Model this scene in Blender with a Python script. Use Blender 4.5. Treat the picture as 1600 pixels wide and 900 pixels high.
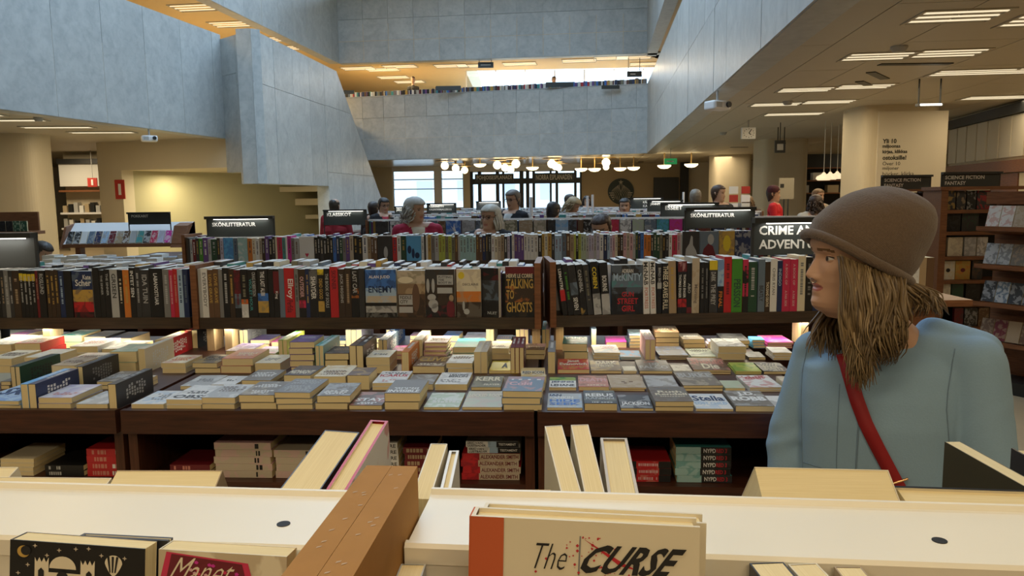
import bpy, bmesh, math, random
import numpy as np
from mathutils import Vector, Matrix
for _o in list(bpy.data.objects): bpy.data.objects.remove(_o)
SC = bpy.context.scene
COL = SC.collection
RNG = random.Random(7)
R = math.radians
# ------------------------------------------------------------------ camera
FPX = 1200.0; CAMZ = 1.60; PITCH = R(6.8); ROLL = R(0.7)
CAM = Vector((0, 0, CAMZ))
_f = Vector((0, math.cos(PITCH), -math.sin(PITCH)))
_u = Vector((0, math.sin(PITCH), math.cos(PITCH)))
_r = Vector((1, 0, 0))
RIGHT = (_r * math.cos(ROLL) - _u * math.sin(ROLL))
UP = (_u * math.cos(ROLL) + _r * math.sin(ROLL))
FWD = _f
cd = bpy.data.cameras.new('camera'); cam = bpy.data.objects.new('camera', cd); COL.objects.link(cam)
cd.sensor_width = 36.0; cd.lens = FPX / 1600 * 36; cd.clip_start = 0.02; cd.clip_end = 300
m3 = Matrix((RIGHT, UP, -FWD)).transposed()
cam.matrix_world = Matrix.Translation(CAM) @ m3.to_4x4()
SC.camera = cam
# ------------------------------------------------------------------ light
w = bpy.data.worlds.new('overcast'); SC.world = w; w.use_nodes = True
bg = w.node_tree.nodes['Background']
bg.inputs[0].default_value = (0.58, 0.78, 1.0, 1); bg.inputs[1].default_value = 2.7
SC.view_settings.view_transform = 'Standard'; SC.view_settings.look = 'None'
SC.view_settings.gamma = 1.0; SC.view_settings.use_curve_mapping = False
SC.view_settings.exposure = 0.42
WARM = (1.0, 0.80, 0.52)
def area(name, loc, size, power, color=WARM, rot=(0, 0, 0), sy=None):
    l = bpy.data.lights.new(name, 'AREA'); l.energy = power; l.color = color
    l.shape = 'RECTANGLE'; l.size = size; l.size_y = sy or size
    o = bpy.data.objects.new(name, l); o.location = loc; o.rotation_euler = rot; COL.objects.link(o)
    return o
# ------------------------------------------------------------------ pixel helpers (1600 x 900 frame)
def ray(px, py):
    return (FWD * FPX + RIGHT * (px - 800) + UP * (450 - py)).normalized()
def atz(px, py, z):
    d = ray(px, py); return CAM + d * ((z - CAMZ) / d.z)
def aty(px, py, y):
    d = ray(px, py); return CAM + d * (y / d.y)
def onplane(px, py, A, B):
    n = Vector((B[1] - A[1], A[0] - B[0], 0)); d = ray(px, py)
    t = (Vector((A[0], A[1], 0)) - Vector((CAM.x, CAM.y, 0))).dot(n) / d.dot(n)
    return CAM + d * t
def hz(px, z, A, B):
    """point of pixel column px on the vertical plane A-B at height z (roll small: iterate)"""
    py = 400
    for _ in range(12):
        p = onplane(px, py, A, B); py += (p.z - z) * FPX / max(0.3, p.y)
    return onplane(px, py, A, B)
# ------------------------------------------------------------------ materials
def nt(m): return m.node_tree.nodes, m.node_tree.links
def mat(name, col, rough=0.6, metal=0.0, noise=0.0, nscale=20, bump=0.0, emit=None, estr=0, spec=0.5):
    m = bpy.data.materials.new(name); m.use_nodes = True
    n, l = nt(m); b = n['Principled BSDF']
    b.inputs['Base Color'].default_value = (*col, 1); b.inputs['Roughness'].default_value = rough
    b.inputs['Metallic'].default_value = metal; b.inputs['Specular IOR Level'].default_value = spec
    if noise or bump:
        tc = n.new('ShaderNodeTexCoord'); nz = n.new('ShaderNodeTexNoise')
        nz.inputs['Scale'].default_value = nscale; nz.inputs['Detail'].default_value = 4
        l.new(tc.outputs['Object'], nz.inputs['Vector'])
        if noise:
            mx = n.new('ShaderNodeMix'); mx.data_type = 'RGBA'
            mx.inputs[6].default_value = (*[c * (1 - noise) for c in col], 1)
            mx.inputs[7].default_value = (*[min(1, c * (1 + noise)) for c in col], 1)
            l.new(nz.outputs['Fac'], mx.inputs[0]); l.new(mx.outputs[2], b.inputs['Base Color'])
        if bump:
            bp = n.new('ShaderNodeBump'); bp.inputs['Strength'].default_value = bump; bp.inputs['Distance'].default_value = 0.002
            l.new(nz.outputs['Fac'], bp.inputs['Height']); l.new(bp.outputs[0], b.inputs['Normal'])
    if emit:
        b.inputs['Emission Color'].default_value = (*emit, 1); b.inputs['Emission Strength'].default_value = estr
    return m
def wood(name, c1, c2, rough=0.45, axis='X', scale=9):
    m = bpy.data.materials.new(name); m.use_nodes = True
    n, l = nt(m); b = n['Principled BSDF']; b.inputs['Roughness'].default_value = rough
    tc = n.new('ShaderNodeTexCoord'); mp = n.new('ShaderNodeMapping')
    mp.inputs['Scale'].default_value = (1, 14, 14) if axis == 'X' else (14, 14, 1)
    nz = n.new('ShaderNodeTexNoise'); nz.inputs['Scale'].default_value = scale; nz.inputs['Detail'].default_value = 6
    cr = n.new('ShaderNodeValToRGB')
    cr.color_ramp.elements[0].position = 0.3; cr.color_ramp.elements[1].position = 0.75
    cr.color_ramp.elements[0].color = (*c1, 1); cr.color_ramp.elements[1].color = (*c2, 1)
    l.new(tc.outputs['Object'], mp.inputs[0]); l.new(mp.outputs[0], nz.inputs['Vector'])
    l.new(nz.outputs['Fac'], cr.inputs[0]); l.new(cr.outputs[0], b.inputs['Base Color'])
    return m
def marble():
    m = bpy.data.materials.new('marble'); m.use_nodes = True
    n, l = nt(m); b = n['Principled BSDF']; b.inputs['Roughness'].default_value = 0.38
    tc = n.new('ShaderNodeTexCoord'); oi = n.new('ShaderNodeObjectInfo')
    ad = n.new('ShaderNodeVectorMath'); ad.operation = 'MULTIPLY_ADD'
    cx = n.new('ShaderNodeCombineXYZ')
    for i in range(3): l.new(oi.outputs['Random'], cx.inputs[i])
    ad.inputs[1].default_value = (37, 23, 51); l.new(cx.outputs[0], ad.inputs[0]); l.new(tc.outputs['Object'], ad.inputs[2])
    n1 = n.new('ShaderNodeTexNoise'); n1.inputs['Scale'].default_value = 1.6; n1.inputs['Detail'].default_value = 9; n1.inputs['Distortion'].default_value = 1.6
    n2 = n.new('ShaderNodeTexNoise'); n2.inputs['Scale'].default_value = 9; n2.inputs['Detail'].default_value = 7; n2.inputs['Distortion'].default_value = .6
    l.new(ad.outputs[0], n1.inputs['Vector']); l.new(ad.outputs[0], n2.inputs['Vector'])
    r1 = n.new('ShaderNodeValToRGB'); e = r1.color_ramp.elements
    e[0].position = .3; e[0].color = (.40, .42, .42, 1); e[1].position = .68; e[1].color = (.50, .52, .51, 1)
    r2 = n.new('ShaderNodeValToRGB'); e = r2.color_ramp.elements
    e[0].position = .28; e[0].color = (.82, .84, .85, 1); e[1].position = .56; e[1].color = (1, 1, 1, 1)
    l.new(n1.outputs['Fac'], r1.inputs[0]); l.new(n2.outputs['Fac'], r2.inputs[0])
    mx = n.new('ShaderNodeMix'); mx.data_type = 'RGBA'; mx.blend_type = 'MULTIPLY'; mx.inputs[0].default_value = .8
    l.new(r1.outputs[0], mx.inputs[6]); l.new(r2.outputs[0], mx.inputs[7])
    mr = n.new('ShaderNodeMapRange'); mr.inputs[3].default_value = .93; mr.inputs[4].default_value = 1.07
    l.new(oi.outputs['Random'], mr.inputs[0])
    m2 = n.new('ShaderNodeMix'); m2.data_type = 'RGBA'; m2.blend_type = 'MULTIPLY'; m2.inputs[0].default_value = 1
    l.new(mx.outputs[2], m2.inputs[6]); l.new(mr.outputs[0], m2.inputs[7])
    l.new(m2.outputs[2], b.inputs['Base Color'])
    return m
def cover_mat(name, rough):
    """printed cover: colour attribute 'Col' with inked shapes of 'Ink'"""
    m = bpy.data.materials.new(name); m.use_nodes = True
    n, l = nt(m); b = n['Principled BSDF']; b.inputs['Roughness'].default_value = rough
    a1 = n.new('ShaderNodeAttribute'); a1.attribute_name = 'Col'
    a2 = n.new('ShaderNodeAttribute'); a2.attribute_name = 'Ink'
    tc = n.new('ShaderNodeTexCoord'); oi = n.new('ShaderNodeObjectInfo')
    cx = n.new('ShaderNodeCombineXYZ')
    for i in range(3): l.new(oi.outputs['Random'], cx.inputs[i])
    ad = n.new('ShaderNodeVectorMath'); ad.operation = 'MULTIPLY_ADD'; ad.inputs[1].default_value = (9, 17, 31)
    l.new(cx.outputs[0], ad.inputs[0]); l.new(tc.outputs['Object'], ad.inputs[2])
    nz = n.new('ShaderNodeTexNoise'); nz.inputs['Scale'].default_value = 26; nz.inputs['Detail'].default_value = 3; nz.inputs['Distortion'].default_value = .7
    l.new(ad.outputs[0], nz.inputs['Vector'])
    r = n.new('ShaderNodeValToRGB'); e = r.color_ramp.elements; e[0].position = .50; e[1].position = .56
    l.new(nz.outputs['Fac'], r.inputs[0])
    mx = n.new('ShaderNodeMix'); mx.data_type = 'RGBA'
    l.new(r.outputs[0], mx.inputs[0]); l.new(a1.outputs['Color'], mx.inputs[6]); l.new(a2.outputs['Color'], mx.inputs[7])
    l.new(mx.outputs[2], b.inputs['Base Color'])
    return m
def attr_mat(name, rough=0.7, bump=0, bscale=60):
    m = bpy.data.materials.new(name); m.use_nodes = True
    n, l = nt(m); b = n['Principled BSDF']; b.inputs['Roughness'].default_value = rough
    a = n.new('ShaderNodeAttribute'); a.attribute_name = 'Col'; l.new(a.outputs['Color'], b.inputs['Base Color'])
    if bump:
        tc = n.new('ShaderNodeTexCoord'); nz = n.new('ShaderNodeTexNoise'); nz.inputs['Scale'].default_value = bscale
        bp = n.new('ShaderNodeBump'); bp.inputs['Strength'].default_value = bump; bp.inputs['Distance'].default_value = .003
        l.new(tc.outputs['Object'], nz.inputs['Vector']); l.new(nz.outputs['Fac'], bp.inputs['Height']); l.new(bp.outputs[0], b.inputs['Normal'])
    return m
def page_mat(name, c1, c2):
    m = bpy.data.materials.new(name); m.use_nodes = True
    n, l = nt(m); b = n['Principled BSDF']; b.inputs['Roughness'].default_value = .85
    tc = n.new('ShaderNodeTexCoord'); mp = n.new('ShaderNodeMapping'); mp.inputs['Scale'].default_value = (900, 12, 12)
    nz = n.new('ShaderNodeTexNoise'); nz.inputs['Scale'].default_value = 1; nz.inputs['Detail'].default_value = 2
    mx = n.new('ShaderNodeMix'); mx.data_type = 'RGBA'; mx.inputs[6].default_value = (*c1, 1); mx.inputs[7].default_value = (*c2, 1)
    l.new(tc.outputs['Object'], mp.inputs[0]); l.new(mp.outputs[0], nz.inputs['Vector'])
    l.new(nz.outputs['Fac'], mx.inputs[0]); l.new(mx.outputs[2], b.inputs['Base Color'])
    return m
M = {}
M['marble'] = marble()
M['joint'] = mat('joint', (.22, .23, .24), .9)
M['ceil'] = mat('ceiling_paint', (.52, .475, .38), .55, noise=.03, nscale=3)
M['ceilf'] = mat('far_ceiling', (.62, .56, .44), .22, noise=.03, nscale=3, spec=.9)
M['ceil_gap'] = mat('ceiling_gap', (.20, .17, .12), .9)
M['gold'] = mat('gallery_ceiling', (.72, .52, .24), .5, noise=.04, nscale=3)
M['cream'] = mat('cream_paint', (.66, .58, .42), .7, noise=.03, nscale=2)
M['olive'] = mat('olive_paint', (.50, .46, .28), .8, noise=.04, nscale=2)
M['tan'] = mat('tan_wall', (.42, .33, .20), .7, noise=.03, nscale=2)
M['floor'] = mat('floor_stone', (.42, .34, .22), .35, noise=.12, nscale=5)
M['white'] = mat('white_enamel', (.80, .75, .62), .35, noise=.015, nscale=8)
M['whitecold'] = mat('white_rail', (.80, .80, .80), .4)
M['dark'] = mat('dark_metal', (.018, .019, .018), .45)
M['board'] = mat('sign_board', (.035, .042, .040), .42)
M['boardgrey'] = mat('sign_back', (.085, .09, .088), .45)
M['wood'] = wood('mahogany', (.030, .0095, .0045), (.085, .026, .012), .42)
M['woodv'] = wood('mahogany_upright', (.045, .014, .006), (.10, .032, .014), .42, 'Z')
M['woodr'] = wood('rack_rail', (.028, .018, .010), (.072, .042, .022), .5)
M['woodl'] = wood('cherry', (.15, .055, .020), (.27, .11, .042), .45)
M['woodp'] = wood('lamplit_post', (.55, .40, .22), (.70, .53, .32), .5, 'Z')  # pale tone puts the rack lamp's light into the post colour
M['black'] = mat('black', (.008, .008, .008), .7)
M['letter'] = mat('lettering', (.72, .72, .68), .6)
M['glow'] = mat('tube_light', (1, 1, 1), .4, emit=(1, .96, .86), estr=3.2)
M['tube'] = mat('warm_tube', (1, 1, 1), .4, emit=(1, .86, .58), estr=.62)
M['globe'] = mat('globe_lamp', (1, 1, 1), .4, emit=(1, .80, .45), estr=3.0)
M['brass'] = mat('brass', (.60, .38, .12), .3, .9)
M['red'] = mat('sign_red', (.42, .03, .02), .5)
M['green'] = mat('exit_green', (.02, .20, .06), .5, emit=(.05, .5, .15), estr=.25)
M['grey'] = mat('grey_plastic', (.42, .42, .40), .5)
M['page'] = page_mat('pages', (.66, .53, .27), (.84, .72, .44))
M['pagew'] = page_mat('pages_white', (.62, .60, .52), (.86, .85, .80))
M['cover'] = cover_mat('printed_cover', .38)
M['matte'] = cover_mat('matte_cover', .7)
M['glass'] = bpy.data.materials.new('glass'); M['glass'].use_nodes = True
def _g():
    m = M['glass']; n, l = nt(m); n.remove(n['Principled BSDF'])
    t = n.new('ShaderNodeBsdfTransparent'); t.inputs[0].default_value = (.93, .96, .97, 1)
    g = n.new('ShaderNodeBsdfGlossy'); g.inputs['Roughness'].default_value = .05
    x = n.new('ShaderNodeMixShader'); x.inputs[0].default_value = .07
    l.new(t.outputs[0], x.inputs[1]); l.new(g.outputs[0], x.inputs[2]); l.new(x.outputs[0], n['Material Output'].inputs[0])
_g()
_letter_mats = {}
def ink(col):
    k = tuple(round(c, 2) for c in col)
    if k not in _letter_mats: _letter_mats[k] = mat('ink_print', k, .6)
    return _letter_mats[k]
# ------------------------------------------------------------------ object helpers
def tag(o, label=None, cat=None, group=None, kind=None):
    if label: o['label'] = label
    if cat: o['category'] = cat
    if group: o['group'] = group
    if kind: o['kind'] = kind
    return o
def empty(name, loc=(0, 0, 0), rz=0):
    o = bpy.data.objects.new(name, None); o.location = loc; o.rotation_euler = (0, 0, rz); COL.objects.link(o); o.empty_display_size = .05
    return o
def link(name, me, m=None, parent=None, mw=None, smooth=False):
    o = bpy.data.objects.new(name, me); COL.objects.link(o)
    if m is not None:
        if isinstance(m, (list, tuple)):
            for k in m: me.materials.append(k)
        elif not me.materials: me.materials.append(m)
    if parent: o.parent = parent
    if mw is not None: o.matrix_basis = mw
    if smooth: me.shade_smooth()
    return o
class MB:
    """collects vertices and faces for one mesh"""
    def __init__(s): s.v = []; s.f = []; s.mi = []; s.cur = 0
    def quad(s, *p):
        i = len(s.v); s.v += [tuple(q) for q in p]; s.f.append(tuple(range(i, i + len(p)))); s.mi.append(s.cur)
    def box(s, a, b, mtx=None):
        x0, y0, z0 = a; x1, y1, z1 = b
        c = [(x0, y0, z0), (x1, y0, z0), (x1, y1, z0), (x0, y1, z0), (x0, y0, z1), (x1, y0, z1), (x1, y1, z1), (x0, y1, z1)]
        if mtx is not None: c = [tuple(mtx @ Vector(q)) for q in c]
        i = len(s.v); s.v += c
        for f in ((0, 3, 2, 1), (4, 5, 6, 7), (0, 1, 5, 4), (1, 2, 6, 5), (2, 3, 7, 6), (3, 0, 4, 7)):
            s.f.append(tuple(i + k for k in f)); s.mi.append(s.cur)
        return s
    def prism(s, poly, off):
        """poly: 3d loop, extruded by off"""
        n = len(poly); i = len(s.v); off = Vector(off)
        s.v += [tuple(p) for p in poly] + [tuple(Vector(p) + off) for p in poly]
        s.f.append(tuple(range(i, i + n))[::-1]); s.mi.append(s.cur)
        s.f.append(tuple(range(i + n, i + 2 * n))); s.mi.append(s.cur)
        for k in range(n):
            j = (k + 1) % n; s.f.append((i + k, i + j, i + n + j, i + n + k)); s.mi.append(s.cur)
        return s
    def tube(s, pts, rad, n=8, cap=True):
        pts = [Vector(p) for p in pts]; i0 = len(s.v); k = len(pts)
        rs = rad if isinstance(rad, (list, tuple)) else [rad] * k
        for j, p in enumerate(pts):
            t = (pts[min(j + 1, k - 1)] - pts[max(j - 1, 0)]).normalized()
            a = t.orthogonal() if abs(t.z) > .95 else t.cross(Vector((0, 0, 1)))
            a.normalize(); b = t.cross(a)
            for q in range(n):
                th = 2 * math.pi * q / n; s.v.append(tuple(p + (a * math.cos(th) + b * math.sin(th)) * rs[j]))
        for j in range(k - 1):
            for q in range(n):
                s.f.append((i0 + j * n + q, i0 + j * n + (q + 1) % n, i0 + (j + 1) * n + (q + 1) % n, i0 + (j + 1) * n + q)); s.mi.append(s.cur)
        if cap:
            s.f.append(tuple(i0 + q for q in range(n))[::-1]); s.mi.append(s.cur)
            s.f.append(tuple(i0 + (k - 1) * n + q for q in range(n))); s.mi.append(s.cur)
        return s
    def lathe(s, prof, c=(0, 0, 0), n=20):
        i0 = len(s.v); k = len(prof)
        for (r, z) in prof:
            for q in range(n):
                th = 2 * math.pi * q / n; s.v.append((c[0] + r * math.cos(th), c[1] + r * math.sin(th), c[2] + z))
        for j in range(k - 1):
            for q in range(n):
                s.f.append((i0 + j * n + q, i0 + j * n + (q + 1) % n, i0 + (j + 1) * n + (q + 1) % n, i0 + (j + 1) * n + q)); s.mi.append(s.cur)
        return s
    def mesh(s, name='m'):
        me = bpy.data.meshes.new(name); me.from_pydata(s.v, [], s.f); me.update()
        return me
    def build(s, name, m=None, parent=None, mw=None, smooth=False, fix=False):
        me = s.mesh(name)
        if isinstance(m, (list, tuple)):
            for k in m: me.materials.append(k)
            me.polygons.foreach_set('material_index', s.mi); m = None
        if fix:
            bm = bmesh.new(); bm.from_mesh(me); bmesh.ops.remove_doubles(bm, verts=bm.verts, dist=1e-5); bmesh.ops.recalc_face_normals(bm, faces=bm.faces); bm.to_mesh(me); bm.free()
        return link(name, me, m, parent, mw, smooth)
def boxo(name, a, b, m, parent=None, mw=None):
    return MB().box(a, b).build(name, m, parent, mw)
_tc = {}
def text_mesh(s, bold=0.0):
    """lettering as a flat mesh, normalised to the box 0..w by 0..1 in its own x, y"""
    k = (s, bold)
    if k in _tc: return _tc[k]
    c = bpy.data.curves.new('lettering', 'FONT'); c.body = s; c.size = 1; c.offset = bold; c.resolution_u = 2; c.space_line = .95
    o = bpy.data.objects.new('lettering', c); COL.objects.link(o)
    me = bpy.data.meshes.new_from_object(o)
    bpy.data.objects.remove(o)
    n = len(me.vertices); co = np.zeros(n * 3); me.vertices.foreach_get('co', co); co = co.reshape(-1, 3)
    fs = [tuple(p.vertices) for p in me.polygons]
    bpy.data.meshes.remove(me)
    mn = co.min(0); mx = co.max(0); co = co - mn; co /= max(1e-6, mx[1] - mn[1])
    _tc[k] = (co, fs, co[:, 0].max())
    return _tc[k]
def text_on(name, s, O, U, V, w, h, m, parent=None, bold=.012, align='C', keep=True):
    """lettering in the parent's frame: box origin O, unit axes U (reading) and V (up), fitted into w x h"""
    co, fs, asp = text_mesh(s, bold)
    O, U, V = Vector(O), Vector(U), Vector(V)
    sx = w / asp; sy = h
    if keep:
        k = min(sx, sy); sx = sy = k
    elif sx > sy * 1.3: sx = sy * 1.3
    ox = 0 if align == 'L' else (w - asp * sx) / 2; oy = (h - sy) / 2
    vs = [tuple(O + U * (ox + p[0] * sx) + V * (oy + p[1] * sy)) for p in co]
    me = bpy.data.meshes.new(name); me.from_pydata(vs, [], fs); me.update()
    o = link(name, me, m, parent); o['kind'] = 'stuff'
    return o
ORD = ['zeroth', 'first', 'second', 'third', 'fourth', 'fifth', 'sixth', 'seventh', 'eighth', 'ninth', 'tenth', 'eleventh', 'twelfth', 'thirteenth', 'fourteenth', 'fifteenth', 'sixteenth', 'seventeenth', 'eighteenth', 'nineteenth', 'twentieth']
_tens = {20: 'twenty', 30: 'thirty', 40: 'forty', 50: 'fifty', 60: 'sixty', 70: 'seventy', 80: 'eighty', 90: 'ninety'}
_tenth = {20: 'twentieth', 30: 'thirtieth', 40: 'fortieth', 50: 'fiftieth', 60: 'sixtieth', 70: 'seventieth', 80: 'eightieth', 90: 'ninetieth'}
def ordinal(n):
    if n <= 20: return ORD[n]
    if n >= 100: return 'hundred and ' + ordinal(n - 100) if n > 100 else 'hundredth'
    t = n // 10 * 10
    return _tenth[t] if n == t else _tens[t] + '-' + ORD[n - t]
# ================================================================== the building
VDIR = Vector((.1166, 1, 0)).normalized(); UDIR = Vector((VDIR.y, -VDIR.x, 0))
ZC = 3.2; ZP = 5.7; ZF = 4.7; Z2 = 6.9; Z3 = 9.35
def clip_poly(poly, inside, isect):
    out = []
    for i in range(len(poly)):
        a, b = poly[i - 1], poly[i]
        ia, ib = inside(a), inside(b)
        if ib:
            if not ia: out.append(isect(a, b))
            out.append(b)
        elif ia: out.append(isect(a, b))
    return out
def clip_convex(poly, clipper):
    for i in range(len(clipper)):
        a, b = clipper[i], clipper[(i + 1) % len(clipper)]
        cr = lambda p, a=a, b=b: (b[0] - a[0]) * (p[1] - a[1]) - (b[1] - a[1]) * (p[0] - a[0])
        def isx(p, q, cr=cr):
            t = cr(p) / (cr(p) - cr(q)); return (p[0] + (q[0] - p[0]) * t, p[1] + (q[1] - p[1]) * t)
        if not poly: return poly
        poly = clip_poly(poly, lambda p: cr(p) >= -1e-9, isx)
    return poly
def marble_wall(name, A, B, polys, face, thick=.35, cw=1.0, rows=(1.25,), z0=None, s0=0.0, top_cap=True):
    """A, B plan points; polys: list of convex (s, z) loops (ccw) clad with slabs; face +1/-1: which side the slabs are on"""
    A = Vector((*A, 0)); B = Vector((*B, 0)); d = (B - A).normalized(); nrm = Vector((d.y, -d.x, 0)) * face
    mb = MB()
    P = lambda s, z, o: A + d * s + Vector((0, 0, z)) + nrm * o
    for pl in polys: mb.prism([P(s, z, -.02) for s, z in pl], -nrm * thick)
    root = mb.build(name, M['marble'], fix=True); tag(root, kind='structure')
    g = .006
    for pl in polys:
        s_lo = min(p[0] for p in pl); s_hi = max(p[0] for p in pl); z_lo = min(p[1] for p in pl); z_hi = max(p[1] for p in pl)
        k = 0; s = s_lo + s0
        while s > s_lo: s -= cw
        while s < s_hi:
            z = z_lo - (0 if k % 2 == 0 else .0); j = 0
            while z < z_hi - .02:
                h = rows[j % len(rows)]
                cell = [(s + g, z + g), (s + cw - g, z + g), (s + cw - g, min(z + h, z_hi) - g), (s + g, min(z + h, z_hi) - g)]
                c = clip_convex(cell, pl)
                if len(c) >= 3:
                    off = RNG.uniform(-.003, .003)
                    mb = MB().prism([P(a, b, -.03) for a, b in c], nrm * (.03 + off + .006)); mb.build('marble_slab', M['marble'], root, fix=True)
                z += h; j += 1
            s += cw; k += 1
    return root
def rect(s0, s1, z0, z1): return [(s0, z0), (s1, z0), (s1, z1), (s0, z1)]
def plan(px, py, z): p = atz(px, py, z); return (p.x, p.y)
def ext(A, B, t): return (A[0] + (B[0] - A[0]) * t, A[1] + (B[1] - A[1]) * t)
def dist(A, B): return math.hypot(A[0] - B[0], A[1] - B[1])
# right parapet
RA = plan(1262, 0, ZC); RB = plan(1011, 237, ZC)
tn = (1.5 - RA[1]) / (RB[1] - RA[1]); RN = ext(RA, RB, tn); RF = ext(RA, RB, 1.02)
marble_wall('wall_right', RN, RF, [rect(0, dist(RN, RF), ZC - .06, ZP)], -1, cw=1.18, rows=(1.27,))
# far parapet
FA = plan(580, 248, ZC); FB = plan(1011, 237, ZC); FAx = ext(FA, FB, -.22); FBx = ext(FA, FB, 1.02)
marble_wall('wall_far', FAx, FBx, [rect(0, dist(FAx, FBx), ZC - .06, ZP)], 1, cw=.92, rows=(.84,), s0=.3)
# left parapet
LA = plan(0, 165, ZC); LB = plan(352, 213, ZC); LN = ext(LA, LB, (1.5 - LA[1]) / (LB[1] - LA[1])); LF = ext(LA, LB, 1.0)
marble_wall('wall_left', LN, LF, [rect(0, dist(LN, LF), ZC - .06, ZP)], 1, cw=1.3, rows=(2.6,))
# stair enclosure in front of the left gallery
SA = aty(392, 50, 18.6); SA = (SA.x, SA.y); SB = plan(525, 105, ZP)
zt = ZP
sp = lambda px, py: (lambda q: ((Vector((q.x, q.y, 0)) - Vector((*SA, 0))).dot((Vector((*SB, 0)) - Vector((*SA, 0))).normalized()), q.z))(onplane(px, py, SA, SB))
a = sp(392, 52); b_ = sp(525, 105); c_ = sp(592, 300); d_ = sp(514, 291); e_ = sp(392, 286)
zc = (d_[1] + e_[1]) / 2
zt = (a[1] + b_[1]) / 2
def s_on(px, py): return sp(px, py)[0]
slope = lambda z: b_[0] + (c_[0] - b_[0]) * (zt - z) / (zt - c_[1])
marble_wall('wall_stair', SA, SB, [[(0, zc), (d_[0], zc), (d_[0], zt), (0, zt)], [(d_[0], 0), (slope(0), 0), (b_[0], zt), (d_[0], zt)]], 1, cw=1.25, rows=(2.4, 2.0))
SE = aty(366, 60, 19.3)
WJ = marble_wall('wall_stair_end', (SE.x - .0, SE.y), SA, [rect(0, dist((SE.x, SE.y), SA), zc, zt)], 1, thick=.2, cw=1.2, rows=(2.4, 2.0))
marble_wall('wall_stair_return', LF, (SE.x, SE.y), [rect(0, dist(LF, (SE.x, SE.y)), zc + .3, zt)], 1, thick=.2, cw=1.2, rows=(2.4,))
# upper parapets
UFA = plan(530, 97, Z2); UFB = plan(1036, 80, Z2); UFBx = ext(UFA, UFB, 1.12)
marble_wall('wall_upper_far', UFA, UFBx, [rect(0, dist(UFA, UFBx), Z2 - .06, Z3)], 1, cw=1.0, rows=(.82,))
ULA = plan(335, 0, Z2); ULN = ext(ULA, UFA, (1.5 - ULA[1]) / (UFA[1] - ULA[1]))
marble_wall('wall_upper_left', ULN, UFA, [rect(0, dist(ULN, UFA), Z2 - .06, Z3)], 1, cw=1.2, rows=(2.5,))
URF = ext(RN, RF, 1.02)
marble_wall('wall_upper_right', RN, URF, [rect(0, dist(RN, URF), Z2 - .06, Z3)], -1, cw=1.2, rows=(2.5,))
marble_wall('wall_near', (LN[0], 1.5), (RN[0], 1.5), [rect(0, RN[0] - LN[0], ZC - .06, ZP), rect(0, RN[0] - LN[0], Z2 - .06, Z3)], -1, cw=1.4, rows=(2.5,))
# ---- floor, outer walls, slabs
XL, XR, YN, YF = -21., 19., -7., 46.
tag(boxo('floor', (XL, YN, -.2), (XR, YF, 0), M['floor']), kind='structure')
tag(boxo('wall_behind', (XL, YN - .3, 0), (XR, YN, 10.5), M['cream']), kind='structure')
tag(boxo('wall_outer_left', (XL - .3, YN, 0), (XL, YF, 10.5), M['cream']), kind='structure')
tag(boxo('wall_outer_right', (XR, YN, 0), (XR + .3, YF, 10.5), M['cream']), kind='structure')
def slab(name, poly, z0, z1, m):
    return MB().prism([(p[0], p[1], z0) for p in poly], (0, 0, z1 - z0)).build(name, m, fix=True)
T_ = .36
ringR = [(RN[0], YN), (XR, YN), (XR, YF), (RF[0] + (YF - RF[1]) * .1166, YF), RF, RN]
ringL = [(XL, YN), (LN[0], YN), LN, ext(LA, LB, 1.0), ext(LA, LB, 2.2), (FAx[0] - 1.2, YF), (XL, YF)]
Lend = ext(LA, LB, 2.2)
ringF = [FAx, FBx, (RF[0] + (YF - RF[1]) * .1166, YF), (FAx[0] - 1.2, YF)]
ringN = [(LN[0], YN), (RN[0], YN), (RN[0], 1.5), (LN[0], 1.5)]
fill_ = [Lend, FAx, (FAx[0] - 1.2, YF)]
tag(slab('floor_gallery_right', ringR, ZC + .03, ZF, M['ceil_gap']), kind='structure')
tag(slab('floor_gallery_left', ringL, ZC + .0, ZF, M['ceil']), kind='structure')
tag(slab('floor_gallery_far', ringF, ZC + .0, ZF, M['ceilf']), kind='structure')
tag(slab('floor_gallery_near', ringN, ZC + .0, ZF, M['ceil']), kind='structure')
UL2 = [(XL, YN), (ULN[0], YN), ULN, UFA, (UFA[0] - 1, YF), (XL, YF)]
_q = aty(728, 150, 33.4); UF2 = [UFA, UFBx, (UFBx[0], 33.0), (_q.x, 33.4), (_q.x + .2, YF), (UFA[0] - 1, YF)]
UR2 = [(RN[0], YN), (XR, YN), (XR, 33), (UFBx[0], 33), URF, RN]
for nm, pl in (('ceiling_upper_left', UL2), ('ceiling_upper_far', UF2), ('ceiling_upper_right', UR2)):
    tag(slab(nm, pl, Z2, Z2 + 1.4, M['gold']), kind='structure')
tag(slab('ceiling_upper_near', [(ULN[0], YN), (RN[0], YN), (RN[0], 1.5), (ULN[0], 1.5)], Z2, Z2 + 1.4, M['gold']), kind='structure')
# unseen flat roof, opening shaped to keep sky light off upper walls and near books
for nm, a, b in (('ceiling_roof_left', (XL, YN), (-6.6, 33)), ('ceiling_roof_right', (2.6, YN), (XR, 33)), ('ceiling_roof_near', (-6.6, YN), (2.6, 5.5)), ('ceiling_roof_far', (-6.6, 24.5), (2.6, 33))):
    tag(boxo(nm, (*a, 10.5), (*b, 10.8), M['cream']), kind='structure')
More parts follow.
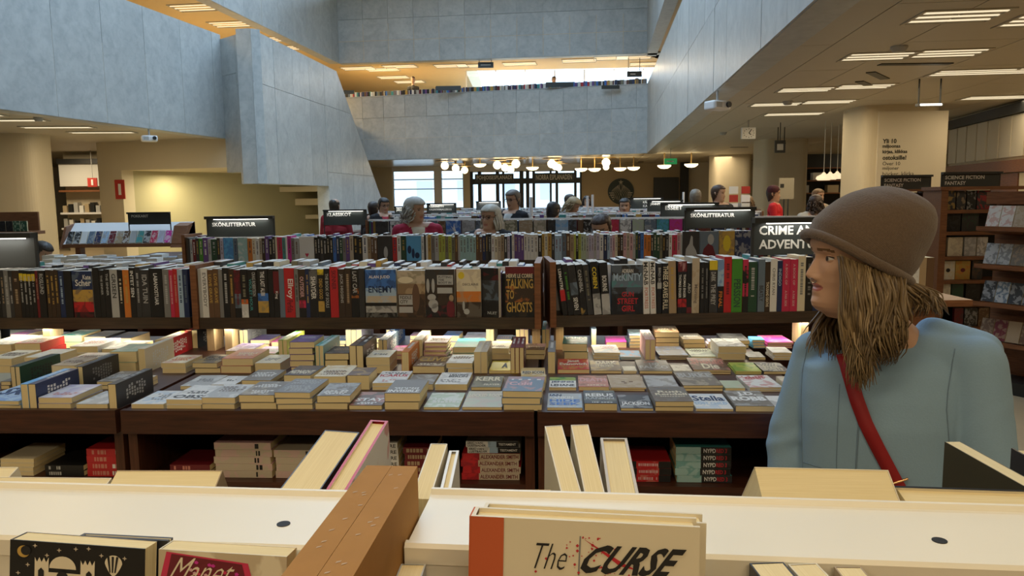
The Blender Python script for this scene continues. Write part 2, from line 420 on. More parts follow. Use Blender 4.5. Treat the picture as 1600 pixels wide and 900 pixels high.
# ---- right ceiling of long metal panels with open joints
ceil = MB().box((0, 0, 0), (.01, .01, .01)).build('ceiling', M['ceil_gap']); ceil.location = (RN[0] + .4, RN[1], ZC + .02); tag(ceil, kind='structure')
BM = Matrix(((UDIR.x, VDIR.x, 0, RN[0]), (UDIR.y, VDIR.y, 0, RN[1]), (0, 0, 1, ZC), (0, 0, 0, 1)))
ceil.matrix_basis = BM
off = [.36, .78, 1.52, 2.72, 3.92, 5.12, 6.32, 7.52, 8.72, 9.92, 11.12, 12.32, 13.5]
LP = 3.6; pm = {}
for i in range(len(off) - 1):
    wd = off[i + 1] - off[i]
    k = (i, ); me = MB().box((.006, .006, -.012), (wd - .006, LP - .006, .02)).mesh('ceiling_panel')
    for j in range(-2, 12):
        if j * LP > 41: continue
        link('ceiling_panel', me, M['ceil'], ceil, Matrix.Translation((off[i], j * LP + (1.8 if i % 2 else 0), 0)))
# narrow trim along the parapet foot
boxo('edge_trim', (.0, -3, -.005), (.36, 36, .02), M['ceil'], ceil)
def luminaire(px, py, w=1.15, n=3, z=ZC - .012, spot=None, power=38, mat_='tube', ang=None, gap=.17, name='ceiling_luminaire', lab='recessed louvre light of three tubes in the ceiling panels', grp='louvre lights in the ceiling', lit=True):
    p = spot or atz(px, py, z)
    e = empty(name, (p[0], p[1], z), math.atan2(UDIR.y, UDIR.x) if ang is None else ang)
    fr = MB()
    D = gap * n
    fr.box((-w / 2 - .03, -D / 2 - .03, -.012), (w / 2 + .03, -D / 2, .012)); fr.box((-w / 2 - .03, D / 2, -.012), (w / 2 + .03, D / 2 + .03, .012))
    fr.box((-w / 2 - .03, -D / 2, -.012), (-w / 2, D / 2, .012)); fr.box((w / 2, -D / 2, -.012), (w / 2 + .03, D / 2, .012))
    fr.build('frame', M['ceil'], e)
    for k in range(n):
        y = -D / 2 + gap * (k + .5)
        MB().box((-w / 2, y - .02, -.008), (w / 2, y + .02, .004)).build('light_tube', M[mat_], e)
    tag(e, lab, 'light', grp)
    if lit:
        area('lamp_light', (p[0], p[1], z - .05), w, power, WARM, (0, 0, e.rotation_euler.z), D)
    return e
# ---- street front at the far end
FO = Vector((0, 40, 0)); FA2 = (FO.x - UDIR.x * 25, FO.y - UDIR.y * 25); FB2 = (FO.x + UDIR.x * 25, FO.y + UDIR.y * 25)
FM = Matrix(((UDIR.x, VDIR.x, 0, FO.x), (UDIR.y, VDIR.y, 0, FO.y), (0, 0, 1, 0), (0, 0, 0, 1)))
def fs(px, py):
    p = onplane(px, py, FA2, FB2); return ((Vector((p.x, p.y, 0)) - FO).dot(UDIR), p.z)
def fbox(name, px0, px1, z0, z1, m, parent=None, y0=0., y1=.3):
    s0 = fs(px0, 300)[0]; s1 = fs(px1, 300)[0]
    return MB().box((s0, y0, z0), (s1, y1, z1)).build(name, m, parent, None if parent else FM)
zwin = fs(670, 264)[1]; zsill = fs(670, 326)[1]
far = fbox('wall_street', 200, 613, 0, ZC, M['cream']); tag(far, kind='structure')
for a, b, m in ((725, 735, 'cream'), (909, 926, 'tan'), (926, 1062, 'tan'), (1075, 1600, 'cream')):
    fbox('wall_pier', a, b, 0, ZC, M[m], far)
fbox('wall_pier', 1062, 1075, 0, ZC, M['dark'], far, -.25, .3)
fbox('wall_band', 613, 725, zwin, ZC, M['whitecold'], far); fbox('wall_sill', 613, 725, 0, zsill, M['cream'], far)
_s = fs(725, 150)[0]
upper_street = MB().box((-25, .05, ZC + .01), (_s, .35, 10.5)).build('wall_street_upper', M['cream'], None, FM); tag(upper_street, kind='structure')
boxo('wall_parapet', (_s, .05, ZC + .01), (25, .35, 5.2), M['cream'], upper_street)
w2 = boxo('window_2', (0, 0, 0), (.06, .06, .06), M['whitecold']); w2.location = (aty(728, 150, 33.3).x, 33.3, ZF); tag(w2, kind='structure')
for k in range(9): boxo('mullion', (k * 1.25, 0, 0), (k * 1.25 + .05, .06, Z2 - ZF), M['whitecold'], w2)
for k in range(8): boxo('pane', (k * 1.25 + .05, .02, 0), (k * 1.25 + 1.25, .03, Z2 - ZF), M['glass'], w2)
w1 = fbox('window_1', 613, 725, zwin - .12, zwin, M['whitecold'], None, .05, .2); tag(w1, kind='structure')
for a, b in ((613, 615), (678, 690), (723, 725)): fbox('mullion', a, b, zsill, zwin, M['whitecold'], w1, .06, .2)
for zz in (zsill, fs(670, 296)[1], fs(670, 281)[1]): fbox('glazing_bar', 613, 725, zz, zz + .05, M['grey'], w1, .08, .14)
for a, b in ((615, 678), (690, 723)): fbox('pane', a, b, zsill, zwin, M['glass'], w1, .10, .11)
ztr = fs(820, 268)[1]; zdt = fs(820, 287)[1]
dr = fbox('door_1', 735, 909, ZC - .35, ZC - .0, M['whitecold'], None, 0, .2); tag(dr, kind='structure')
fbox('head_beam', 735, 909, zdt, zdt + .28, M['dark'], dr, -.05, .2)
for a, b in ((735, 739), (747, 752), (775, 780), (785, 788), (812, 818), (822, 827), (832, 836), (859, 862), (868, 872), (897, 901), (906, 909)):
    fbox('door_stile', a, b, 0, ZC - .3, M['dark'], dr, -.03, .16)
for a, b in ((739, 747), (752, 775), (788, 812), (818, 822), (836, 859), (872, 897), (901, 906)):
    fbox('pane', a, b, .02, zdt, M['glass'], dr, .05, .06); fbox('pane', a, b, zdt + .28, ZC - .35, M['glass'], dr, .05, .06)
for a, b, s in ((743, 803, 'POHJOISESPLANADI'), (835, 897, 'NORRA ESPLANADEN')):
    z0 = zdt + .10; bd = fbox('door_sign', a, b, z0, z0 + .42, M['board'], dr, -.12, -.05)
    s0 = fs(a, 300)[0]; s1 = fs(b, 300)[0]
    text_on('lettering', s, (s0 + .1, -.13, z0 + .08), (1, 0, 0), (0, 0, 1), s1 - s0 - .2, .26, M['letter'], bd, keep=False)
# outside
tag(MB().box((-40, 0, -.3), (40, 40, -.02)).build('ground_street', mat('asphalt', (.30, .30, .29), .8, noise=.1), None, FM), kind='structure')
ob = empty('street_building', (FO.x - UDIR.x * 6 + VDIR.x * 45, FO.y - UDIR.y * 6 + VDIR.y * 45, 0), math.atan2(UDIR.y, UDIR.x))
boxo('facade', (-22, 0, 0), (24, 6, 4.2), mat('pale_render', (.80, .80, .78), .8), ob)
for i in range(9):
    boxo('window', (-19 + i * 4.6, -.06, 1.2), (-17.2 + i * 4.6, .02, 3.4), mat('pale_pane', (.60, .63, .66), .4), ob)
tag(ob, 'pale building across the street seen through the entrance glass', 'building')
# round cafe emblem on the tan wall
lc = onplane(970, 299, FA2, FB2); lr = 20 / FPX * lc.y
lg = empty('cafe_emblem', lc - VDIR * .06, math.atan2(UDIR.y, UDIR.x))
mb = MB(); mb.prism([(lr * math.cos(t), 0, lr * math.sin(t)) for t in [2 * math.pi * k / 40 for k in range(40)]], (0, .05, 0)); mb.build('disc', mat('emblem_green', (.010, .022, .016), .5), lg, fix=True)
pale = mat('emblem_pale', (.36, .33, .26), .6)
for sx in (-1, 1):
    for k in range(7):
        x0 = sx * lr * (.06 + .115 * k); pts = []
        for j in range(13):
            t = j / 12; z = lr * (.55 - 1.25 * t) * (1 - .06 * k); x = x0 * (.55 + .75 * t) + sx * .05 * lr * math.sin(t * 9 + k * .8)
            if x * x + z * z < (lr * .93) ** 2: pts.append((x, -.012, z))
        if len(pts) > 2: MB().tube(pts, lr * .021, 4).build('wave_line', pale, lg)
    for k in range(4):
        z = -lr * .15 - k * lr * .17; MB().box((sx * lr * .52, -.012, z), (sx * lr * (.90 - .09 * k), -.002, z + lr * .07)).build('scale_bar', pale, lg)
st = [(lr * (.20 if k % 2 == 0 else .085) * math.sin(math.pi * k / 5), -.012, lr * .70 + lr * (.20 if k % 2 == 0 else .085) * math.cos(math.pi * k / 5)) for k in range(10)]
MB().prism(st, (0, .01, 0)).build('star', pale, lg)
tag(lg, 'round dark green emblem with pale wavy lines on the tan wall', 'emblem')
# ---- pillars
def pillar(px0, px1, pytop, label, depth=None, m='cream', rnd=5.0):
    a = atz(px0, pytop, ZC); b = aty(px1, pytop, a.y); wd = abs(b.x - a.x); cx = (a.x + b.x) / 2; dp = depth or wd
    cy = a.y + dp / 2
    n = 40; lp = []
    for k in range(n):
        t = 2 * math.pi * k / n; c, s = math.cos(t), math.sin(t)
        lp.append((cx + wd / 2 * math.copysign(abs(c) ** (2 / rnd), c), cy + dp / 2 * math.copysign(abs(s) ** (2 / rnd), s), 0))
    o = MB().prism(lp, (0, 0, ZC + .01)).build('pillar', M[m], fix=True)
    tag(o, label, 'pillar', None); return a, b, o
pillar(-60, 46, 209, 'cream pillar beside the shelves near the pocket book rack', 1.0)
PA, PB, PILB = pillar(1352, 1474, 163, 'broad cream pillar carrying the lettered web shop poster', 1.1, rnd=7)
pillar(1196, 1267, 216, 'cream pillar behind the customer in the red coat', rnd=6)
pillar(1120, 1177, 241, 'cream pillar beside the dark cafe screen', rnd=6)
# poster on the broad pillar
e = empty('wall_poster', (0, 0, 0)); yq = PA.y - .04
p0 = aty(1374, 174, yq); p1 = aty(1474, 330, yq)
e.location = (p0.x, yq, p1.z)
W_, H_ = p1.x - p0.x, p0.z - p1.z
boxo('panel', (0, 0, 0), (W_, .045, H_), mat('poster', (.62, .56, .43), .6), e)
for i, (s, b) in enumerate((('Yli 10', .03), ('miljoonaa', .03), ('kirjaa, klikkaa', .03), ('ostoksille!', .03), ('\u00d6ver 10', 0), ('miljoner', 0), ('b\u00f6cker, klicka', 0))):
    q = aty(1379, 217 + i * 8.6, yq); hh = 7.0 / FPX * yq
    asp = text_mesh(s, b)[2]
    text_on('lettering', s, (q.x - p0.x, -.004, q.z - hh - p1.z), (1, 0, 0), (0, 0, 1), 3.0, hh, ink((.03, .027, .02)), e, bold=b, align='L')
tag(e, 'tall beige poster with black lettering on the broad pillar', 'poster')
# ---- ceiling things on the right
for px, py, wd in ((1495, 25, .72), (1640, 31, .72), (1370, 88, .70), (1482, 83, .70), (1258, 140, .76), (1350, 135, .76), (1212, 163, .82), (1294, 159, .82), (1240, 178, 1.1), (1560, 152, 1.1), (1545, 112, 1.4), (1700, 100, 1.4)):
    luminaire(px, py, wd, power=11)
for x, y in ((4.0, 2.6), (4.1, -.6), (7.5, 3.5), (7.5, -1.5), (11, 6), (11, 1)):
    luminaire(0, 0, 1.5, spot=(x, y), power=20)
luminaire(0, 0, 1.5, spot=(.3, -1.9), power=30, n=3, lab='added louvre light of three tubes in the unseen near ceiling')  # unseen lamps added behind and above the camera to warm the near books
luminaire(0, 0, 1.5, spot=(-.1, .3), power=11, n=3, lab='added louvre light of three tubes in the unseen near ceiling')
luminaire(0, 0, 1.5, spot=(-3.1, .3), power=9, n=3, lab='added louvre light of three tubes in the unseen near ceiling')
luminaire(0, 0, 1.5, spot=(-2.6, -1.9), power=26, n=3, lab='added louvre light of three tubes in the unseen near ceiling')
luminaire(0, 0, 1.5, spot=(-5.6, -1.6), power=20, n=3, lab='added louvre light of three tubes in the unseen near ceiling')
for px, py in ((10, 188), (90, 199), (-60, 180), (160, 207)):
    luminaire(px, py, 1.4, power=16, n=2, ang=.1, lab='slim pair of tubes recessed in the low ceiling by the pillar')
def projector(px, py, y, s, lab):
    p = aty(px, py, y); e = empty('projector', p, .5)
    MB().tube([(0, 0, .0), (0, 0, ZC + .03 - p.z)], .018).build('ceiling_rod', M['grey'], e)
    bm = MB().box((-.2 * s, -.14 * s, -.16 * s), (.2 * s, .14 * s, .0)).build('body', M['whitecold'], e)
    bv = bm.modifiers.new('b', 'BEVEL'); bv.width = .03; bv.segments = 3
    MB().tube([(.12 * s, -.14 * s, -.07 * s), (.12 * s, -.18 * s, -.07 * s)], .05 * s, 14).build('lens', M['dark'], e)
    boxo('vent', (-.15 * s, -.145 * s, -.12 * s), (-.02 * s, -.139 * s, -.03 * s), M['grey'], e)
    tag(e, lab, 'projector')
projector(1121, 158, 11.8, .85, 'white projector hanging under the ceiling beside the marble parapet')
projector(233, 212, 16.9, .8, 'small white projector hanging over the olive recess')
def hanging_light(px, py0, py1, dx, lab):
    p = atz(px, py0, ZC); e = empty('suspended_light', p); d = p.y; h = (py1 - py0) / FPX * d; wd = dx / FPX * d
    for x in (0, wd): MB().tube([(x, 0, 0), (x, -.0, -h)], .012, 6).build('suspension_rod', M['dark'], e)
    boxo('lamp_bar', (-.02, -.05, -h - .04), (wd + .02, .05, -h), M['dark'], e)
    boxo('light_strip', (0, -.055, -h - .036), (wd, -.045, -h - .01), M['glow'], e)
    tag(e, lab, 'light')
hanging_light(1437, 122, 160, 33, 'dark bar light hung on two rods before the broad pillar')
hanging_light(1216, 198, 222, 10, 'narrow dark bar light hung on two rods by the clock')
p = atz(1218, 222, 2.75); boxo_ = boxo('hanging_sign', (-.12, 0, -.14), (.12, .03, .14), M['dark'], None, Matrix.Translation(aty(1219, 229, p.y)))
boxo('pictogram', (-.07, -.006, -.08), (.07, 0, .06), M['grey'], boxo_); MB().tube([(0, .015, .13), (0, .015, ZC + .03 - boxo_.location.z)], .01, 6).build('ceiling_rod', M['dark'], boxo_); tag(boxo_, 'small dark pictogram sign hanging below the narrow bar light', 'sign')
p = aty(1170, 208, 17.); e = empty('wall_clock', p)
boxo('case', (-.15, 0, -.12), (.15, .08, .12), M['whitecold'], e); boxo('dial', (-.135, -.006, -.105), (.135, 0, .105), mat('dial', (.75, .74, .70), .5), e)
for a_, l_ in ((2.2, .06), (.6, .09)): MB().tube([(0, -.01, 0), (math.sin(a_) * l_, -.01, math.cos(a_) * l_)], .008, 4).build('hand', M['dark'], e)
MB().tube([(0, .04, .12), (0, .04, ZC + .03 - p.z)], .015).build('ceiling_rod', M['grey'], e)
for k in range(12):
    t = k * math.pi / 6; boxo('hour_mark', (math.sin(t) * .11 - .008, -.009, math.cos(t) * .09 - .008), (math.sin(t) * .11 + .008, -.006, math.cos(t) * .09 + .008), M['dark'], e)
tag(e, 'square white clock hanging from the ceiling near the pillars', 'clock')
p = aty(1048, 252, 27); e = empty('exit_sign', p); boxo('body', (-.22, 0, -.1), (.22, .06, .1), M['green'], e); boxo('arrow', (-.14, -.01, -.02), (.10, 0, .02), M['letter'], e); MB().tube([(0, .03, .1), (0, .03, ZC + .03 - p.z)], .012, 6).build('ceiling_rod', M['grey'], e)
tag(e, 'green exit sign under the ceiling beyond the atrium', 'sign')
for px, py, L, an in ((1372, 118, .8, .9), (1350, 130, .5, .9), (1430, 100, .9, 0), (1185, 250, .8, .1), (1155, 230, .6, .1)):
    p = atz(px, py, ZC - .015); o = boxo('ceiling_vent', (-L / 2, -.06, -.01), (L / 2, .06, .012), M['dark'], None, Matrix.Translation(p) @ Matrix.Rotation(an, 4, 'Z'))
    tag(o, 'dark slot vent in the pale ceiling panels', 'vent', 'slot vents in the ceiling')
for px, py in ((1405, 72), (1231, 158), (1130, 207), (60, 184)):
    p = atz(px, py, ZC - .01); o = MB().lathe([(0, -.07), (.06, -.065), (.09, -.02), (.09, .0)], n=16).build('smoke_detector', M['grey'], None, Matrix.Translation(p)); tag(o, 'round grey smoke detector on the ceiling', 'detector', 'smoke detectors on the ceilings')
# pendants in the passage
for i, (px, py) in enumerate(((1287, 279), (1297, 278), (1308, 277))):
    p = aty(px, py, 17.5 + i * .4); e = empty('pendant_lamp', p)
    MB().tube([(0, 0, .12), (0, 0, ZC + .03 - p.z)], .008, 6).build('cable', M['letter'], e)
    MB().lathe([(.02, .14), (.05, .10), (.15, .05), (.17, 0), (.13, -.04), (0.0, -.03)], n=20).build('shade', mat('pendant_white', (.8, .72, .55), .4, emit=(1, .8, .5), estr=.7), e, smooth=True)
    tag(e, 'white pendant lamp on a thin cable between the pillars', 'lamp', 'three white pendant lamps between the pillars')
# globes and bowls below the far ceiling
for px, py, r_ in ((695, 259, .17), (712, 263, .17), (726, 266, .16), (777, 258, .18), (789, 262, .17), (798, 265, .16), (806, 256, .18), (862, 256, .18), (868, 260, .16), (873, 262, .15), (947, 254, .18), (947, 261, .14)):
    p = aty(px, py, 33.2 + max(0, py - 256) * .28)
    e = empty('globe_lamp', p)
    MB().lathe([(r_ * math.sin(math.pi * k / 10), -r_ * math.cos(math.pi * k / 10)) for k in range(11)], n=18).build('globe', M['globe'], e, smooth=True)
    MB().lathe([(0, r_ + .0), (.42, r_ + .01), (.42, r_ + .03), (0, r_ + .04)], n=20).build('brass_disc', M['brass'], e)
    MB().tube([(0, 0, r_ + .03), (0, 0, ZC + .03 - p.z)], .05, 8).build('stem', M['brass'], e)
    tag(e, 'glowing globe lamp on a brass disc under the far ceiling', 'lamp', 'globe lamps near the entrance')
for px, py in ((929, 264), (969, 263), (990, 262), (1038, 259), (1080, 257), (908, 264), (750, 257), (832, 262)):
    p = aty(px, py, 33 if px < 1000 else 30); e = empty('bowl_lamp', p)
    MB().lathe([(0, -.12), (.15, -.10), (.25, -.03), (.265, .02), (0, .02)], n=18).build('bowl', M['globe'], e, smooth=True)
    MB().tube([(0, 0, .0), (0, 0, ZC + (.03 if px < 1000 else -.012) - p.z)], .02, 6).build('stem', M['brass'], e)
    tag(e, 'shallow glowing bowl lamp under the far ceiling', 'lamp', 'bowl lamps near the cafe')
for x, y in ((-3, 33), (3, 33), (8, 31), (13, 25), (12, 14)): area('lamp_light', (x, y, ZC - .1), 2, 45, WARM)
e = empty('cafe_screen', onplane(1038, 295, FA2, FB2) - VDIR * 1.2)
boxo('screen', (-.62, 0, -.55), (.62, .08, .55), M['dark'], e); boxo('stand', (-.05, .02, -e.location.z), (.05, .06, -.55), M['dark'], e); tag(e, 'dark cafe menu screen beside the round emblem', 'screen')
# ---- left recess and pillar zone
KA = plan(150, 223, ZC); KB = plan(352, 214, ZC); kd = (Vector((*KB, 0)) - Vector((*KA, 0))).normalized(); kn = Vector((-kd.y, kd.x, 0))
KM = Matrix(((kd.x, kn.x, 0, KA[0]), (kd.y, kn.y, 0, KA[1]), (0, 0, 1, 0), (0, 0, 0, 1)))
ks = lambda px, py: (lambda q: ((Vector((q.x, q.y, 0)) - Vector((*KA, 0))).dot(kd), q.z))(onplane(px, py, KA, KB))
zr = ks(270, 264)[1]; sl = ks(192, 300)[0]; sr = ks(540, 300)[0]
rec = MB().box((0, 0, 0), (sl, .4, ZC)).build('wall_recess', M['cream'], None, KM); tag(rec, kind='structure')
sf = ks(384, 300)[0]
boxo('fascia', (sl, 0, zr), (sf, .4, ZC), M['cream'], rec)
kq = lambda px, o: (lambda q: (Vector((q.x, q.y, 0)) - Vector((*KA, 0))).dot(kd))(onplane(px, 300, (KA[0] + kn.x * o, KA[1] + kn.y * o), (KB[0] + kn.x * o, KB[1] + kn.y * o)))
MB().prism([(sl - .4, .4, zr), (sf, .4, zr), (kq(372, 7.0), 7.0, zr), (sl - .4, 7.0, zr)], (0, 0, .2)).build('recess_ceiling', M['cream'], rec, fix=True)
boxo('recess_back', (sl - .4, 7.0, 0), (kq(519, 7.0), 7.3, ZC), M['olive'], rec)
MB().prism([(sl - .02, .38, 0), (sl - .3, .4, 0), (sl + 1.2, 7.1, 0), (sl + 1.8, 7.0, 0)], (0, 0, zr)).build('recess_side', M['olive'], rec, fix=True)
kp = lambda px, py, o: (lambda q: ((Vector((q.x, q.y, 0)) - Vector((*KA, 0))).dot(kd), q.z))(onplane(px, py, (KA[0] + kn.x * o, KA[1] + kn.y * o), (KB[0] + kn.x * o, KB[1] + kn.y * o)))
for nm, x0, y0, y1, o in (('stair_soffit', 342, 292, 300, 5.2), ('stair_step', 362, 311, 321, 5.8), ('stair_step', 385, 336, 342, 6.2)):
    boxo(nm, (kp(x0, 300, o)[0], o, kp(430, y1, o)[1]), (kp(506, 300, o)[0], 7.1, kp(430, y0, o)[1]), M['cream'], rec)
for px in (232, 298, 350, 410):
    s_ = ks(px, 268)[0]; p = KM @ Vector((s_, 1.1, zr - .01))
    if px > 370: continue; o = MB().lathe([(0, -.05), (.14, -.03), (.2, .0), (.2, .01)], n=18).build('recess_downlight', M['globe'], None, Matrix.Translation(p)); tag(o, 'round downlight in the recess ceiling', 'light', 'downlights in the olive recess')
    area('lamp_light', (p.x, p.y, p.z - .08), .3, 26, (1, .86, .55))
boxo('fire_sign', (-.13, -.03, -.26), (.13, 0, .26), M['red'], None, Matrix.Translation(KM @ Vector((ks(188, 296)[0], 0, ks(188, 296)[1]))))
o = bpy.data.objects['fire_sign']; tag(o, 'red extinguisher sign on the wall edge by the recess', 'sign'); boxo('pictogram', (-.035, -.04, -.15), (.035, -.03, .15), M['letter'], o)
# shelving seen through the gap by the left pillar
gy = 25.; g0 = aty(86, 230, gy); g1 = aty(172, 330, gy); GX0, GX1 = g0.x, g1.x
gz = lambda py: aty(120, py, gy).z
sh = empty('wall_shelving', (GX0, gy, 0))
WG = GX1 - GX0
boxo('back_panel', (0, .4, 0), (WG, .5, ZC), M['cream'], sh)
boxo('white_fascia', (0, .1, gz(291)), (WG, .45, gz(256)), M['letter'], sh); boxo('dark_cornice', (0, 0, gz(256)), (WG, .5, gz(248)), M['dark'], sh)
for py in (297, 332, 356): boxo('shelf', (0, 0, gz(py) - .06), (WG, .45, gz(py)), M['woodl'] if py == 297 else M['whitecold'], sh)
area('lamp_light', (GX0 + WG / 2, gy - 1.6, ZC - .06), 1.2, 60, WARM)  # added light without a fixture, brightens the shelving gap
for k in range(9): boxo('book_block', (WG * k / 9 + .02, .12, gz(332)), (WG * (k + .85) / 9, .35, gz(332) + .22 + .05 * (k % 3)), M[('tan', 'dark', 'grey', 'letter')[k % 4]], sh); boxo('book_block', (WG * k / 9 + .02, .12, gz(356)), (WG * (k + .8) / 9, .35, gz(356) + .3 - .04 * (k % 3)), M[('grey', 'letter', 'dark', 'tan')[k % 4]], sh)
tag(sh, 'white wall shelving seen between the pillar and the recess', 'shelving')
p = aty(145, 285, gy - .5); o = boxo('fire_sign', (-.15, -.03, -.14), (.15, 0, .14), M['red'], None, Matrix.Translation(p)); boxo('pictogram', (-.03, -.04, -.09), (.03, -.03, .09), M['letter'], o)
MB().tube([(0, 0, .14), (0, 0, ZC + .03 - p.z)], .012, 6).build('ceiling_rod', M['grey'], o); tag(o, 'red extinguisher sign hanging before the white wall shelving', 'sign')
# ---- gallery lights (upper floor)
for x, y in ((-9.5, 24), (-9.5, 30), (-5, 33), (0, 33), (5, 33), (-10, 16), (8, 26)):
    area('lamp_light', (x, y, Z2 - .08), 1.6, 120, (1, .72, .36))
for px, py in ((308, 12), (365, 38), (415, 62), (452, 75), (598, 109), (625, 104), (705, 103), (740, 103), (812, 100), (905, 95), (955, 91), (990, 90), (1010, 100), (560, 107), (640, 128), (615, 121)):
    luminaire(px, py, 1.3, z=Z2 - .012, power=0, lit=False, lab='louvre light of three tubes in the golden gallery ceiling', grp='louvre lights in the gallery ceiling', gap=.25)
# ================================================================== books
PAL = {'black': (.012, .012, .013), 'charcoal': (.035, .035, .038), 'grey': (.20, .20, .20), 'silver': (.42, .43, .43), 'white': (.72, .72, .70), 'cream': (.70, .63, .47),
       'tan': (.38, .28, .17), 'beige': (.50, .43, .33), 'brown': (.13, .07, .035), 'dkbrown': (.045, .028, .018), 'taupe': (.17, .145, .115), 'red': (.48, .02, .025), 'crimson': (.55, .03, .09),
       'maroon': (.14, .012, .018), 'orange': (.60, .19, .03), 'salmon': (.55, .22, .17), 'yellow': (.72, .56, .03), 'gold': (.50, .32, .07), 'green': (.06, .26, .03), 'dkgreen': (.02, .07, .04),
       'lime': (.42, .48, .08), 'palegreen': (.42, .50, .36), 'teal': (.06, .30, .30), 'paleteal': (.34, .54, .54), 'navy': (.015, .03, .10), 'blue': (.05, .17, .52), 'skyblue': (.10, .38, .72),
       'paleblue': (.36, .50, .66), 'purple': (.14, .07, .26), 'lavender': (.50, .47, .60), 'magenta': (.55, .03, .30), 'pink': (.62, .38, .40), 'steel': (.13, .18, .24), 'olive': (.20, .19, .12)}
CN = {'dkbrown': 'dark brown', 'dkgreen': 'dark green', 'palegreen': 'pale green', 'paleteal': 'pale teal', 'skyblue': 'sky blue', 'paleblue': 'pale blue', 'steel': 'steel blue', 'taupe': 'grey brown'}
cn = lambda c: CN.get(c, c)
def rgb(c):
    return PAL[c] if isinstance(c, str) else c
def book_meshes(W, H, T, hard=False, col='black', ink_='black', front=None, spine=None, back=None):
    """spine at y = 0, thickness along x (front cover at x = T), height along z"""
    c = .003 if hard else .0012; ov = .003 if hard else .0004
    vd = {}; V = []; F = []; C1 = []; C2 = []
    def vid(p):
        k = tuple(round(q, 5) for q in p)
        if k not in vd: vd[k] = len(V); V.append(k)
        return vd[k]
    def quad(a, b, d, e, c1, c2=None):
        F.append([vid(a), vid(b), vid(d), vid(e)]); C1.append(rgb(c1)); q1, q2 = rgb(c1), rgb(c2 if c2 is not None else c1); C2.append(tuple(.45 * u + .55 * v for u, v in zip(q1, q2)))
    spine = spine or [(0, 1, col, col)]; front = front or [(0, 1, col, ink_)]
    for z0, z1, a, b in spine: quad((0, 0, z0 * H), (T, 0, z0 * H), (T, 0, z1 * H), (0, 0, z1 * H), a, b)
    for z0, z1, a, b in front: quad((T, 0, z0 * H), (T, W, z0 * H), (T, W, z1 * H), (T, 0, z1 * H), a, b)
    quad((0, W, 0), (0, 0, 0), (0, 0, H), (0, W, H), *(back or (col,)))
    quad((T - c, W, 0), (T - c, c, 0), (T - c, c, H), (T - c, W, H), 'cream'); quad((c, c, 0), (c, W, 0), (c, W, H), (c, c, H), 'cream')
    quad((T, W, 0), (T - c, W, 0), (T - c, W, H), (T, W, H), col); quad((c, W, 0), (0, W, 0), (0, W, H), (c, W, H), col)
    for z, s in ((H, 1), (0, 0)):
        for r in (((0, 0), (T, 0), (T - c, c), (c, c)), ((T, 0), (T, W), (T - c, W), (T - c, c)), ((0, 0), (c, c), (c, W), (0, W))):
            q = [(a, b, z) for a, b in r]
            if not s: q = q[::-1]
            quad(*q, col)
    me = bpy.data.meshes.new('cover'); me.from_pydata(V, [], F)
    for nm, cs in (('Col', C1), ('Ink', C2)):
        at = me.color_attributes.new(nm, 'FLOAT_COLOR', 'CORNER')
        arr = np.ones((len(F) * 4, 4), np.float32); arr[:, :3] = np.repeat(np.array(cs, np.float32), 4, 0); at.data.foreach_set('color', arr.ravel())
    pg = MB().box((c, c, ov), (T - c, W - ov, H - ov)).mesh('page_block')
    return me, pg
NB = [0]
def book(mw, W, H, T, col='black', ink_=None, label='', group=None, hard=False, front=None, spine=None, texts=(), page='page', cat='book', name=None, gloss=True, back=None):
    me, pg = book_meshes(W, H, T, hard, col, ink_ or col, front, spine, back)
    o = link(name or ('hardback_book' if hard else 'paperback_book'), me, M['cover'] if gloss else M['matte'], None, mw)
    link('page_block', pg, M[page], o)
    for t in texts:   # (face, string, a0, a1, b0, b1, colour[, bold]) fractions of the face
        f, s, a0, a1, b0, b1, tc = t[:7]; bo = t[7] if len(t) > 7 else .02
        if f == 'F': O = (T + .0004, a0 * W, b0 * H); U = (0, 1, 0); Vv = (0, 0, 1); w_ = (a1 - a0) * W; h_ = (b1 - b0) * H
        elif f == 'S': O = (a0 * T, -.0004, b1 * H); U = (0, 0, -1); Vv = (1, 0, 0); w_ = (b1 - b0) * H; h_ = (a1 - a0) * T   # reads downwards
        if f == 'S' and s is None:
            mb = MB(); x = 0; rr = RNG
            while x < w_:
                l_ = rr.uniform(.25, .8) * h_
                if rr.random() > .16: mb.quad(*[tuple(Vector(O) + Vector(U) * (x + i * l_) + Vector(Vv) * (j * h_)) for i, j in ((0, 0), (1, 0), (1, 1), (0, 1))])
                x += l_ + h_ * .22
            if mb.f: mb.build('lettering', ink(rgb(tc)), o)['kind'] = 'stuff'
        elif f == 'F' and s is None:
            mb = MB(); nl = max(1, int(round(h_ / .013))); lh = h_ / nl
            for r_ in range(nl):
                x = RNG.uniform(0, .15) * w_
                while x < w_ * RNG.uniform(.8, .97):
                    l_ = RNG.uniform(.5, 1.0) * lh * .7
                    if RNG.random() > .14: mb.quad(*[tuple(Vector(O) + Vector(U) * (x + i * l_) + Vector(Vv) * (h_ - (r_ + 1) * lh + j * lh * .66)) for i, j in ((0, 0), (1, 0), (1, 1), (0, 1))])
                    x += l_ + lh * .2
            if mb.f: mb.build('lettering', ink(rgb(tc)), o)['kind'] = 'stuff'
        else:
            text_on('lettering', s, O, U, Vv, w_, h_, ink(rgb(tc)), o, bold=bo, keep=False)
    tag(o, label, cat, group); NB[0] += 1
    return o
def frame(O, ex, ey, ez): return Matrix(((ex[0], ey[0], ez[0], O[0]), (ex[1], ey[1], ez[1], O[1]), (ex[2], ey[2], ez[2], O[2]), (0, 0, 0, 1)))
Zv = Vector((0, 0, 1))
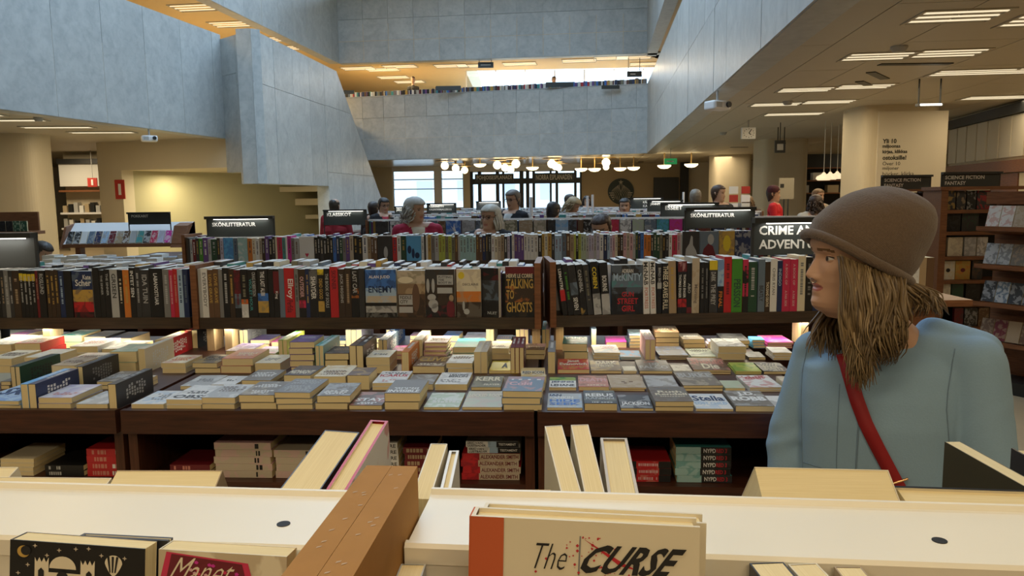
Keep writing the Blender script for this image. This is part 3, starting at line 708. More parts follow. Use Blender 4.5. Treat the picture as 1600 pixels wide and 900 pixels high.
# ------------------------------------------------------------------ tables
ZT = 1.04; ZS = 1.17
tables = {}
def table(px0, px1, py0, py1, label, depth=1.12, key=None, ztop=ZT, cub=True, group=None):
    A = atz(px0, py0, ztop); B = atz(px1, py1, ztop); d = (B - A).normalized(); n = Vector((-d.y, d.x, 0)); L = (B - A).length
    e = empty('display_table', (A.x, A.y, 0)); e.matrix_basis = Matrix(((d.x, n.x, 0, A.x), (d.y, n.y, 0, A.y), (0, 0, 1, 0), (0, 0, 0, 1)))
    boxo('table_top', (.004, .02, ztop - .03), (L - .004, depth, ztop), M['wood'], e)
    ap = boxo('apron', (.003, 0, ztop - .062), (L - .003, .02, ztop + .003), M['wood'], e)
    for x in (.003, L - .028): boxo('side_panel', (x, .03, .0), (x + .025, depth - .02, ztop - .03), M['woodv'], e)
    if cub:
        k = max(1, round(L / .55)); 
        for i in range(1, k): boxo('divider', (L * i / k - .01, .05, .1), (L * i / k + .01, depth * .5, ztop - .03), M['woodv'], e)
        for z in (.835, .60, .36, .10): boxo('shelf', (.028, .03, z - .03), (L - .028, depth * .5, z), M['wood'], e)
    boxo('back_panel', (.028, depth * .5, .0), (L - .028, depth * .5 + .02, ztop - .03), M['wood'], e)
    tag(e, label, 'table', group)
    tables[key] = (A, B, d, n, L, e)
    return e
table(-130, 181, 641.8, 643, 'dark wooden display table beside the one under the middle crime rack', key='L', group=None)
table(186, 836, 643, 645.5, 'long dark wooden display table under the middle crime rack', key='M')
table(838, 1300, 645.5, 649, 'dark wooden display table under the crime sign, beside the woman', key='R')
def loc(key, px, yo, z=ZT):
    A, B, d, n, L, e = tables[key]
    a = A + n * yo; b = B + n * yo
    return hz(px, z, a, b)
def ztop_of(key, px, py, yo):
    A, B, d, n, L, e = tables[key]
    return onplane(px, py, A + n * yo, B + n * yo).z
TBL = {'L': 'end table', 'M': 'middle table', 'R': 'crime table'}
ROWN = {.02: 'front row', .235: 'second row', .45: 'third row', .66: 'fourth row', .865: 'back row'}
pile_no = {}
def pile(key, px0, px1, ytop, yo, n, col, ink_='white', texts=(), flip=False, front=None, hard=False, H=None, rot=0., under=None, page='page', z0=ZT):
    A, B, d, nn, L, e = tables[key]
    p0 = loc(key, px0, yo); p1 = loc(key, px1, yo); W = min(.17, (p1 - p0).length - .003)
    zt = ztop_of(key, (px0 + px1) / 2, ytop, yo); h = max(.010, min(.2, zt - z0)); T = h / n; H = H or min(.212, W * 1.58)
    k = (key, yo); pile_no[k] = pile_no.get(k, 0) + 1; no = pile_no[k]
    mid = (p0 + p1) / 2
    for i in range(n):
        j = (RNG.uniform(-.05, .05) if n > 1 else 0) + rot; last = i == n - 1
        Rz = Matrix.Rotation(j, 3, 'Z'); ex = Zv; dy = Rz @ d; dz = Rz @ nn
        c0 = Vector((mid.x, mid.y, z0 + i * T)) + nn * (H / 2)
        sgn = -1 if flip else 1
        O = c0 - dy * (sgn * W / 2) - dz * (sgn * H / 2)
        what = f'{cn(col)} book' + (f' with {cn(ink_)} print' if ink_ != col else '')
        pos = f"{ordinal(no)} pile in {ROWN[yo]} of {TBL[key]}"
        lab = f'{what}, {"topmost, " if (last and n > 1) else ("" if n == 1 else ordinal(i + 1) + " from below, ")}{pos}'
        if n > 1 and not last: lab = f'{cn(col)} book, {ordinal(i + 1)} from below, {pos}'
        fr = front if last and front else ([(0, 1, col, ink_)])
        book(frame(O + Vector((RNG.uniform(-.003, .003), 0, 0)), ex, dy * sgn, dz * sgn), W - (0 if last else RNG.uniform(0, .004)), H, T * .985, col, ink_, lab, 'piled books on the display tables', hard, fr,
             texts=texts if last else (), page=page)
def upright(key, px0, px1, ytop, yo, n, col, ink_='white', H=None, texts=(), rot=0., lean=0.):
    """books standing on their fore edge, spine up, foot edge to the aisle"""
    A, B, d, nn, L, e = tables[key]
    p0 = loc(key, px0, yo); p1 = loc(key, px1, yo); T = (p1 - p0).length / n
    W = max(.07, min(.14, ztop_of(key, (px0 + px1) / 2, ytop, yo) - ZT)); H = H or .19
    for i in range(n):
        cols = col if isinstance(col, list) else [col] * n
        Rz = Matrix.Rotation(rot, 3, 'Z'); dz = Rz @ nn; dx = Rz @ d
        ey = (-Zv * math.cos(lean) + dx * math.sin(lean)); ez = dz; ex = ey.cross(ez)
        O = p0 + d * (T * i) - ey * W
        k = (key, yo, 'u'); pile_no[k] = pile_no.get(k, 0) + 1
        lab = f"{cn(cols[i])} book set spine up, {ROWN[yo]} of {TBL[key]}, {ordinal(pile_no[k])} such"
        book(frame(O, ex, ey, ez), W, H, T * .97, cols[i], ink_, lab, 'books set spine up between the piles', spine=[(0, 1, cols[i], cols[i])], texts=texts or [('S', None, .3, .7, .35, .85, ink_), ('F', None, .2, .8, .25, .8, ink_)], front=[(0, 1, cols[i], cols[i])])
F_, S_, T3, U_, V_ = .02, .235, .45, .66, .865
fk = lambda a0, a1, b0, b1, c='white': ('F', None, a0, a1, b0, b1, c)
ft = lambda s, b0, b1, c='white', a0=.06, a1=.94, bo=.03: ('F', s, a0, a1, b0, b1, c, bo)
# ---- middle table
D = [
 (206, 258, 631, F_, 1, 'white', 'paleblue', [fk(.2, .8, .3, .8, 'grey')]), (259, 317, 624, F_, 2, 'white', 'silver', [ft('OBSI', .08, .3, 'charcoal'), fk(.2, .9, .4, .6, 'charcoal')]),
 (317, 371, 621, F_, 2, 'silver', 'white', [fk(.1, .9, .45, .85, 'taupe')]), (372, 429, 617, F_, 2, 'taupe', 'beige', [fk(.1, .9, .55, .8), fk(.2, .8, .1, .35, 'white')]),
 (430, 488, 613, F_, 3, 'grey', 'taupe', [fk(.08, .92, .12, .5, 'silver'), fk(.08, .92, .6, .9, 'silver')]), (492, 545, 618, F_, 2, 'taupe', 'silver', [fk(.1, .9, .12, .42), fk(.2, .8, .7, .9, 'silver')]),
 (546, 599, 633, F_, 1, 'brown', 'salmon', [ft('STAY', .3, .52), fk(.1, .9, .08, .25)]), (600, 657, 614, F_, 2, 'taupe', 'taupe', [ft('INVISIBLE', .06, .24, 'white'), fk(.06, .94, .28, .42, 'white')]),
 (661, 718, 641, F_, 1, 'palegreen', 'white', [fk(.15, .9, .3, .6)]), (720, 784, 636, F_, 1, 'beige', 'palegreen', [ft('LOCKED ROOM', .62, .82, 'cream')]),
 (785, 848, 611, F_, 3, 'steel', 'salmon', [ft('Cold', .38, .62, 'pink', .1, .7), fk(.1, .9, .75, .85, 'white')]), 
 (282, 328, 603, S_, 1, 'silver', 'white', [fk(.2, .8, .4, .7, 'grey')]), (330, 368, 601, S_, 2, 'white', 'silver', [fk(.3, .7, .4, .6, 'charcoal')]), (376, 423, 594, S_, 2, 'taupe', 'grey', [fk(.1, .9, .35, .75)]),
 (444, 488, 586, S_, 2, 'dkbrown', 'brown', [ft('MIDNIGHT', .15, .5, 'cream')]), (489, 540, 588, S_, 2, 'cream', 'gold', [fk(.1, .9, .15, .55, 'brown')]), (542, 578, 586, S_, 1, 'brown', 'gold', []),
 (580, 632, 598, S_, 2, 'white', 'silver', [ft('ICARUS', .5, .7, 'red'), fk(.1, .9, .72, .9, 'charcoal'), fk(.2, .7, .1, .3, 'salmon')]), (634, 677, 600, S_, 1, 'taupe', 'silver', []), (786, 812, 606, S_, 1, 'brown', 'grey', []), (679, 731, 600, S_, 1, 'white', 'silver', [ft('LEAVING', .72, .84, 'charcoal', .3, .9), ft('BERLIN', .56, .7, 'charcoal', .3, .9), fk(.1, .8, .15, .4, 'grey')]),
 (736, 784, 609, S_, 1, 'olive', 'charcoal', [ft('KERR', .55, .92, 'cream'), ft('PRAYER', .15, .28, 'cream', .4, .95)]), (813, 853, 588, S_, 2, 'gold', 'cream', [ft('RED ICON', .3, .6, 'charcoal')]),
 (252, 291, 567, T3, 2, 'cream', 'salmon', [fk(.1, .9, .3, .7, 'orange')]), (302, 343, 567, T3, 2, 'taupe', 'gold', [fk(.1, .9, .3, .8, 'dkbrown')]), (346, 395, 560, T3, 2, 'salmon', 'orange', [fk(.2, .9, .3, .6, 'cream')]), (397, 438, 567, T3, 1, 'cream', 'white', [fk(.2, .7, .3, .6, 'grey')]),
 (453, 492, 534, T3, 5, 'purple', 'charcoal', [fk(.1, .9, .5, .8, 'silver')]), (508, 546, 552, T3, 3, 'dkbrown', 'taupe', [fk(.1, .9, .4, .7, 'tan')]), (571, 609, 558, T3, 2, 'cream', 'white', [fk(.2, .9, .3, .5, 'charcoal')]),
 (644, 695, 572, T3, 1, 'brown', 'tan', [ft('CLIVE', .45, .85, 'gold'), fk(.1, .9, .1, .3, 'cream')]), (698, 740, 567, T3, 2, 'white', 'beige', [fk(.1, .9, .5, .8, 'brown')]), (764, 810, 584, T3, 1, 'yellow', 'yellow', [ft('A', .25, .75, 'black', .4, .62, .08)]),
 (352, 392, 548, U_, 2, 'purple', 'lavender', []), (395, 432, 552, U_, 1, 'lavender', 'magenta', [fk(.1, .9, .3, .6)]), (612, 640, 548, U_, 2, 'magenta', 'navy', [fk(.1, .9, .4, .7, 'pink')]), (663, 700, 535, U_, 4, 'pink', 'white', [fk(.1, .9, .3, .7, 'tan')], False, None, True),
 (708, 756, 542, U_, 2, 'teal', 'steel', []), (758, 797, 544, U_, 2, 'cream', 'tan', [fk(.1, .9, .15, .4, 'brown')]), (820, 853, 546, U_, 2, 'brown', 'pink', [fk(.1, .9, .3, .6, 'cream')]),
 (391, 422, 531, V_, 2, 'purple', 'navy', []), (424, 452, 534, V_, 1, 'magenta', 'silver', []), (511, 540, 532, V_, 2, 'steel', 'blue', [fk(.1, .9, .4, .7)]), (575, 600, 528, V_, 2, 'navy', 'charcoal', []), (694, 720, 524, V_, 2, 'blue', 'purple', []), (724, 758, 528, V_, 1, 'lavender', 'grey', []), (775, 800, 530, V_, 2, 'steel', 'purple', [fk(.1, .9, .3, .7, 'pink')]), (640, 660, 524, V_, 3, 'purple', 'pink', []),
]
for t in D: pile('M', *t)
book_front = None
for u in ((494, 507, 540, T3, 2, ['teal', 'paleteal']), (547, 569, 540, T3, 2, ['brown', 'dkbrown']), (628, 640, 556, T3, 1, 'orange'), (741, 762, 560, T3, 2, ['cream', 'beige']), (798, 819, 543, T3, 3, 'maroon'), (436, 450, 540, U_, 2, ['green', 'lime']),
          (592, 606, 534, U_, 2, ['navy', 'steel']), (646, 661, 532, U_, 1, 'cream'), (541, 566, 528, V_, 3, ['silver', 'grey', 'lavender']), (604, 618, 528, V_, 2, ['navy', 'blue']), (760, 772, 524, V_, 2, ['cream', 'tan']), (806, 826, 527, V_, 3, ['dkgreen', 'pink', 'purple']), (292, 310, 530, V_, 2, ['red', 'charcoal']), (375, 388, 527, V_, 2, ['navy', 'silver'])):
    upright('M', *u)
# ---- table under the crime sign
D = [
 (854, 911, 641, F_, 1, 'silver', 'paleblue', [ft('IAN', .78, .93, 'navy', .05, .4), ft('RANKIN', .6, .77, 'white', .05, .75), ft('HIDE', .38, .56, 'blue'), ft('SEEK', .16, .34, 'blue')]), (912, 965, 630, F_, 1, 'charcoal', 'olive', [ft('REBUS', .5, .75, 'white'), ft('RANKIN', .3, .46, 'silver'), fk(.2, .9, .05, .12)]),
 (967, 1020, 645, F_, 1, 'charcoal', 'silver', [ft('JACKSON', .15, .45)]), (1022, 1084, 627, F_, 2, 'taupe', 'brown', [fk(.1, .9, .84, .93, 'grey'), ft('Ruth', .56, .7, 'cream', .2, .85), ft('Rendell', .4, .54, 'cream', .1, .95), fk(.1, .9, .3, .36, 'cream')]),
 (1086, 1146, 646, F_, 1, 'white', 'paleblue', [ft('Stella', .5, .85, 'navy'), ft('LOST CHILD', .25, .42, 'paleblue')]), (1148, 1211, 634, F_, 1, 'taupe', 'silver', [ft('J.D.', .62, .9, 'white', .3, .8, .05), ft('ROBB', .32, .6, 'white', .05, .95, .05)]), (1214, 1268, 640, F_, 1, 'white', 'grey', []),
 (856, 900, 607, S_, 1, 'white', 'white', [ft('JENNIS', .4, .6, 'navy'), ft('LEHANE', .1, .3, 'charcoal')], False, [(0, .66, 'white', 'white'), (.66, 1, 'green', 'lime')]), (902, 951, 604, S_, 1, 'salmon', 'brown', [ft('DEATH', .45, .75, 'pink'), fk(.2, .9, .1, .2, 'cream')]), (953, 1010, 613, S_, 2, 'tan', 'beige', [fk(.3, .7, .3, .5, 'brown')]),
 (1013, 1063, 604, S_, 1, 'silver', 'taupe', []), (1133, 1166, 606, S_, 1, 'palegreen', 'beige', []), (1066, 1130, 602, S_, 2, 'taupe', 'beige', [ft('BURKE', .55, .85, 'silver')]), (1168, 1222, 605, S_, 2, 'white', 'red', [fk(.1, .9, .7, .95, 'red')]), (1226, 1262, 600, S_, 1, 'cream', 'red', []),
 (870, 921, 577, T3, 1, 'red', 'orange', [ft('Janet', .6, .92, 'cream', .3, .7), ft('Evanovich', .38, .62, 'cream'), fk(.1, .9, .1, .3, 'gold')]), (922, 971, 584, T3, 1, 'brown', 'gold', [ft('DARK', .6, .95, 'cream', .2, .9), ft('TIDES', .36, .56, 'cream', .2, .8)]), (997, 1050, 581, T3, 1, 'taupe', 'taupe', [ft('LED', .5, .7, 'silver', .4, .7), ft('FALCO', .2, .46, 'silver'), fk(.2, .8, .75, .9, 'salmon')]),
 (973, 995, 584, T3, 2, 'cream', 'beige', []), (1052, 1083, 582, T3, 1, 'cream', 'tan', []), (1085, 1145, 578, T3, 2, 'brown', 'salmon', [ft('Should', .5, .85, 'salmon'), ft('Die', .1, .5, 'cream', .3, .75)]), (1148, 1190, 584, T3, 2, 'lime', 'green', []), (1193, 1236, 582, T3, 1, 'charcoal', 'cream', [fk(.1, .9, .1, .9, 'cream')]),
 (880, 920, 537, U_, 2, 'dkgreen', 'teal', [ft('AFTER', .05, .4, 'white')], True), (927, 969, 551, U_, 3, 'white', 'paleblue', [fk(.3, .9, .5, .9, 'pink')]), (970, 1004, 562, U_, 2, 'skyblue', 'salmon', []), (1029, 1076, 555, U_, 3, 'navy', 'blue', [fk(.2, .8, .6, .9, 'grey')]), (1078, 1119, 557, U_, 2, 'palegreen', 'dkgreen', [fk(.1, .9, .6, .9, 'charcoal')]), (1121, 1166, 541, U_, 2, 'white', 'charcoal', []),
 (1170, 1198, 562, U_, 1, 'charcoal', 'grey', []), (1208, 1240, 551, U_, 3, 'white', 'beige', []),
 (946, 979, 534, V_, 1, 'magenta', 'purple', []), (983, 1020, 524, V_, 4, 'steel', 'paleteal', []), (1024, 1063, 519, V_, 3, 'brown', 'tan', [fk(.1, .9, .3, .7, 'cream')]), (1066, 1101, 530, V_, 2, 'taupe', 'charcoal', [fk(.1, .9, .4, .7, 'silver')]), (1106, 1124, 534, V_, 3, 'lavender', 'navy', []), (1130, 1172, 532, V_, 2, 'charcoal', 'grey', []), (1175, 1196, 531, V_, 3, 'skyblue', 'blue', []), (1198, 1240, 535, V_, 3, 'magenta', 'pink', []),
]
for t in D: pile('R', *t)
for u in ((1008, 1024, 544, U_, 2, 'pink'), (924, 932, 534, V_, 1, 'steel'), (856, 868, 560, T3, 1, 'grey'), (847, 859, 526, V_, 2, ['teal', 'pink'])): upright('R', *u)
# ---- left table: books leaning and lying at an angle
D = [
 (-40, 32, 626, F_, 2, 'paleblue', 'blue', [ft('SKY', .3, .7, 'navy')]), (60, 113, 621, F_, 2, 'lavender', 'white', [fk(.1, .9, .2, .4, 'salmon')]), (117, 168, 631, F_, 1, 'silver', 'white', []),
 (0, 16, 596, S_, 2, 'taupe', 'silver', []), (84, 122, 571, S_, 3, 'tan', 'beige', [fk(.1, .9, .3, .7, 'brown')]), (150, 196, 596, S_, 2, 'taupe', 'beige', [fk(.1, .9, .3, .7, 'silver')]), (198, 226, 596, S_, 2, 'beige', 'cream', [fk(.1, .9, .3, .7, 'taupe')]),
 (-20, 22, 560, T3, 2, 'cream', 'taupe', [fk(.1, .9, .3, .7, 'brown')]), (41, 83, 558, T3, 1, 'cream', 'white', []), (95, 140, 565, T3, 1, 'beige', 'salmon', [fk(.1, .9, .3, .7, 'brown')]), (173, 214, 549, T3, 2, 'palegreen', 'cream', []),
 (-30, 20, 538, U_, 2, 'cream', 'dkgreen', []), (24, 64, 536, U_, 2, 'red', 'brown', [fk(.1, .9, .3, .8, 'cream')], True), (108, 152, 541, U_, 2, 'white', 'pink', [fk(.1, .9, .3, .7, 'salmon')], True), (160, 205, 545, U_, 1, 'grey', 'cream', []), (222, 250, 545, U_, 2, 'charcoal', 'silver', [], True),
 (18, 45, 522, V_, 2, 'purple', 'red', []), (48, 80, 527, V_, 1, 'blue', 'steel', []), (94, 128, 524, V_, 2, 'teal', 'white', []), (131, 166, 526, V_, 2, 'charcoal', 'steel', [], True), (169, 205, 528, V_, 1, 'charcoal', 'navy', []),
]
for t in D: pile('L', *t)
for u in ((35, 59, 613, F_, 2, ['skyblue', 'navy'], 'white'), (171, 184, 608, F_, 1, 'charcoal', 'silver'), (19, 34, 580, S_, 2, ['charcoal', 'dkgreen'], 'charcoal'), (115, 132, 574, S_, 2, ['grey', 'charcoal'], 'grey'), (218, 229, 545, T3, 1, 'cream'), (244, 262, 533, U_, 2, ['gold', 'red'])):
    upright('L', *u)
# ================================================================== stock under the tables
def cubby(key, px0, px1, n, T, col, label, spine=None, texts=(), z=.836, yo=.06, pages=False, W=.13, dx=0):
    A, B, d, nn, L, e = tables[key]; a = A + nn * yo; b = B + nn * yo
    p0 = hz(px0, z, a, b); p1 = hz(px1, z, a, b); Hh = (p1 - p0).length
    for i in range(n):
        j = RNG.uniform(-.003, .003)
        if pages: fr = frame(p0 + Zv * (i * T) + d * j, Zv, d, nn); bw, bh = Hh, Hh * 1.45
        else: fr = frame(p1 + Zv * (i * T) + d * j, Zv, nn, -d); bw, bh = W, Hh
        lab = f'{label}, {ordinal(i + 1)} from below'
        book(fr, bw, bh, T * .98, col, None, lab, 'stock piled in the table cubbies', spine=spine, texts=texts)
st = lambda s, b0, b1, c='white', a0=.2, a1=.8: ('S', s, a0, a1, b0, b1, c)
cubby('L', 2, 54, 4, .0125, 'cream', 'cream paperback in the end table cubby', pages=True)
cubby('L', 72, 132, 2, .016, 'black', 'black paperback lying in the end table cubby', texts=[st(None, .6, .9, 'silver')])
cubby('L', 137, 193, 4, .020, 'red', 'red paperback piled by the end table divider', texts=[st(None, .45, .85, 'salmon'), st(None, .05, .3, 'white')])
cubby('M', 268, 330, 2, .018, 'maroon', 'maroon paperback beside the pale pile under the middle table', texts=[st(None, .5, .9, 'salmon')])
cubby('M', 337, 425, 5, .020, 'pink', 'pale pink book piled under the middle table', spine=[(0, 1, 'beige', 'pink')], texts=[st(None, .2, .28, 'black', .15, .85)])
cubby('M', 431, 500, 4, .020, 'beige', 'beige book piled under the middle table', spine=[(0, 1, 'beige', 'pink')], texts=[st(None, .2, .28, 'black', .15, .85)])
cubby('M', 600, 624, 6, .017, 'white', 'white lettered book piled beside the red ones under the middle table', texts=[st('ERE', .1, .7, 'charcoal')])
cubby('M', 632, 682, 5, .018, 'maroon', 'dark red lettered book piled under the middle table', texts=[st(None, .1, .9, 'tan')])
cubby('M', 722, 812, 4, .0185, 'red', 'red and tan paperback under the two white ones', spine=[(0, .70, 'beige', 'tan'), (.70, 1, 'red', 'maroon')], texts=[st('ALEXANDER SMITH', .03, .68, 'maroon')])
cubby('M', 730, 812, 2, .0165, 'white', 'white and black paperback lying on red and tan ones', spine=[(0, .42, 'black', 'black'), (.42, .58, 'paleblue', 'steel'), (.58, 1, 'white', 'silver')], texts=[st('TESTAMENT', .05, .38, 'white', .3, .7), st('ERIC VAN\nLUSTBADER', .62, .97, 'charcoal', .1, .9)], z=.836 + .075)
cubby('R', 985, 1048, 3, .019, 'red', 'red and black paperback piled under the crime sign table', spine=[(0, .3, 'black', 'black'), (.3, .85, 'red', 'salmon'), (.85, 1, 'black', 'black')], texts=[st(None, .35, .8, 'pink', .3, .7)])
cubby('R', 1056, 1142, 5, .0195, 'teal', 'teal and black paperback piled under the crime sign table', spine=[(0, .55, 'black', 'charcoal'), (.55, 1, 'paleteal', 'teal')], texts=[st('NYPD', .28, .50, 'white'), st('RED 3', .08, .27, 'red')])
# ================================================================== racks standing on the tables
racks = {}; RN_ = {'B': 'novel', 'C': 'novel'}
def rack(key, px0, px1, py0, py1, label, z=ZS, depth=.27, legs=(), ends=(1, 1), H=.19, light=True, rail=.03, cat='rack', power=1.35):
    A = atz(px0, py0, z); B = atz(px1, py1, z); d = (B - A).normalized(); n = Vector((-d.y, d.x, 0)); L = (B - A).length
    e = empty('book_rack', A); e.matrix_basis = Matrix(((d.x, n.x, 0, A.x), (d.y, n.y, 0, A.y), (0, 0, 1, z), (0, 0, 0, 1)))
    boxo('shelf_board', (0, 0, -rail), (L, depth, 0), M['woodr'], e)
    boxo('centre_rail', (0, depth / 2 - .005, 0), (L, depth / 2 + .005, H * .9), M['whitecold'], e)
    if ends[0]: boxo('end_post', (-.022, -.006, -rail - .012), (0, depth + .006, H + .005), M['woodl'] if key in 'ABC' else M['woodl'], e)
    if ends[1]: boxo('end_post', (L, -.006, -rail - .012), (L + .022, depth + .006, H + .005), M['woodl'], e)
    for px in legs:
        q = onplane(px, 540, A, B); x = (Vector((q.x, q.y, 0)) - Vector((A.x, A.y, 0))).dot(d)
        boxo('leg', (x, .03, ZT - z), (x + .028, .11, -rail), M['woodp'], e)
    if light:
        boxo('rail_lip', (0, 0, -rail - .012), (L, .012, -rail), M['woodr'], e); boxo('lamp_strip', (.06, .02, -rail - .010), (L - .06, .04, -rail), M['glow'], e)
        c = A + d * (L / 2) + n * .03; area('rack_light', (c.x, c.y, z - rail - .014), L - .1, power, (1, .90, .66), (0, 0, math.atan2(d.y, d.x)), .03)
    tag(e, label, cat)
    racks[key] = (A, B, d, n, L, z)
    return e
rack('A1', -130, 297, 497, 496, 'dark wooden book rack on the end table beside the pocket book sign', legs=(60,), ends=(0, 0))
rack('A2', 311, 835.5, 496.5, 496, 'dark wooden book rack holding the row of face-out crime covers', legs=(318, 346, 831), ends=(1, 1))
rack('A3', 869, 1300, 493.5, 485.5, 'dark wooden book rack on the table under the crime sign', legs=(870, 1256), ends=(1, 0))
def spine_book(key, px0, px1, H, col, ink_, label, group, lean=0., texts=(), spine=None, W=.11, push=.0, hard=False, page='pagew', front=None):
    A, B, d, n, L, z = racks[key]
    p0 = hz(px0, z, A, B); p1 = hz(px1, z, A, B); T = (p1 - p0).length
    ez = Zv * math.cos(lean) + d * math.sin(lean); ex = n.cross(ez)
    ex = ez.cross(-n) if ex.dot(d) < 0 else ex
    O = p0 + n * (.004 + push) + Zv * (max(0, math.sin(lean)) * T)
    return book(frame(O, ex, n, ez), W, H, T * .96, col, ink_, label, group, hard, front, spine, texts, page, name=RN_.get(key, 'pocket_book'))
def face_book(key, px0, px1, H, col, ink_, label, group, texts=(), front=None, T=.022, push=.0, page='pagew', rot=0., n_=1):
    A, B, d, n, L, z = racks[key]
    p0 = hz(px0, z, A, B); p1 = hz(px1, z, A, B); W = (p1 - p0).length
    Rz = Matrix.Rotation(rot, 3, 'Z'); dx = Rz @ d; nn = Rz @ n
    return book(frame(p0 + n * (.004 + push + T), -nn, dx, Zv), W, H, T, col, ink_, label, group, False, front, None, texts, page, name=RN_.get(key, 'pocket_book'))
UN = {'A1': 'in the end table rack', 'A2': 'in the middle crime rack', 'A3': 'in the crime sign rack', 'B': 'in the fiction rack behind'}
def run(key, items, H0, grp, startn=0, W=.11):
    for i, it in enumerate(items):
        px0, px1, col, ink_, tx = it[:5]; kw = it[5] if len(it) > 5 else {}
        lab = f"{cn(col)} spine" + (f" with {cn(ink_)} print" if ink_ != col else '') + f", {ordinal(i + 1 + startn)} from the post {UN[key]}"
        if key == 'A1': lab = f"{cn(col)} spine" + (f" with {cn(ink_)} print" if ink_ != col else '') + f", {ordinal(len(items) - i)} from the post {UN[key]}"
        H = H0 * kw.get('h', 1) * (1 + RNG.uniform(-.012, .012))
        t = []
        if tx is None: t = [('S', None, .32, .68, .30, .88, ink_)] if px1 - px0 > 5 else [('S', None, .35, .65, .4, .85, ink_)]
        elif tx: t = tx
        spine_book(key, px0, px1, H, col, col, lab, grp, kw.get('lean', 0), t, kw.get('spine'), W=W * RNG.uniform(.96, 1.0), push=kw.get('push', 0), hard=kw.get('hard', False))
S = lambda s, b0=.2, b1=.92, c='white', a0=.22, a1=.78: ('S', s, a0, a1, b0, b1, c, .02)
bl = 'black'
A1 = [(-118, -104, bl, 'silver', None), (-104, -90, 'charcoal', 'red', None), (-90, -78, bl, 'white', None), (-78, -62, 'maroon', 'cream', None), (-62, -50, bl, 'gold', None), (-50, -38, 'charcoal', 'silver', None), (-38, -26, bl, 'white', None), (-26, -14, 'navy', 'silver', None), (-14, -3, bl, 'gold', None),
 (-3, 4, bl, 'silver', None), (4, 10, 'charcoal', 'tan', None), (10, 17, 'grey', 'silver', None), (17, 23, 'charcoal', 'silver', None), (23, 34, 'dkbrown', 'tan', None)]
A1 += [(34 + i * 6.2, 40 + i * 6.2, bl, 'silver', None, {'spine': [(0, .78, bl, bl), (.78, .93, 'yellow', 'gold'), (.93, 1, bl, bl)]}) for i in range(4)]
A1 += [(59, 63, 'maroon', 'tan', None), (63, 74, bl, 'white', [S('ROSLUND', .5, .93, 'silver')])] + [(75 + i * 6.6, 81.4 + i * 6.6, 'dkbrown', 'gold', None) for i in range(3)] + [(95, 103, 'navy', 'paleblue', None), (103, 115, bl, 'charcoal', [])]
A1b = [(148, 158, bl, 'charcoal', [], {'h': 1.06}), (158, 166, bl, 'silver', [S('THE SINNER', .45, .92, 'silver', .3, .7)]), (166, 175, bl, 'silver', [S('THE SINNER', .45, .92, 'silver', .3, .7)]), (175, 187, 'silver', 'charcoal', [S('GRISEN', .4, .92, 'charcoal')]), (187, 195, bl, 'cream', None), (195, 205, 'orange', 'gold', None), (205, 214, bl, 'white', [S('INTET SEN', .4, .95, 'white')], {'h': 1.03}), (214, 222, 'charcoal', 'silver', None, {'h': 1.05}), (222, 236, 'charcoal', 'white', [S('IDA TUIN', .3, .9, 'silver')]), (236, 257, bl, 'white', [S('LABANOSTUAR', .25, .9, 'white', .35, .65)], {'h': 1.03}), (257, 267, 'grey', 'silver', None), (267, 273, 'crimson', 'pink', None), (273, 280, 'red', 'salmon', None), (280, 288, 'paleblue', 'navy', None), (288, 296, 'navy', 'steel', None)]
run('A1', A1 + A1b, .178, 'spines in the end table rack')
face_book('A1', 116, 147, .174, 'navy', 'navy', 'dark blue face-out cover with an orange sunset in the end table rack', 'face-out covers in the near racks', [('F', 'Kate', .55, .95, .82, .92, 'white'), ('F', 'Scher', .15, .95, .68, .82, 'white')], [(0, .12, bl, 'maroon'), (.12, .34, 'red', bl), (.34, .6, 'gold', 'navy'), (.6, 1, 'navy', 'steel')])
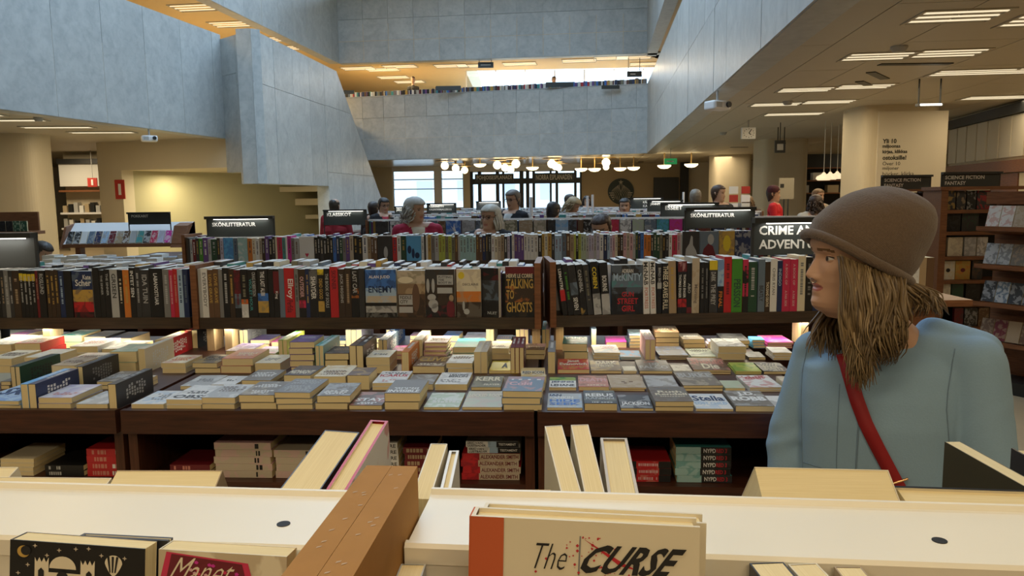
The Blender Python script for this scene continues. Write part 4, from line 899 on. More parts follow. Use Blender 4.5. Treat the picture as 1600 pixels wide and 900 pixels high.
A2 = [(312, 317, 'silver', 'white', []), (317, 327, 'white', 'charcoal', [S('EVERYBODY', .2, .92, 'grey')], {'h': 1.03}), (327, 335, 'brown', 'gold', [S('LOVE GRAVE', .3, .9, 'gold')]), (335, 344, 'brown', 'gold', [S('LOVE GRAVE', .3, .9, 'gold')]), (344, 350, 'grey', 'silver', []), (350, 360, bl, 'silver', None, {'h': 1.03}), (360, 368, 'dkbrown', 'gold', None), (368, 378, 'charcoal', 'maroon', None, {'spine': [(0, .2, bl, bl), (.2, .5, 'steel', 'charcoal'), (.5, 1, 'maroon', bl)]}),
 (378, 389, bl, 'olive', None, {'spine': [(0, .28, 'white', 'silver'), (.28, .38, 'orange', 'red'), (.38, 1, bl, bl)]}), (389, 404, bl, 'teal', [S('CRAIG ROBERTSON', .45, .95, 'silver', .5, .85), S('VIOLET HOUR', .1, .85, 'teal', .15, .45)]), (404, 421, bl, 'white', [S('THE LAST ALIBI', .45, .95, 'white', .3, .7)], {'spine': [(0, .1, bl, bl), (.1, .34, 'gold', 'olive'), (.34, .5, 'blue', 'navy'), (.5, 1, bl, bl)]}), (421, 429, bl, 'charcoal', []),
 (429, 438, 'maroon', 'silver', [S('King', .38, .55, 'white')], {'spine': [(0, .5, bl, bl), (.5, .95, 'maroon', 'maroon'), (.95, 1, bl, bl)]}), (438, 446, 'steel', 'navy', []), (446, 462, 'red', 'white', [S('Ellroy', .38, .78, 'white', .2, .9), S('Perfidia', .1, .35, 'maroon', .2, .8)], {'h': 1.02}), (462, 468, 'grey', 'charcoal', None), (468, 479, 'dkbrown', 'pink', [S('OUTSIDER', .42, .85, 'pink')], {'spine': [(0, .2, bl, bl), (.2, .36, 'crimson', bl), (.36, 1, 'dkbrown', 'dkbrown')]}), (479, 485, 'navy', 'gold', None), (485, 498, 'grey', 'white', [S('SHAYDER', .38, .85, 'white', .2, .8)], {'spine': [(0, .45, bl, bl), (.45, 1, 'charcoal', 'grey')]}), (498, 508, bl, 'yellow', [S('DEAD GOOD', .38, .8, 'gold')], {'spine': [(0, .12, bl, bl), (.12, .34, 'gold', bl), (.34, .88, bl, bl), (.88, 1, 'yellow', bl)]}), (508, 517, bl, 'white', [S('THE BOOK OF SOULS', .2, .9, 'silver')]),
 (517, 530, 'red', 'maroon', [S('SKINNER', .55, .93, 'maroon')], {'h': 1.03}), (530, 540, 'dkbrown', 'silver', [S('JACK HIGGINS', .3, .9, 'silver')]), (540, 550, 'dkbrown', 'tan', None), (550, 562, bl, 'silver', [S('LAST CAR', .5, .95, 'silver')], {'spine': [(0, .4, bl, bl), (.4, .6, bl, 'orange'), (.6, 1, bl, bl)]}), (562, 571, 'charcoal', 'dkbrown', [])]
run('A2', A2, .178, 'spines in the middle crime rack')
FG = 'face-out covers in the near racks'
f = face_book('A2', 572, 620, .174, 'navy', 'navy', 'blue face-out cover lettered ENEMY with a dark shoreline', FG, [('F', 'ALAN JUDD', .12, .8, .80, .88, 'white'), ('F', 'THE', .1, .5, .67, .75, 'blue'), ('F', 'ENEMY', .1, .9, .52, .66, 'navy')], [(0, .1, bl, 'grey'), (.1, .24, 'silver', 'charcoal'), (.24, .31, bl, bl), (.31, .45, 'beige', 'paleblue'), (.45, .62, 'paleblue', 'blue'), (.62, 1, 'blue', 'navy')])
face_book('A2', 622, 665, .170, 'beige', 'taupe', 'beige face-out cover with two white title plates lettered FIDDLE CITY', FG, [('F', '\u25a0', 0, 0, 0, 0, 'white')] and [('F', 'FIDDLE\nCITY', .08, .5, .30, .46, 'dkbrown')], [(0, .5, 'dkbrown', 'brown'), (.5, .72, 'tan', 'brown'), (.72, 1, 'beige', 'olive')])
o = bpy.data.objects[-1] if False else None
fb = face_book('A2', 666, 711, .174, 'dkbrown', 'brown', 'dark face-out cover with a white toy rabbit and pale title plates', FG, [('F', 'PUTTING\nTHE\nBOOT IN', .44, .9, .70, .86, 'charcoal')], [(0, .25, bl, 'maroon'), (.25, .7, 'dkbrown', bl), (.7, 1, 'charcoal', 'dkbrown')])
def patch(o, T, W, H, a0, a1, b0, b1, c, name='title_plate', off=.0002, pts=None):
    mb = MB(); P = lambda a, b: (T + off, a * W, b * H)
    if pts: mb.quad(*[P(a, b) for a, b in pts])
    else: mb.quad(P(a0, b0), P(a1, b0), P(a1, b1), P(a0, b1))
    return mb.build(name, ink(rgb(c)), o)
def ell(ca, cb, ra, rb, n=16): return [(ca + ra * math.cos(2 * math.pi * k / n), cb + rb * math.sin(2 * math.pi * k / n)) for k in range(n)]
wf = lambda o: max(v.co.y for v in o.data.vertices)
W_ = wf(fb); patch(fb, .022, W_, .174, .40, .95, .68, .88, 'silver'); patch(fb, .022, W_, .174, .40, .92, .5, .62, 'silver')
for c_, r1 in (((.25, .28), (.17, .10)), ((.2, .42), (.15, .07)), ((.3, .2), (.12, .1))): patch(fb, .022, W_, .174, 0, 0, 0, 0, 'silver', 'rabbit_shape', .0003, ell(*c_, *r1))
for x in (.08, .26): patch(fb, .022, W_, .174, 0, 0, 0, 0, 'silver', 'rabbit_ear', .0003, ell(x, .66, .055, .15))
patch(fb, .022, W_, .174, 0, 0, 0, 0, 'maroon', 'figure_shape', .0003, ell(.85, .18, .14, .18)); patch(fb, .022, W_, .174, 0, 0, 0, 0, 'tan', 'figure_shape', .0003, ell(.88, .4, .08, .07))
fc = [o for o in bpy.data.objects if o.get('label', '').startswith('beige face-out cover with two')][0]
patch(fc, .022, wf(fc), .170, .04, .54, .27, .48, 'silver', off=.0002); patch(fc, .022, wf(fc), .170, .04, .54, .1, .23, 'silver'); patch(fc, .022, wf(fc), .170, 0, 0, 0, 0, 'brown', 'barrel_shape', .0002, ell(.66, .42, .14, .30)); patch(fc, .022, wf(fc), .170, 0, 0, 0, 0, 'cream', 'handset_shape', .0002, ell(.3, .8, .28, .07))
g = face_book('A2', 714, 752, .174, 'cream', 'gold', 'cream face-out cover with a yellow dot and an orange field', FG, [('F', 'DECLAINE', .25, .9, .66, .71, 'taupe')], [(0, .32, 'dkbrown', 'taupe'), (.32, .54, 'orange', 'tan'), (.54, 1, 'cream', 'beige')])
patch(g, .022, wf(g), .174, 0, 0, 0, 0, 'yellow', 'dot_sticker', .0003, ell(.2, .87, .13, .075)); patch(g, .022, wf(g), .174, 0, 0, 0, 0, 'silver', 'scooter_shape', .0003, ell(.4, .12, .12, .06)); patch(g, .022, wf(g), .174, 0, 0, 0, 0, 'silver', 'scooter_shape', .0003, ell(.28, .24, .05, .10))
face_book('A2', 753, 785, .178, 'charcoal', 'steel', 'dark face-out paperback turned askew with a pale edge', FG, [('F', 'NUIT', .4, .9, .06, .12, 'silver')], [(0, .35, bl, 'charcoal'), (.35, .75, 'charcoal', 'steel'), (.75, 1, bl, 'maroon')], rot=-.35, push=.012)
face_book('A2', 790, 835, .182, 'maroon', 'maroon', 'dark red face-out cover with big orange lettering TALKING TO GHOSTS', FG, [('F', 'HERVE LE CORRE', .04, .95, .78, .86, 'cream'), ('F', 'TALKING', .04, .96, .57, .76, 'gold'), ('F', 'TO', .04, .3, .36, .54, 'gold'), ('F', 'GHOSTS', .04, .93, .10, .30, 'gold')], [(0, .3, bl, 'dkbrown'), (.3, .62, 'dkbrown', 'orange'), (.62, .85, bl, 'dkbrown'), (.85, 1, 'maroon', 'maroon')])
A3 = [(880, 888, bl, 'white', [S('LEMAITRE', .42, .98, 'white')], {'lean': -.13, 'spine': [(0, .28, bl, bl), (.28, .5, 'red', 'red'), (.5, 1, bl, bl)], 'h': 1.02}), (888.5, 897, bl, 'green', None, {'lean': -.13}), (897, 909, 'charcoal', 'silver', [S('SEVEN', .1, .35, 'white')], {'lean': -.13, 'spine': [(0, .4, bl, bl), (.4, .65, 'steel', bl), (.65, 1, 'charcoal', bl)]}), (909, 919, bl, 'silver', [S('CANNIBAL', .45, .9, 'silver')], {'lean': -.12, 'spine': [(0, .3, bl, 'gold'), (.3, 1, bl, bl)]}), (919, 928, 'charcoal', 'olive', None, {'lean': -.11}), (929, 941, bl, 'yellow', [S('COBEN', .5, .9, 'yellow')], {'lean': -.09, 'spine': [(0, .4, 'silver', 'charcoal'), (.4, 1, bl, bl)], 'h': 1.04}), (942, 955, bl, 'white', [S('BOURNE', .45, .75, 'white')], {'lean': -.07, 'spine': [(0, .4, 'silver', 'grey'), (.4, 1, bl, bl)], 'h': 1.04})]
A3b = [(1006, 1016, 'white', 'charcoal', [S('McNAB', .55, .98, 'charcoal', .15, .85), S('FORTRESS', .1, .5, 'salmon')], {'lean': -.03, 'h': 1.04}), (1017, 1026, 'white', 'charcoal', [S('McNAB', .55, .98, 'charcoal', .15, .85), S('FORTRESS', .1, .5, 'salmon')], {'lean': -.03, 'h': 1.04}), (1027, 1034, 'charcoal', 'silver', [S('BIRD BOX', .5, .95, 'silver')], {'spine': [(0, .5, bl, bl), (.5, .62, 'silver', bl), (.62, 1, 'charcoal', bl)]}), (1035, 1045, bl, 'cream', [S('THREE GRAVES FULL', .08, .95, 'cream', .1, .9)]), (1046, 1058, 'tan', 'gold', None, {'lean': -.03, 'h': 1.05})] + \
 [(1059 + i * 7, 1066 + i * 7, bl, 'white', [S('THOMAS ENGER', .3, .75, 'white')], {'spine': [(0, .12, bl, bl), (.12, .28, 'red', bl), (.28, .8, bl, bl), (.8, 1, 'maroon', 'pink')], 'h': 1.03}) for i in range(2)] + \
 [(1073, 1081, bl, 'silver', [S('ABO', .4, .6, 'silver')], {'spine': [(0, .12, 'maroon', bl), (.12, 1, bl, bl)]}), (1081, 1093, 'beige', 'taupe', [S('Morning', .1, .6, 'taupe')], {'spine': [(0, 1, 'beige', 'tan')], 'h': 1.09}), (1094, 1101, bl, 'grey', None), (1101, 1107, bl, 'grey', None), (1108, 1121, 'charcoal', 'cream', [S('DARK', .6, .78, 'silver'), S('THE PREY', .15, .55, 'silver')], {'spine': [(0, .82, 'charcoal', 'charcoal'), (.82, 1, 'yellow', 'gold')], 'h': 1.05}),
  (1121, 1131, 'blue', 'orange', [S('FINAL', .05, .45, 'orange')], {'spine': [(0, .5, bl, bl), (.5, 1, 'paleblue', 'blue')], 'h': 1.04}), (1131, 1143, 'red', 'maroon', None, {'h': 1.1}), (1143, 1160, 'green', 'dkgreen', [S('PERSSON', .1, .62, 'dkgreen', .2, .85)], {'h': 1.07}), (1160, 1169, 'crimson', 'black', None, {'spine': [(0, .3, bl, bl), (.3, .55, 'crimson', 'crimson'), (.55, .8, bl, 'crimson'), (.8, 1, 'crimson', 'red')], 'h': 1.04}), (1169, 1183, 'dkgreen', 'silver', None), (1184, 1195, 'steel', 'silver', [S('BEATLY', .2, .5, 'charcoal')], {'h': 1.05}), (1195, 1203, 'dkbrown', 'white', [S('THOUSAND DEATHS', .1, .6, 'cream')]), (1203, 1214, 'white', 'grey', [S('CHRIS RYAN', .2, .95, 'grey', .3, .7)], {'h': 1.05}), (1214, 1222, 'navy', 'paleblue', [S('INDIGO', .5, .85, 'paleblue')]), (1222, 1234, 'crimson', 'white', [S('A BOOK OF', .5, .92, 'pink', .35, .65), S('A FAR SIDE', .1, .4, 'pink', .35, .65)], {'h': 1.04}), (1234, 1246, 'crimson', 'white', [S('A BOOK OF', .5, .92, 'pink', .35, .65), S('A FAR SIDE', .1, .4, 'pink', .35, .65)], {'h': 1.04}), (1246, 1258, 'cream', 'grey', None, {'h': 1.09}), (1258, 1270, bl, 'grey', None, {'h': 1.07}), (1270, 1282, 'navy', 'silver', None), (1282, 1294, 'maroon', 'gold', None)]
run('A3', A3, .184, 'spines in the rack under the crime sign'); run('A3', A3b, .184, 'spines in the rack under the crime sign', startn=len(A3))
face_book('A3', 956, 1005, .180, 'steel', 'steel', 'teal face-out cover lettered GUN STREET GIRL in red', FG, [('F', 'ADRIAN', .32, .68, .84, .92, 'white'), ('F', 'McKINTY', .05, .95, .68, .83, 'paleblue'), ('F', 'GUN', .32, .7, .36, .46, 'red'), ('F', 'STREET', .18, .84, .21, .33, 'red'), ('F', 'GIRL', .32, .74, .06, .18, 'red')], [(0, .42, bl, 'charcoal'), (.42, .55, 'charcoal', 'steel'), (.55, .8, 'steel', 'teal'), (.8, 1, 'charcoal', 'steel')])
# ---- back halves of the racks: many pale page tops, too many to tell apart
def book_row(key, s0, s1, push, H, name, seed, label, W=.11, faceout=False, tilt=0):
    A, B, d, n, L, z = racks[key]; r = random.Random(seed); mb = MB(); cols = []; s = s0 * L
    pal = ['black', 'charcoal', 'navy', 'white', 'white', 'cream', 'maroon', 'red', 'brown', 'teal', 'blue', 'silver', 'black', 'grey', 'steel', 'purple', 'gold', 'olive']
    while s < s1 * L:
        T = r.uniform(.016, .034) * (3.2 if faceout and r.random() < .5 else 1)
        if s + T * .94 > s1 * L: break
        h = H * r.uniform(.93, 1.08); c = rgb(r.choice(pal))
        m = frame(A + d * s + n * push, d, n, Zv)
        for a, b, cc in (((0, 0, 0), (T * .94, W, h - .002), c), ((.002, .002, h - .004), (T * .94 - .002, W - .002, h), (.72, .72, .70))):
            k = len(mb.f); mb.box(a, b, m); cols += [cc] * (len(mb.f) - k)
        s += T
    me = mb.mesh(name); at = me.color_attributes.new('Col', 'FLOAT_COLOR', 'CORNER')
    arr = np.ones((len(mb.f) * 4, 4), np.float32); arr[:, :3] = np.repeat(np.array(cols, np.float32), 4, 0); at.data.foreach_set('color', arr.ravel())
    o = link(name, me, M['attr'], None); tag(o, label, 'books', None, 'stuff'); return o
M['attr'] = attr_mat('printed_colour', .5)
book_row('A1', .0, 1, .145, .178, 'book_row', 1, 'pale page tops of books on the far side of the end rack')
book_row('A2', .0, 1, .145, .182, 'book_row', 2, 'pale page tops of books on the far side of the middle rack')
book_row('A3', .0, 1, .145, .18, 'book_row', 3, 'pale page tops of books on the far side of the crime sign rack')
for a, b in ((580, 836),):   # inner row behind the face-out covers
    A, B, d, n, L, z = racks['A2']; s0 = (hz(a, z, A, B) - A).length / L; s1 = (hz(b, z, A, B) - A).length / L
    book_row('A2', s0, s1, .045, .165, 'book_row', 5, 'pale page tops behind the face-out crime covers', W=.08)
# ================================================================== the rows of tables behind
def plain_table(key, px0, px1, py0, py1, label, depth=1.1, front=.72):
    """table carrying a rack: its front edge lies `front` before the rack"""
    A, B, d, n, L, z = racks[key]
    o = A - n * front; e = empty('display_table', (o.x, o.y, 0)); e.matrix_basis = Matrix(((d.x, n.x, 0, o.x), (d.y, n.y, 0, o.y), (0, 0, 1, 0), (0, 0, 0, 1)))
    boxo('table_top', (0, 0, ZT - .03), (L, depth, ZT), M['wood'], e); boxo('apron', (0, -.01, ZT - .062), (L, 0, ZT), M['wood'], e)
    for x in (0, L / 3, 2 * L / 3, L - .03): boxo('side_panel', (x, .03, 0), (x + .03, depth - .03, ZT - .03), M['woodv'], e)
    boxo('shelf', (.03, .03, .55), (L - .03, depth - .03, .58), M['wood'], e); boxo('back_panel', (.03, depth * .5, 0), (L - .03, depth * .5 + .02, ZT - .03), M['wood'], e)
    tag(e, label, 'table')
def legs(key, n=4):
    A, B, d, nn, L, z = racks[key]; e = [o for o in bpy.data.objects if o.name.startswith('book_rack') and (o.location - A).length < .01][0]
    for i in range(n): boxo('leg', (L * (i + .3) / n, .03, ZT - z), (L * (i + .3) / n + .03, .11, -.03), M['woodp'], e)
rack('B', 291, 1290, 411, 402, 'long wooden rack of fiction behind the crime racks', light=False); legs('B', 5)
plain_table('B', 0, 0, 0, 0, 'dark display table under the long fiction rack')
RB = "292 dkbrown 295 charcoal 298 silver 302 maroon 307 charcoal 312 green 318 purple 326 silver 331 dkgreen 340 charcoal 345 lavender 350 skyblue! 366 steel 372 paleteal! 388 orange 395 cream 400 white 406 beige 410 dkbrown 415 purple 421 black 426 charcoal 431 cream 434 crimson 442 teal 447 white 450 magenta 456 grey 461 silver 468 white! 492 black 497 black 501 charcoal 506 black 511 black 516 black 521 blue 526 navy 531 dkgreen 536 grey 541 purple 547 beige 553 black 560 black 567 white 575 tan 580 brown 585 brown 590 charcoal! 614 red 621 white 627 dkgreen 635 skyblue! 659 white 663 charcoal 666 white 669 gold 674 grey 680 silver 686 lime 691 lime 696 olive 701 lime 706 olive 711 brown 716 silver 719 paleteal 724 paleteal 729 paleteal 734 paleteal 739 paleteal 744 brown 749 brown 754 navy 759 charcoal 763 black 768 white 773 cream 778 beige 783 tan 788 charcoal 793 lavender 797 navy 800 white 804 purple 809 purple 814 purple 819 white 824 white 829 white 835 white 841 black 847 gold 851 cream 856 gold 862 charcoal 867 paleblue 873 paleblue 878 steel 885 brown 891 tan 897 lime 900 black 904 lime 908 palegreen 912 palegreen 916 silver 920 lavender 924 lavender 928 silver 932 lavender 937 white 943 navy 949 paleblue 953 lavender 957 pink 961 cream 965 dkbrown 969 dkbrown 974 pink 979 beige 984 pink 989 silver 993 dkgreen 997 navy 1001 blue 1006 orange 1011 orange 1017 charcoal 1021 dkgreen 1026 dkgreen 1031 olive 1035 black 1040 charcoal 1045 white 1050 crimson 1058 pink 1063 silver 1066 charcoal! 1093 steel! 1123 gold! 1148 navy! 1179 navy 1186 maroon 1193 black 1200 cream 1206 brown 1214 black 1222 teal 1230 red 1238 white 1246 charcoal 1254 gold 1262 navy 1270 black 1280".split()
px = [float(RB[i]) for i in range(0, len(RB), 2)]; cs = RB[1::2]
FOL = {350: 'sky blue face-out cover at the end of the fiction rack', 372: 'pale teal leafy face-out cover in the fiction rack', 468: 'white face-out cover with a small red heart', 590: 'black face-out cover with a pale foot shape', 635: 'bright blue face-out cover with dark curled shapes', 1066: 'dark face-out cover with a pale seated figure', 1093: 'grey blue face-out cover with a figure in red', 1123: 'gold patterned face-out cover in the fiction rack', 1148: 'navy patterned face-out cover in the fiction rack'}
for i, c in enumerate(cs):
    a, b = px[i], px[i + 1]
    if c.endswith('!'):
        c = c[:-1]; h = .172 + (.01 if a > 1060 else 0)
        ik = {350: 'blue', 372: 'white', 468: 'white', 590: 'charcoal', 635: 'skyblue', 1066: 'charcoal', 1093: 'steel', 1123: 'taupe', 1148: 'silver'}[int(a)]
        o = face_book('B', a + .5, b - .5, h, c, ik, FOL[int(a)], 'face-out covers in the fiction rack'); w_ = wf(o); T_ = .022
        if a == 468: patch(o, T_, w_, h, 0, 0, 0, 0, 'crimson', 'heart_shape', .0003, [(.5, .18), (.62, .30), (.58, .36), (.5, .32), (.42, .36), (.38, .30)])
        if a == 590: patch(o, T_, w_, h, 0, 0, 0, 0, 'silver', 'foot_shape', .0003, ell(.55, .35, .14, .24))
        if a == 635:
            for q in (ell(.2, .45, .14, .16), ell(.45, .3, .1, .2), ell(.72, .22, .16, .12)): patch(o, T_, w_, h, 0, 0, 0, 0, 'navy', 'curl_shape', .0003, q)
        if a == 1066: patch(o, T_, w_, h, 0, 0, 0, 0, 'silver', 'figure_shape', .0003, [(.15, .0), (.2, .35), (.4, .55), (.5, .85), (.6, .8), (.62, .5), (.8, .3), (.95, .0), (.7, .1), (.5, 0)])
        if a == 1093:
            patch(o, T_, w_, h, 0, 0, 0, 0, 'maroon', 'robe_shape', .0003, [(.1, 0), (.2, .35), (.45, .55), (.7, .45), (.9, 0)]); patch(o, T_, w_, h, 0, 0, 0, 0, 'silver', 'head_shape', .0003, ell(.58, .7, .17, .2))
        if a == 1123: patch(o, T_, w_, h, 0, 0, 0, 0, 'yellow', 'title_shape', .0003, ell(.5, .55, .25, .3, 12))
    else:
        dk = sum(rgb(c)) < .5; ik = RNG.choice(['silver', 'gold', 'cream', 'white']) if dk else RNG.choice(['charcoal', 'navy', 'brown', 'maroon'])
        lab = f"{cn(c)} spine with {cn(ik)} print, {ordinal(i + 1)} from the end in the fiction rack"
        spine_book('B', a, b, .172 * RNG.uniform(.93, 1.05), c, c, lab, 'spines in the fiction rack', 0., [('S', None, .34, .66, .35, .88, ik)] if b - a > 3.4 else (), None, W=.12)
book_row('B', 0, 1, .145, .172, 'book_row', 11, 'pale page tops on the far side of the fiction rack', W=.12)
# rows further back
def top_rail(key, H=.178):
    A, B, d, nn, L, z = racks[key]; e = [o for o in bpy.data.objects if o.name.startswith('book_rack') and (o.location - A).length < .01][0]
    boxo('top_rail', (0, .02, H + .004), (L, .055, H + .022), M['whitecold'], e)
rack('C', 575, 1300, 372, 368, 'wooden rack of face-out novels behind the customers', light=False, ends=(1, 1)); legs('C', 4); top_rail('C')
plain_table('C', 0, 0, 0, 0, 'dark display table under the face-out novel rack')
RC = [(587, 607, 'charcoal', 'black'), (610, 625, 'white', 'charcoal'), (627, 642, 'lavender', 'silver'), (645, 664, 'cream', 'tan'), (666, 684, 'steel', 'silver'), (686, 696, 'brown', 'tan'), (697, 720, 'blue', 'paleblue'), (722, 742, 'silver', 'grey'), (744, 760, 'steel', 'charcoal'), (764, 784, 'maroon', 'charcoal'), (788, 808, 'olive', 'cream'), (811, 832, 'tan', 'beige'), (834, 853, 'beige', 'olive'), (856, 866, 'charcoal', 'black'), (868, 888, 'paleblue', 'skyblue'), (889, 901, 'charcoal', 'steel'), (903, 911, 'brown', 'brown'), (912, 927, 'black', 'white'), (930, 950, 'charcoal', 'maroon'), (953, 967, 'crimson', 'red'), (969, 986, 'white', 'charcoal'), (988, 1006, 'palegreen', 'silver'), (1007, 1025, 'steel', 'silver'), (1026, 1045, 'teal', 'skyblue'), (1046, 1066, 'magenta', 'crimson'), (1070, 1088, 'charcoal', 'grey'), (1092, 1110, 'maroon', 'brown'), (1114, 1132, 'navy', 'black')]
for i, (a, b, c, k) in enumerate(RC):
    o = face_book('C', a, b, .178, c, k, f'{cn(c)} face-out novel with {cn(k)} print, {ordinal(i + 1)} from the end of its rack', 'face-out novels behind the customers')
    if a == 697: patch(o, .022, wf(o), .178, 0, 0, 0, 0, 'white', 'bird_shape', .0003, [(.3, .75), (.5, .55), (.55, .9), (.62, .55), (.8, .15), (.7, .2), (.5, .45)])
    if a == 610:
        for q in (ell(.3, .7, .13, .1), ell(.7, .75, .1, .08), ell(.5, .4, .13, .1)): patch(o, .022, wf(o), .178, 0, 0, 0, 0, 'charcoal', 'dot_shape', .0003, q)
book_row('C', 0, 1, .057, .180, 'book_row', 21, 'pale page tops behind the face-out novels', W=.068)
book_row('C', 0, 1, .145, .180, 'book_row', 22, 'pale page tops on the far side of the face-out novel rack', W=.12)
for key, x0, x1, y0, y1, sd, nm in (('D', 610, 1190, 357.5, 353, 31, 'third'), ('E', 560, 1180, 348, 344, 41, 'fourth'), ('G', 720, 1150, 341, 338, 51, 'fifth')):
    rack(key, x0, x1, y0, y1, f'wooden book rack, {nm} row behind the crime racks', light=False, ends=(1, 1)); legs(key, 3); top_rail(key)
    plain_table(key, 0, 0, 0, 0, f'dark display table under the rack of the {nm} row')
    book_row(key, 0, 1, .004, .165, 'book_row', sd, f'mixed books filling the rack of the {nm} row', W=.12, faceout=True)
    book_row(key, 0, 1, .145, .178, 'book_row', sd + 1, f'page tops on the far side of the {nm} row rack', W=.12)
# white posts with small lamps on the back tables
for i, (px_, py0, py1, y) in enumerate(((830, 308, 345, 9.95), (918, 306, 335, 12.5), (926, 304, 335, 12.5), (1068, 300, 320, 14.1))):
    a = aty(px_, py0, y); o = empty('lamp_post', (a.x, y, ZT)); MB().tube([(0, 0, 0), (0, 0, a.z - ZT)], .02, 8).build('post', M['whitecold'], o); MB().lathe([(.0, .16), (.02, .16), (.034, .04), (.039, 0), (0, 0)], n=14).build('foot', M['whitecold'], o)
    tag(o, 'slim white post with a cone foot on a back table', 'post', 'white posts on the back tables')
# ================================================================== signs over the racks
def sign(px0, px1, py0, py1, y, lines, label, zfoot=ZS, lit=True, tx=.07, size=.30, lb=None, back=False, pad=.12, key=None, yl=.1345):
    """key: the rack or table that carries the sign (posts in the slot of its centre rail); else a sign square to the building at depth y"""
    if key:
        A, B, d, n_ = racks[key][:4]; PA, PB = A + n_ * yl, B + n_ * yl; p0, p1 = onplane(px0, py1, PA, PB), onplane(px1, py0, PA, PB)
    else: d, n_ = Vector((1, 0, 0)), Vector((0, 1, 0)); p0, p1 = aty(px0, py1, y), aty(px1, py0, y)
    z0, z1 = p0.z, p1.z; h = z1 - z0; w_ = (p1 - p0).dot(d)
    e = empty('section_sign', (p0.x, p0.y, zfoot)); e.matrix_basis = Matrix(((d.x, n_.x, 0, p0.x), (d.y, n_.y, 0, p0.y), (0, 0, 1, zfoot), (0, 0, 0, 1)))
    zb = z0 - zfoot; zt_ = z1 - zfoot
    bdo = boxo('board', (0, -.004, zb), (w_, .004, zt_ - .02), M['boardgrey'] if back else M['board'], e)
    for x in (-.008, w_ - .002): MB().box((x, -.005, 0), (x + .010, .005, zt_)).build('post', M['dark'], e)
    boxo('light_housing', (-.008, -.040, zt_ - .02), (w_ + .008, .006, zt_), M['dark'], e)
    if lit:
        boxo('light_strip', (w_ * .12, -.035, zt_ - .024), (w_ * .93, -.019, zt_ - .02), M['glow'], e)
        q = e.matrix_basis @ Vector((w_ / 2, -.028, zt_ - .03)); area('sign_light', q, w_ * .8, .22 * w_, (1, .97, .9), (R(12), 0, math.atan2(d.y, d.x)), .015)
    n = len(lines); lh = h * size
    for i, s in enumerate(lines):
        text_on('lettering', s, (w_ * tx, -.0055, zt_ - h * pad - lh * .78 - i * lh * 1.18), (1, 0, 0), (0, 0, 1), lb or w_ * .9, lh * .78, M['letter'], bdo, bold=.025, align='L', keep=True)
    tag(e, label, 'sign'); return e
racks_y = lambda k: (racks[k][0].y + racks[k][1].y) / 2 + .14
sign(1176, 1318, 338, 399, 2.93, ('CRIME AND', 'ADVENTURE'), 'dark lit sign lettered CRIME AND ADVENTURE over the near rack', tx=.06, size=.314, pad=.22, key='A3')
sign(-70, 54, 363, 421, 2.95, (), 'blank dark lit sign over the end table rack', back=True, key='A1')
sign(326, 427, 337, 372, 5.42, ('SK\u00d6NLITTERATUR',), 'dark lit sign lettered SKÖNLITTERATUR beside the olive recess', size=.29, pad=.25, lb=.31, key='B')
sign(1071, 1178, 323, 357, 5.30, ('SK\u00d6NLITTERATUR',), 'dark lit sign lettered SKÖNLITTERATUR beside the crime sign', size=.29, pad=.25, lb=.31, key='B')
sign(1033, 1122, 316, 342, 8.1, ('ESSEET',), 'dark lit sign lettered ESSEET behind the fiction sign', size=.34, pad=.18, lb=.22, key='C')
sign(1012, 1066, 312, 332, 10.6, ('J\u00c4NNIT',), 'dark lit sign lettered JÄNNIT behind the essay sign', size=.34, pad=.2, lb=.24, key='D')
sign(984, 1036, 308, 326, 13.2, ('K\u00c4\u00c4N', 'KAUN'), 'small dark sign before the round cafe emblem', size=.3, tx=.4, pad=.3, key='E')
sign(618, 640, 322, 341, 10.7, ('J\u00c4NNITY',), 'dark sign lettered JÄNNITY beside the woman in the red jacket', size=.34, pad=.2, key='D')
sign(668, 712, 317, 333, 10.7, ('K\u00c4\u00c4NNETTY', 'KAUNOKIRJALLISUUS'), 'dark sign of two lines between the two grey-haired women', size=.30, pad=.2, key='D')
sign(745, 782, 314, 330, 13.3, (), 'blank dark sign before the entrance doors', back=True, key='E')
e = sign(202, 265, 331, 351, 9.15, ('POKKARIT',), 'dark sign lettered POKKARIT on the pocket book rack', zfoot=aty(190, 381, 9.).z + .109, lit=False, size=.34, pad=.18, lb=.2)
# ================================================================== pocket book stand by the recess
gx0 = aty(97, 380, 9.); gx1 = aty(288, 380, 9.); zb = aty(190, 381, 9.).z
e = empty('pocket_book_stand', (gx0.x, 9., 0)); w_ = gx1.x - gx0.x
for x in (.12, w_ - .05): boxo('leg', (x, .05, 0), (x + .06, .15, zb), M['woodl'], e)
boxo('tray', (0, 0, zb - .04), (w_, .3, zb), M['woodl'], e)
MB().prism([(0, .02, zb), (0, .30, zb + .24), (0, .32, zb + .24), (0, .34, zb - .02)], (w_, 0, 0)).build('back_board', M['whitecold'], e, fix=True)
for x in (-.03, w_ - .16): MB().prism([(x, -.02, zb - .05), (x, .12, zb + .20), (x, .34, zb + .24), (x, .34, zb - .05)], (.03 if x < 0 else .16, 0, 0)).build('end_board', M['woodl'], e, fix=True)
boxo('base_plate', (.05, -.1, 0), (w_ - .05, .4, .03), M['dark'], e)
tag(e, 'wooden stand with a slanted tray of pocket books by the recess', 'stand')
cols = 'black charcoal white steel navy paleblue maroon tan brown silver teal charcoal crimson lavender magenta white salmon'.split()
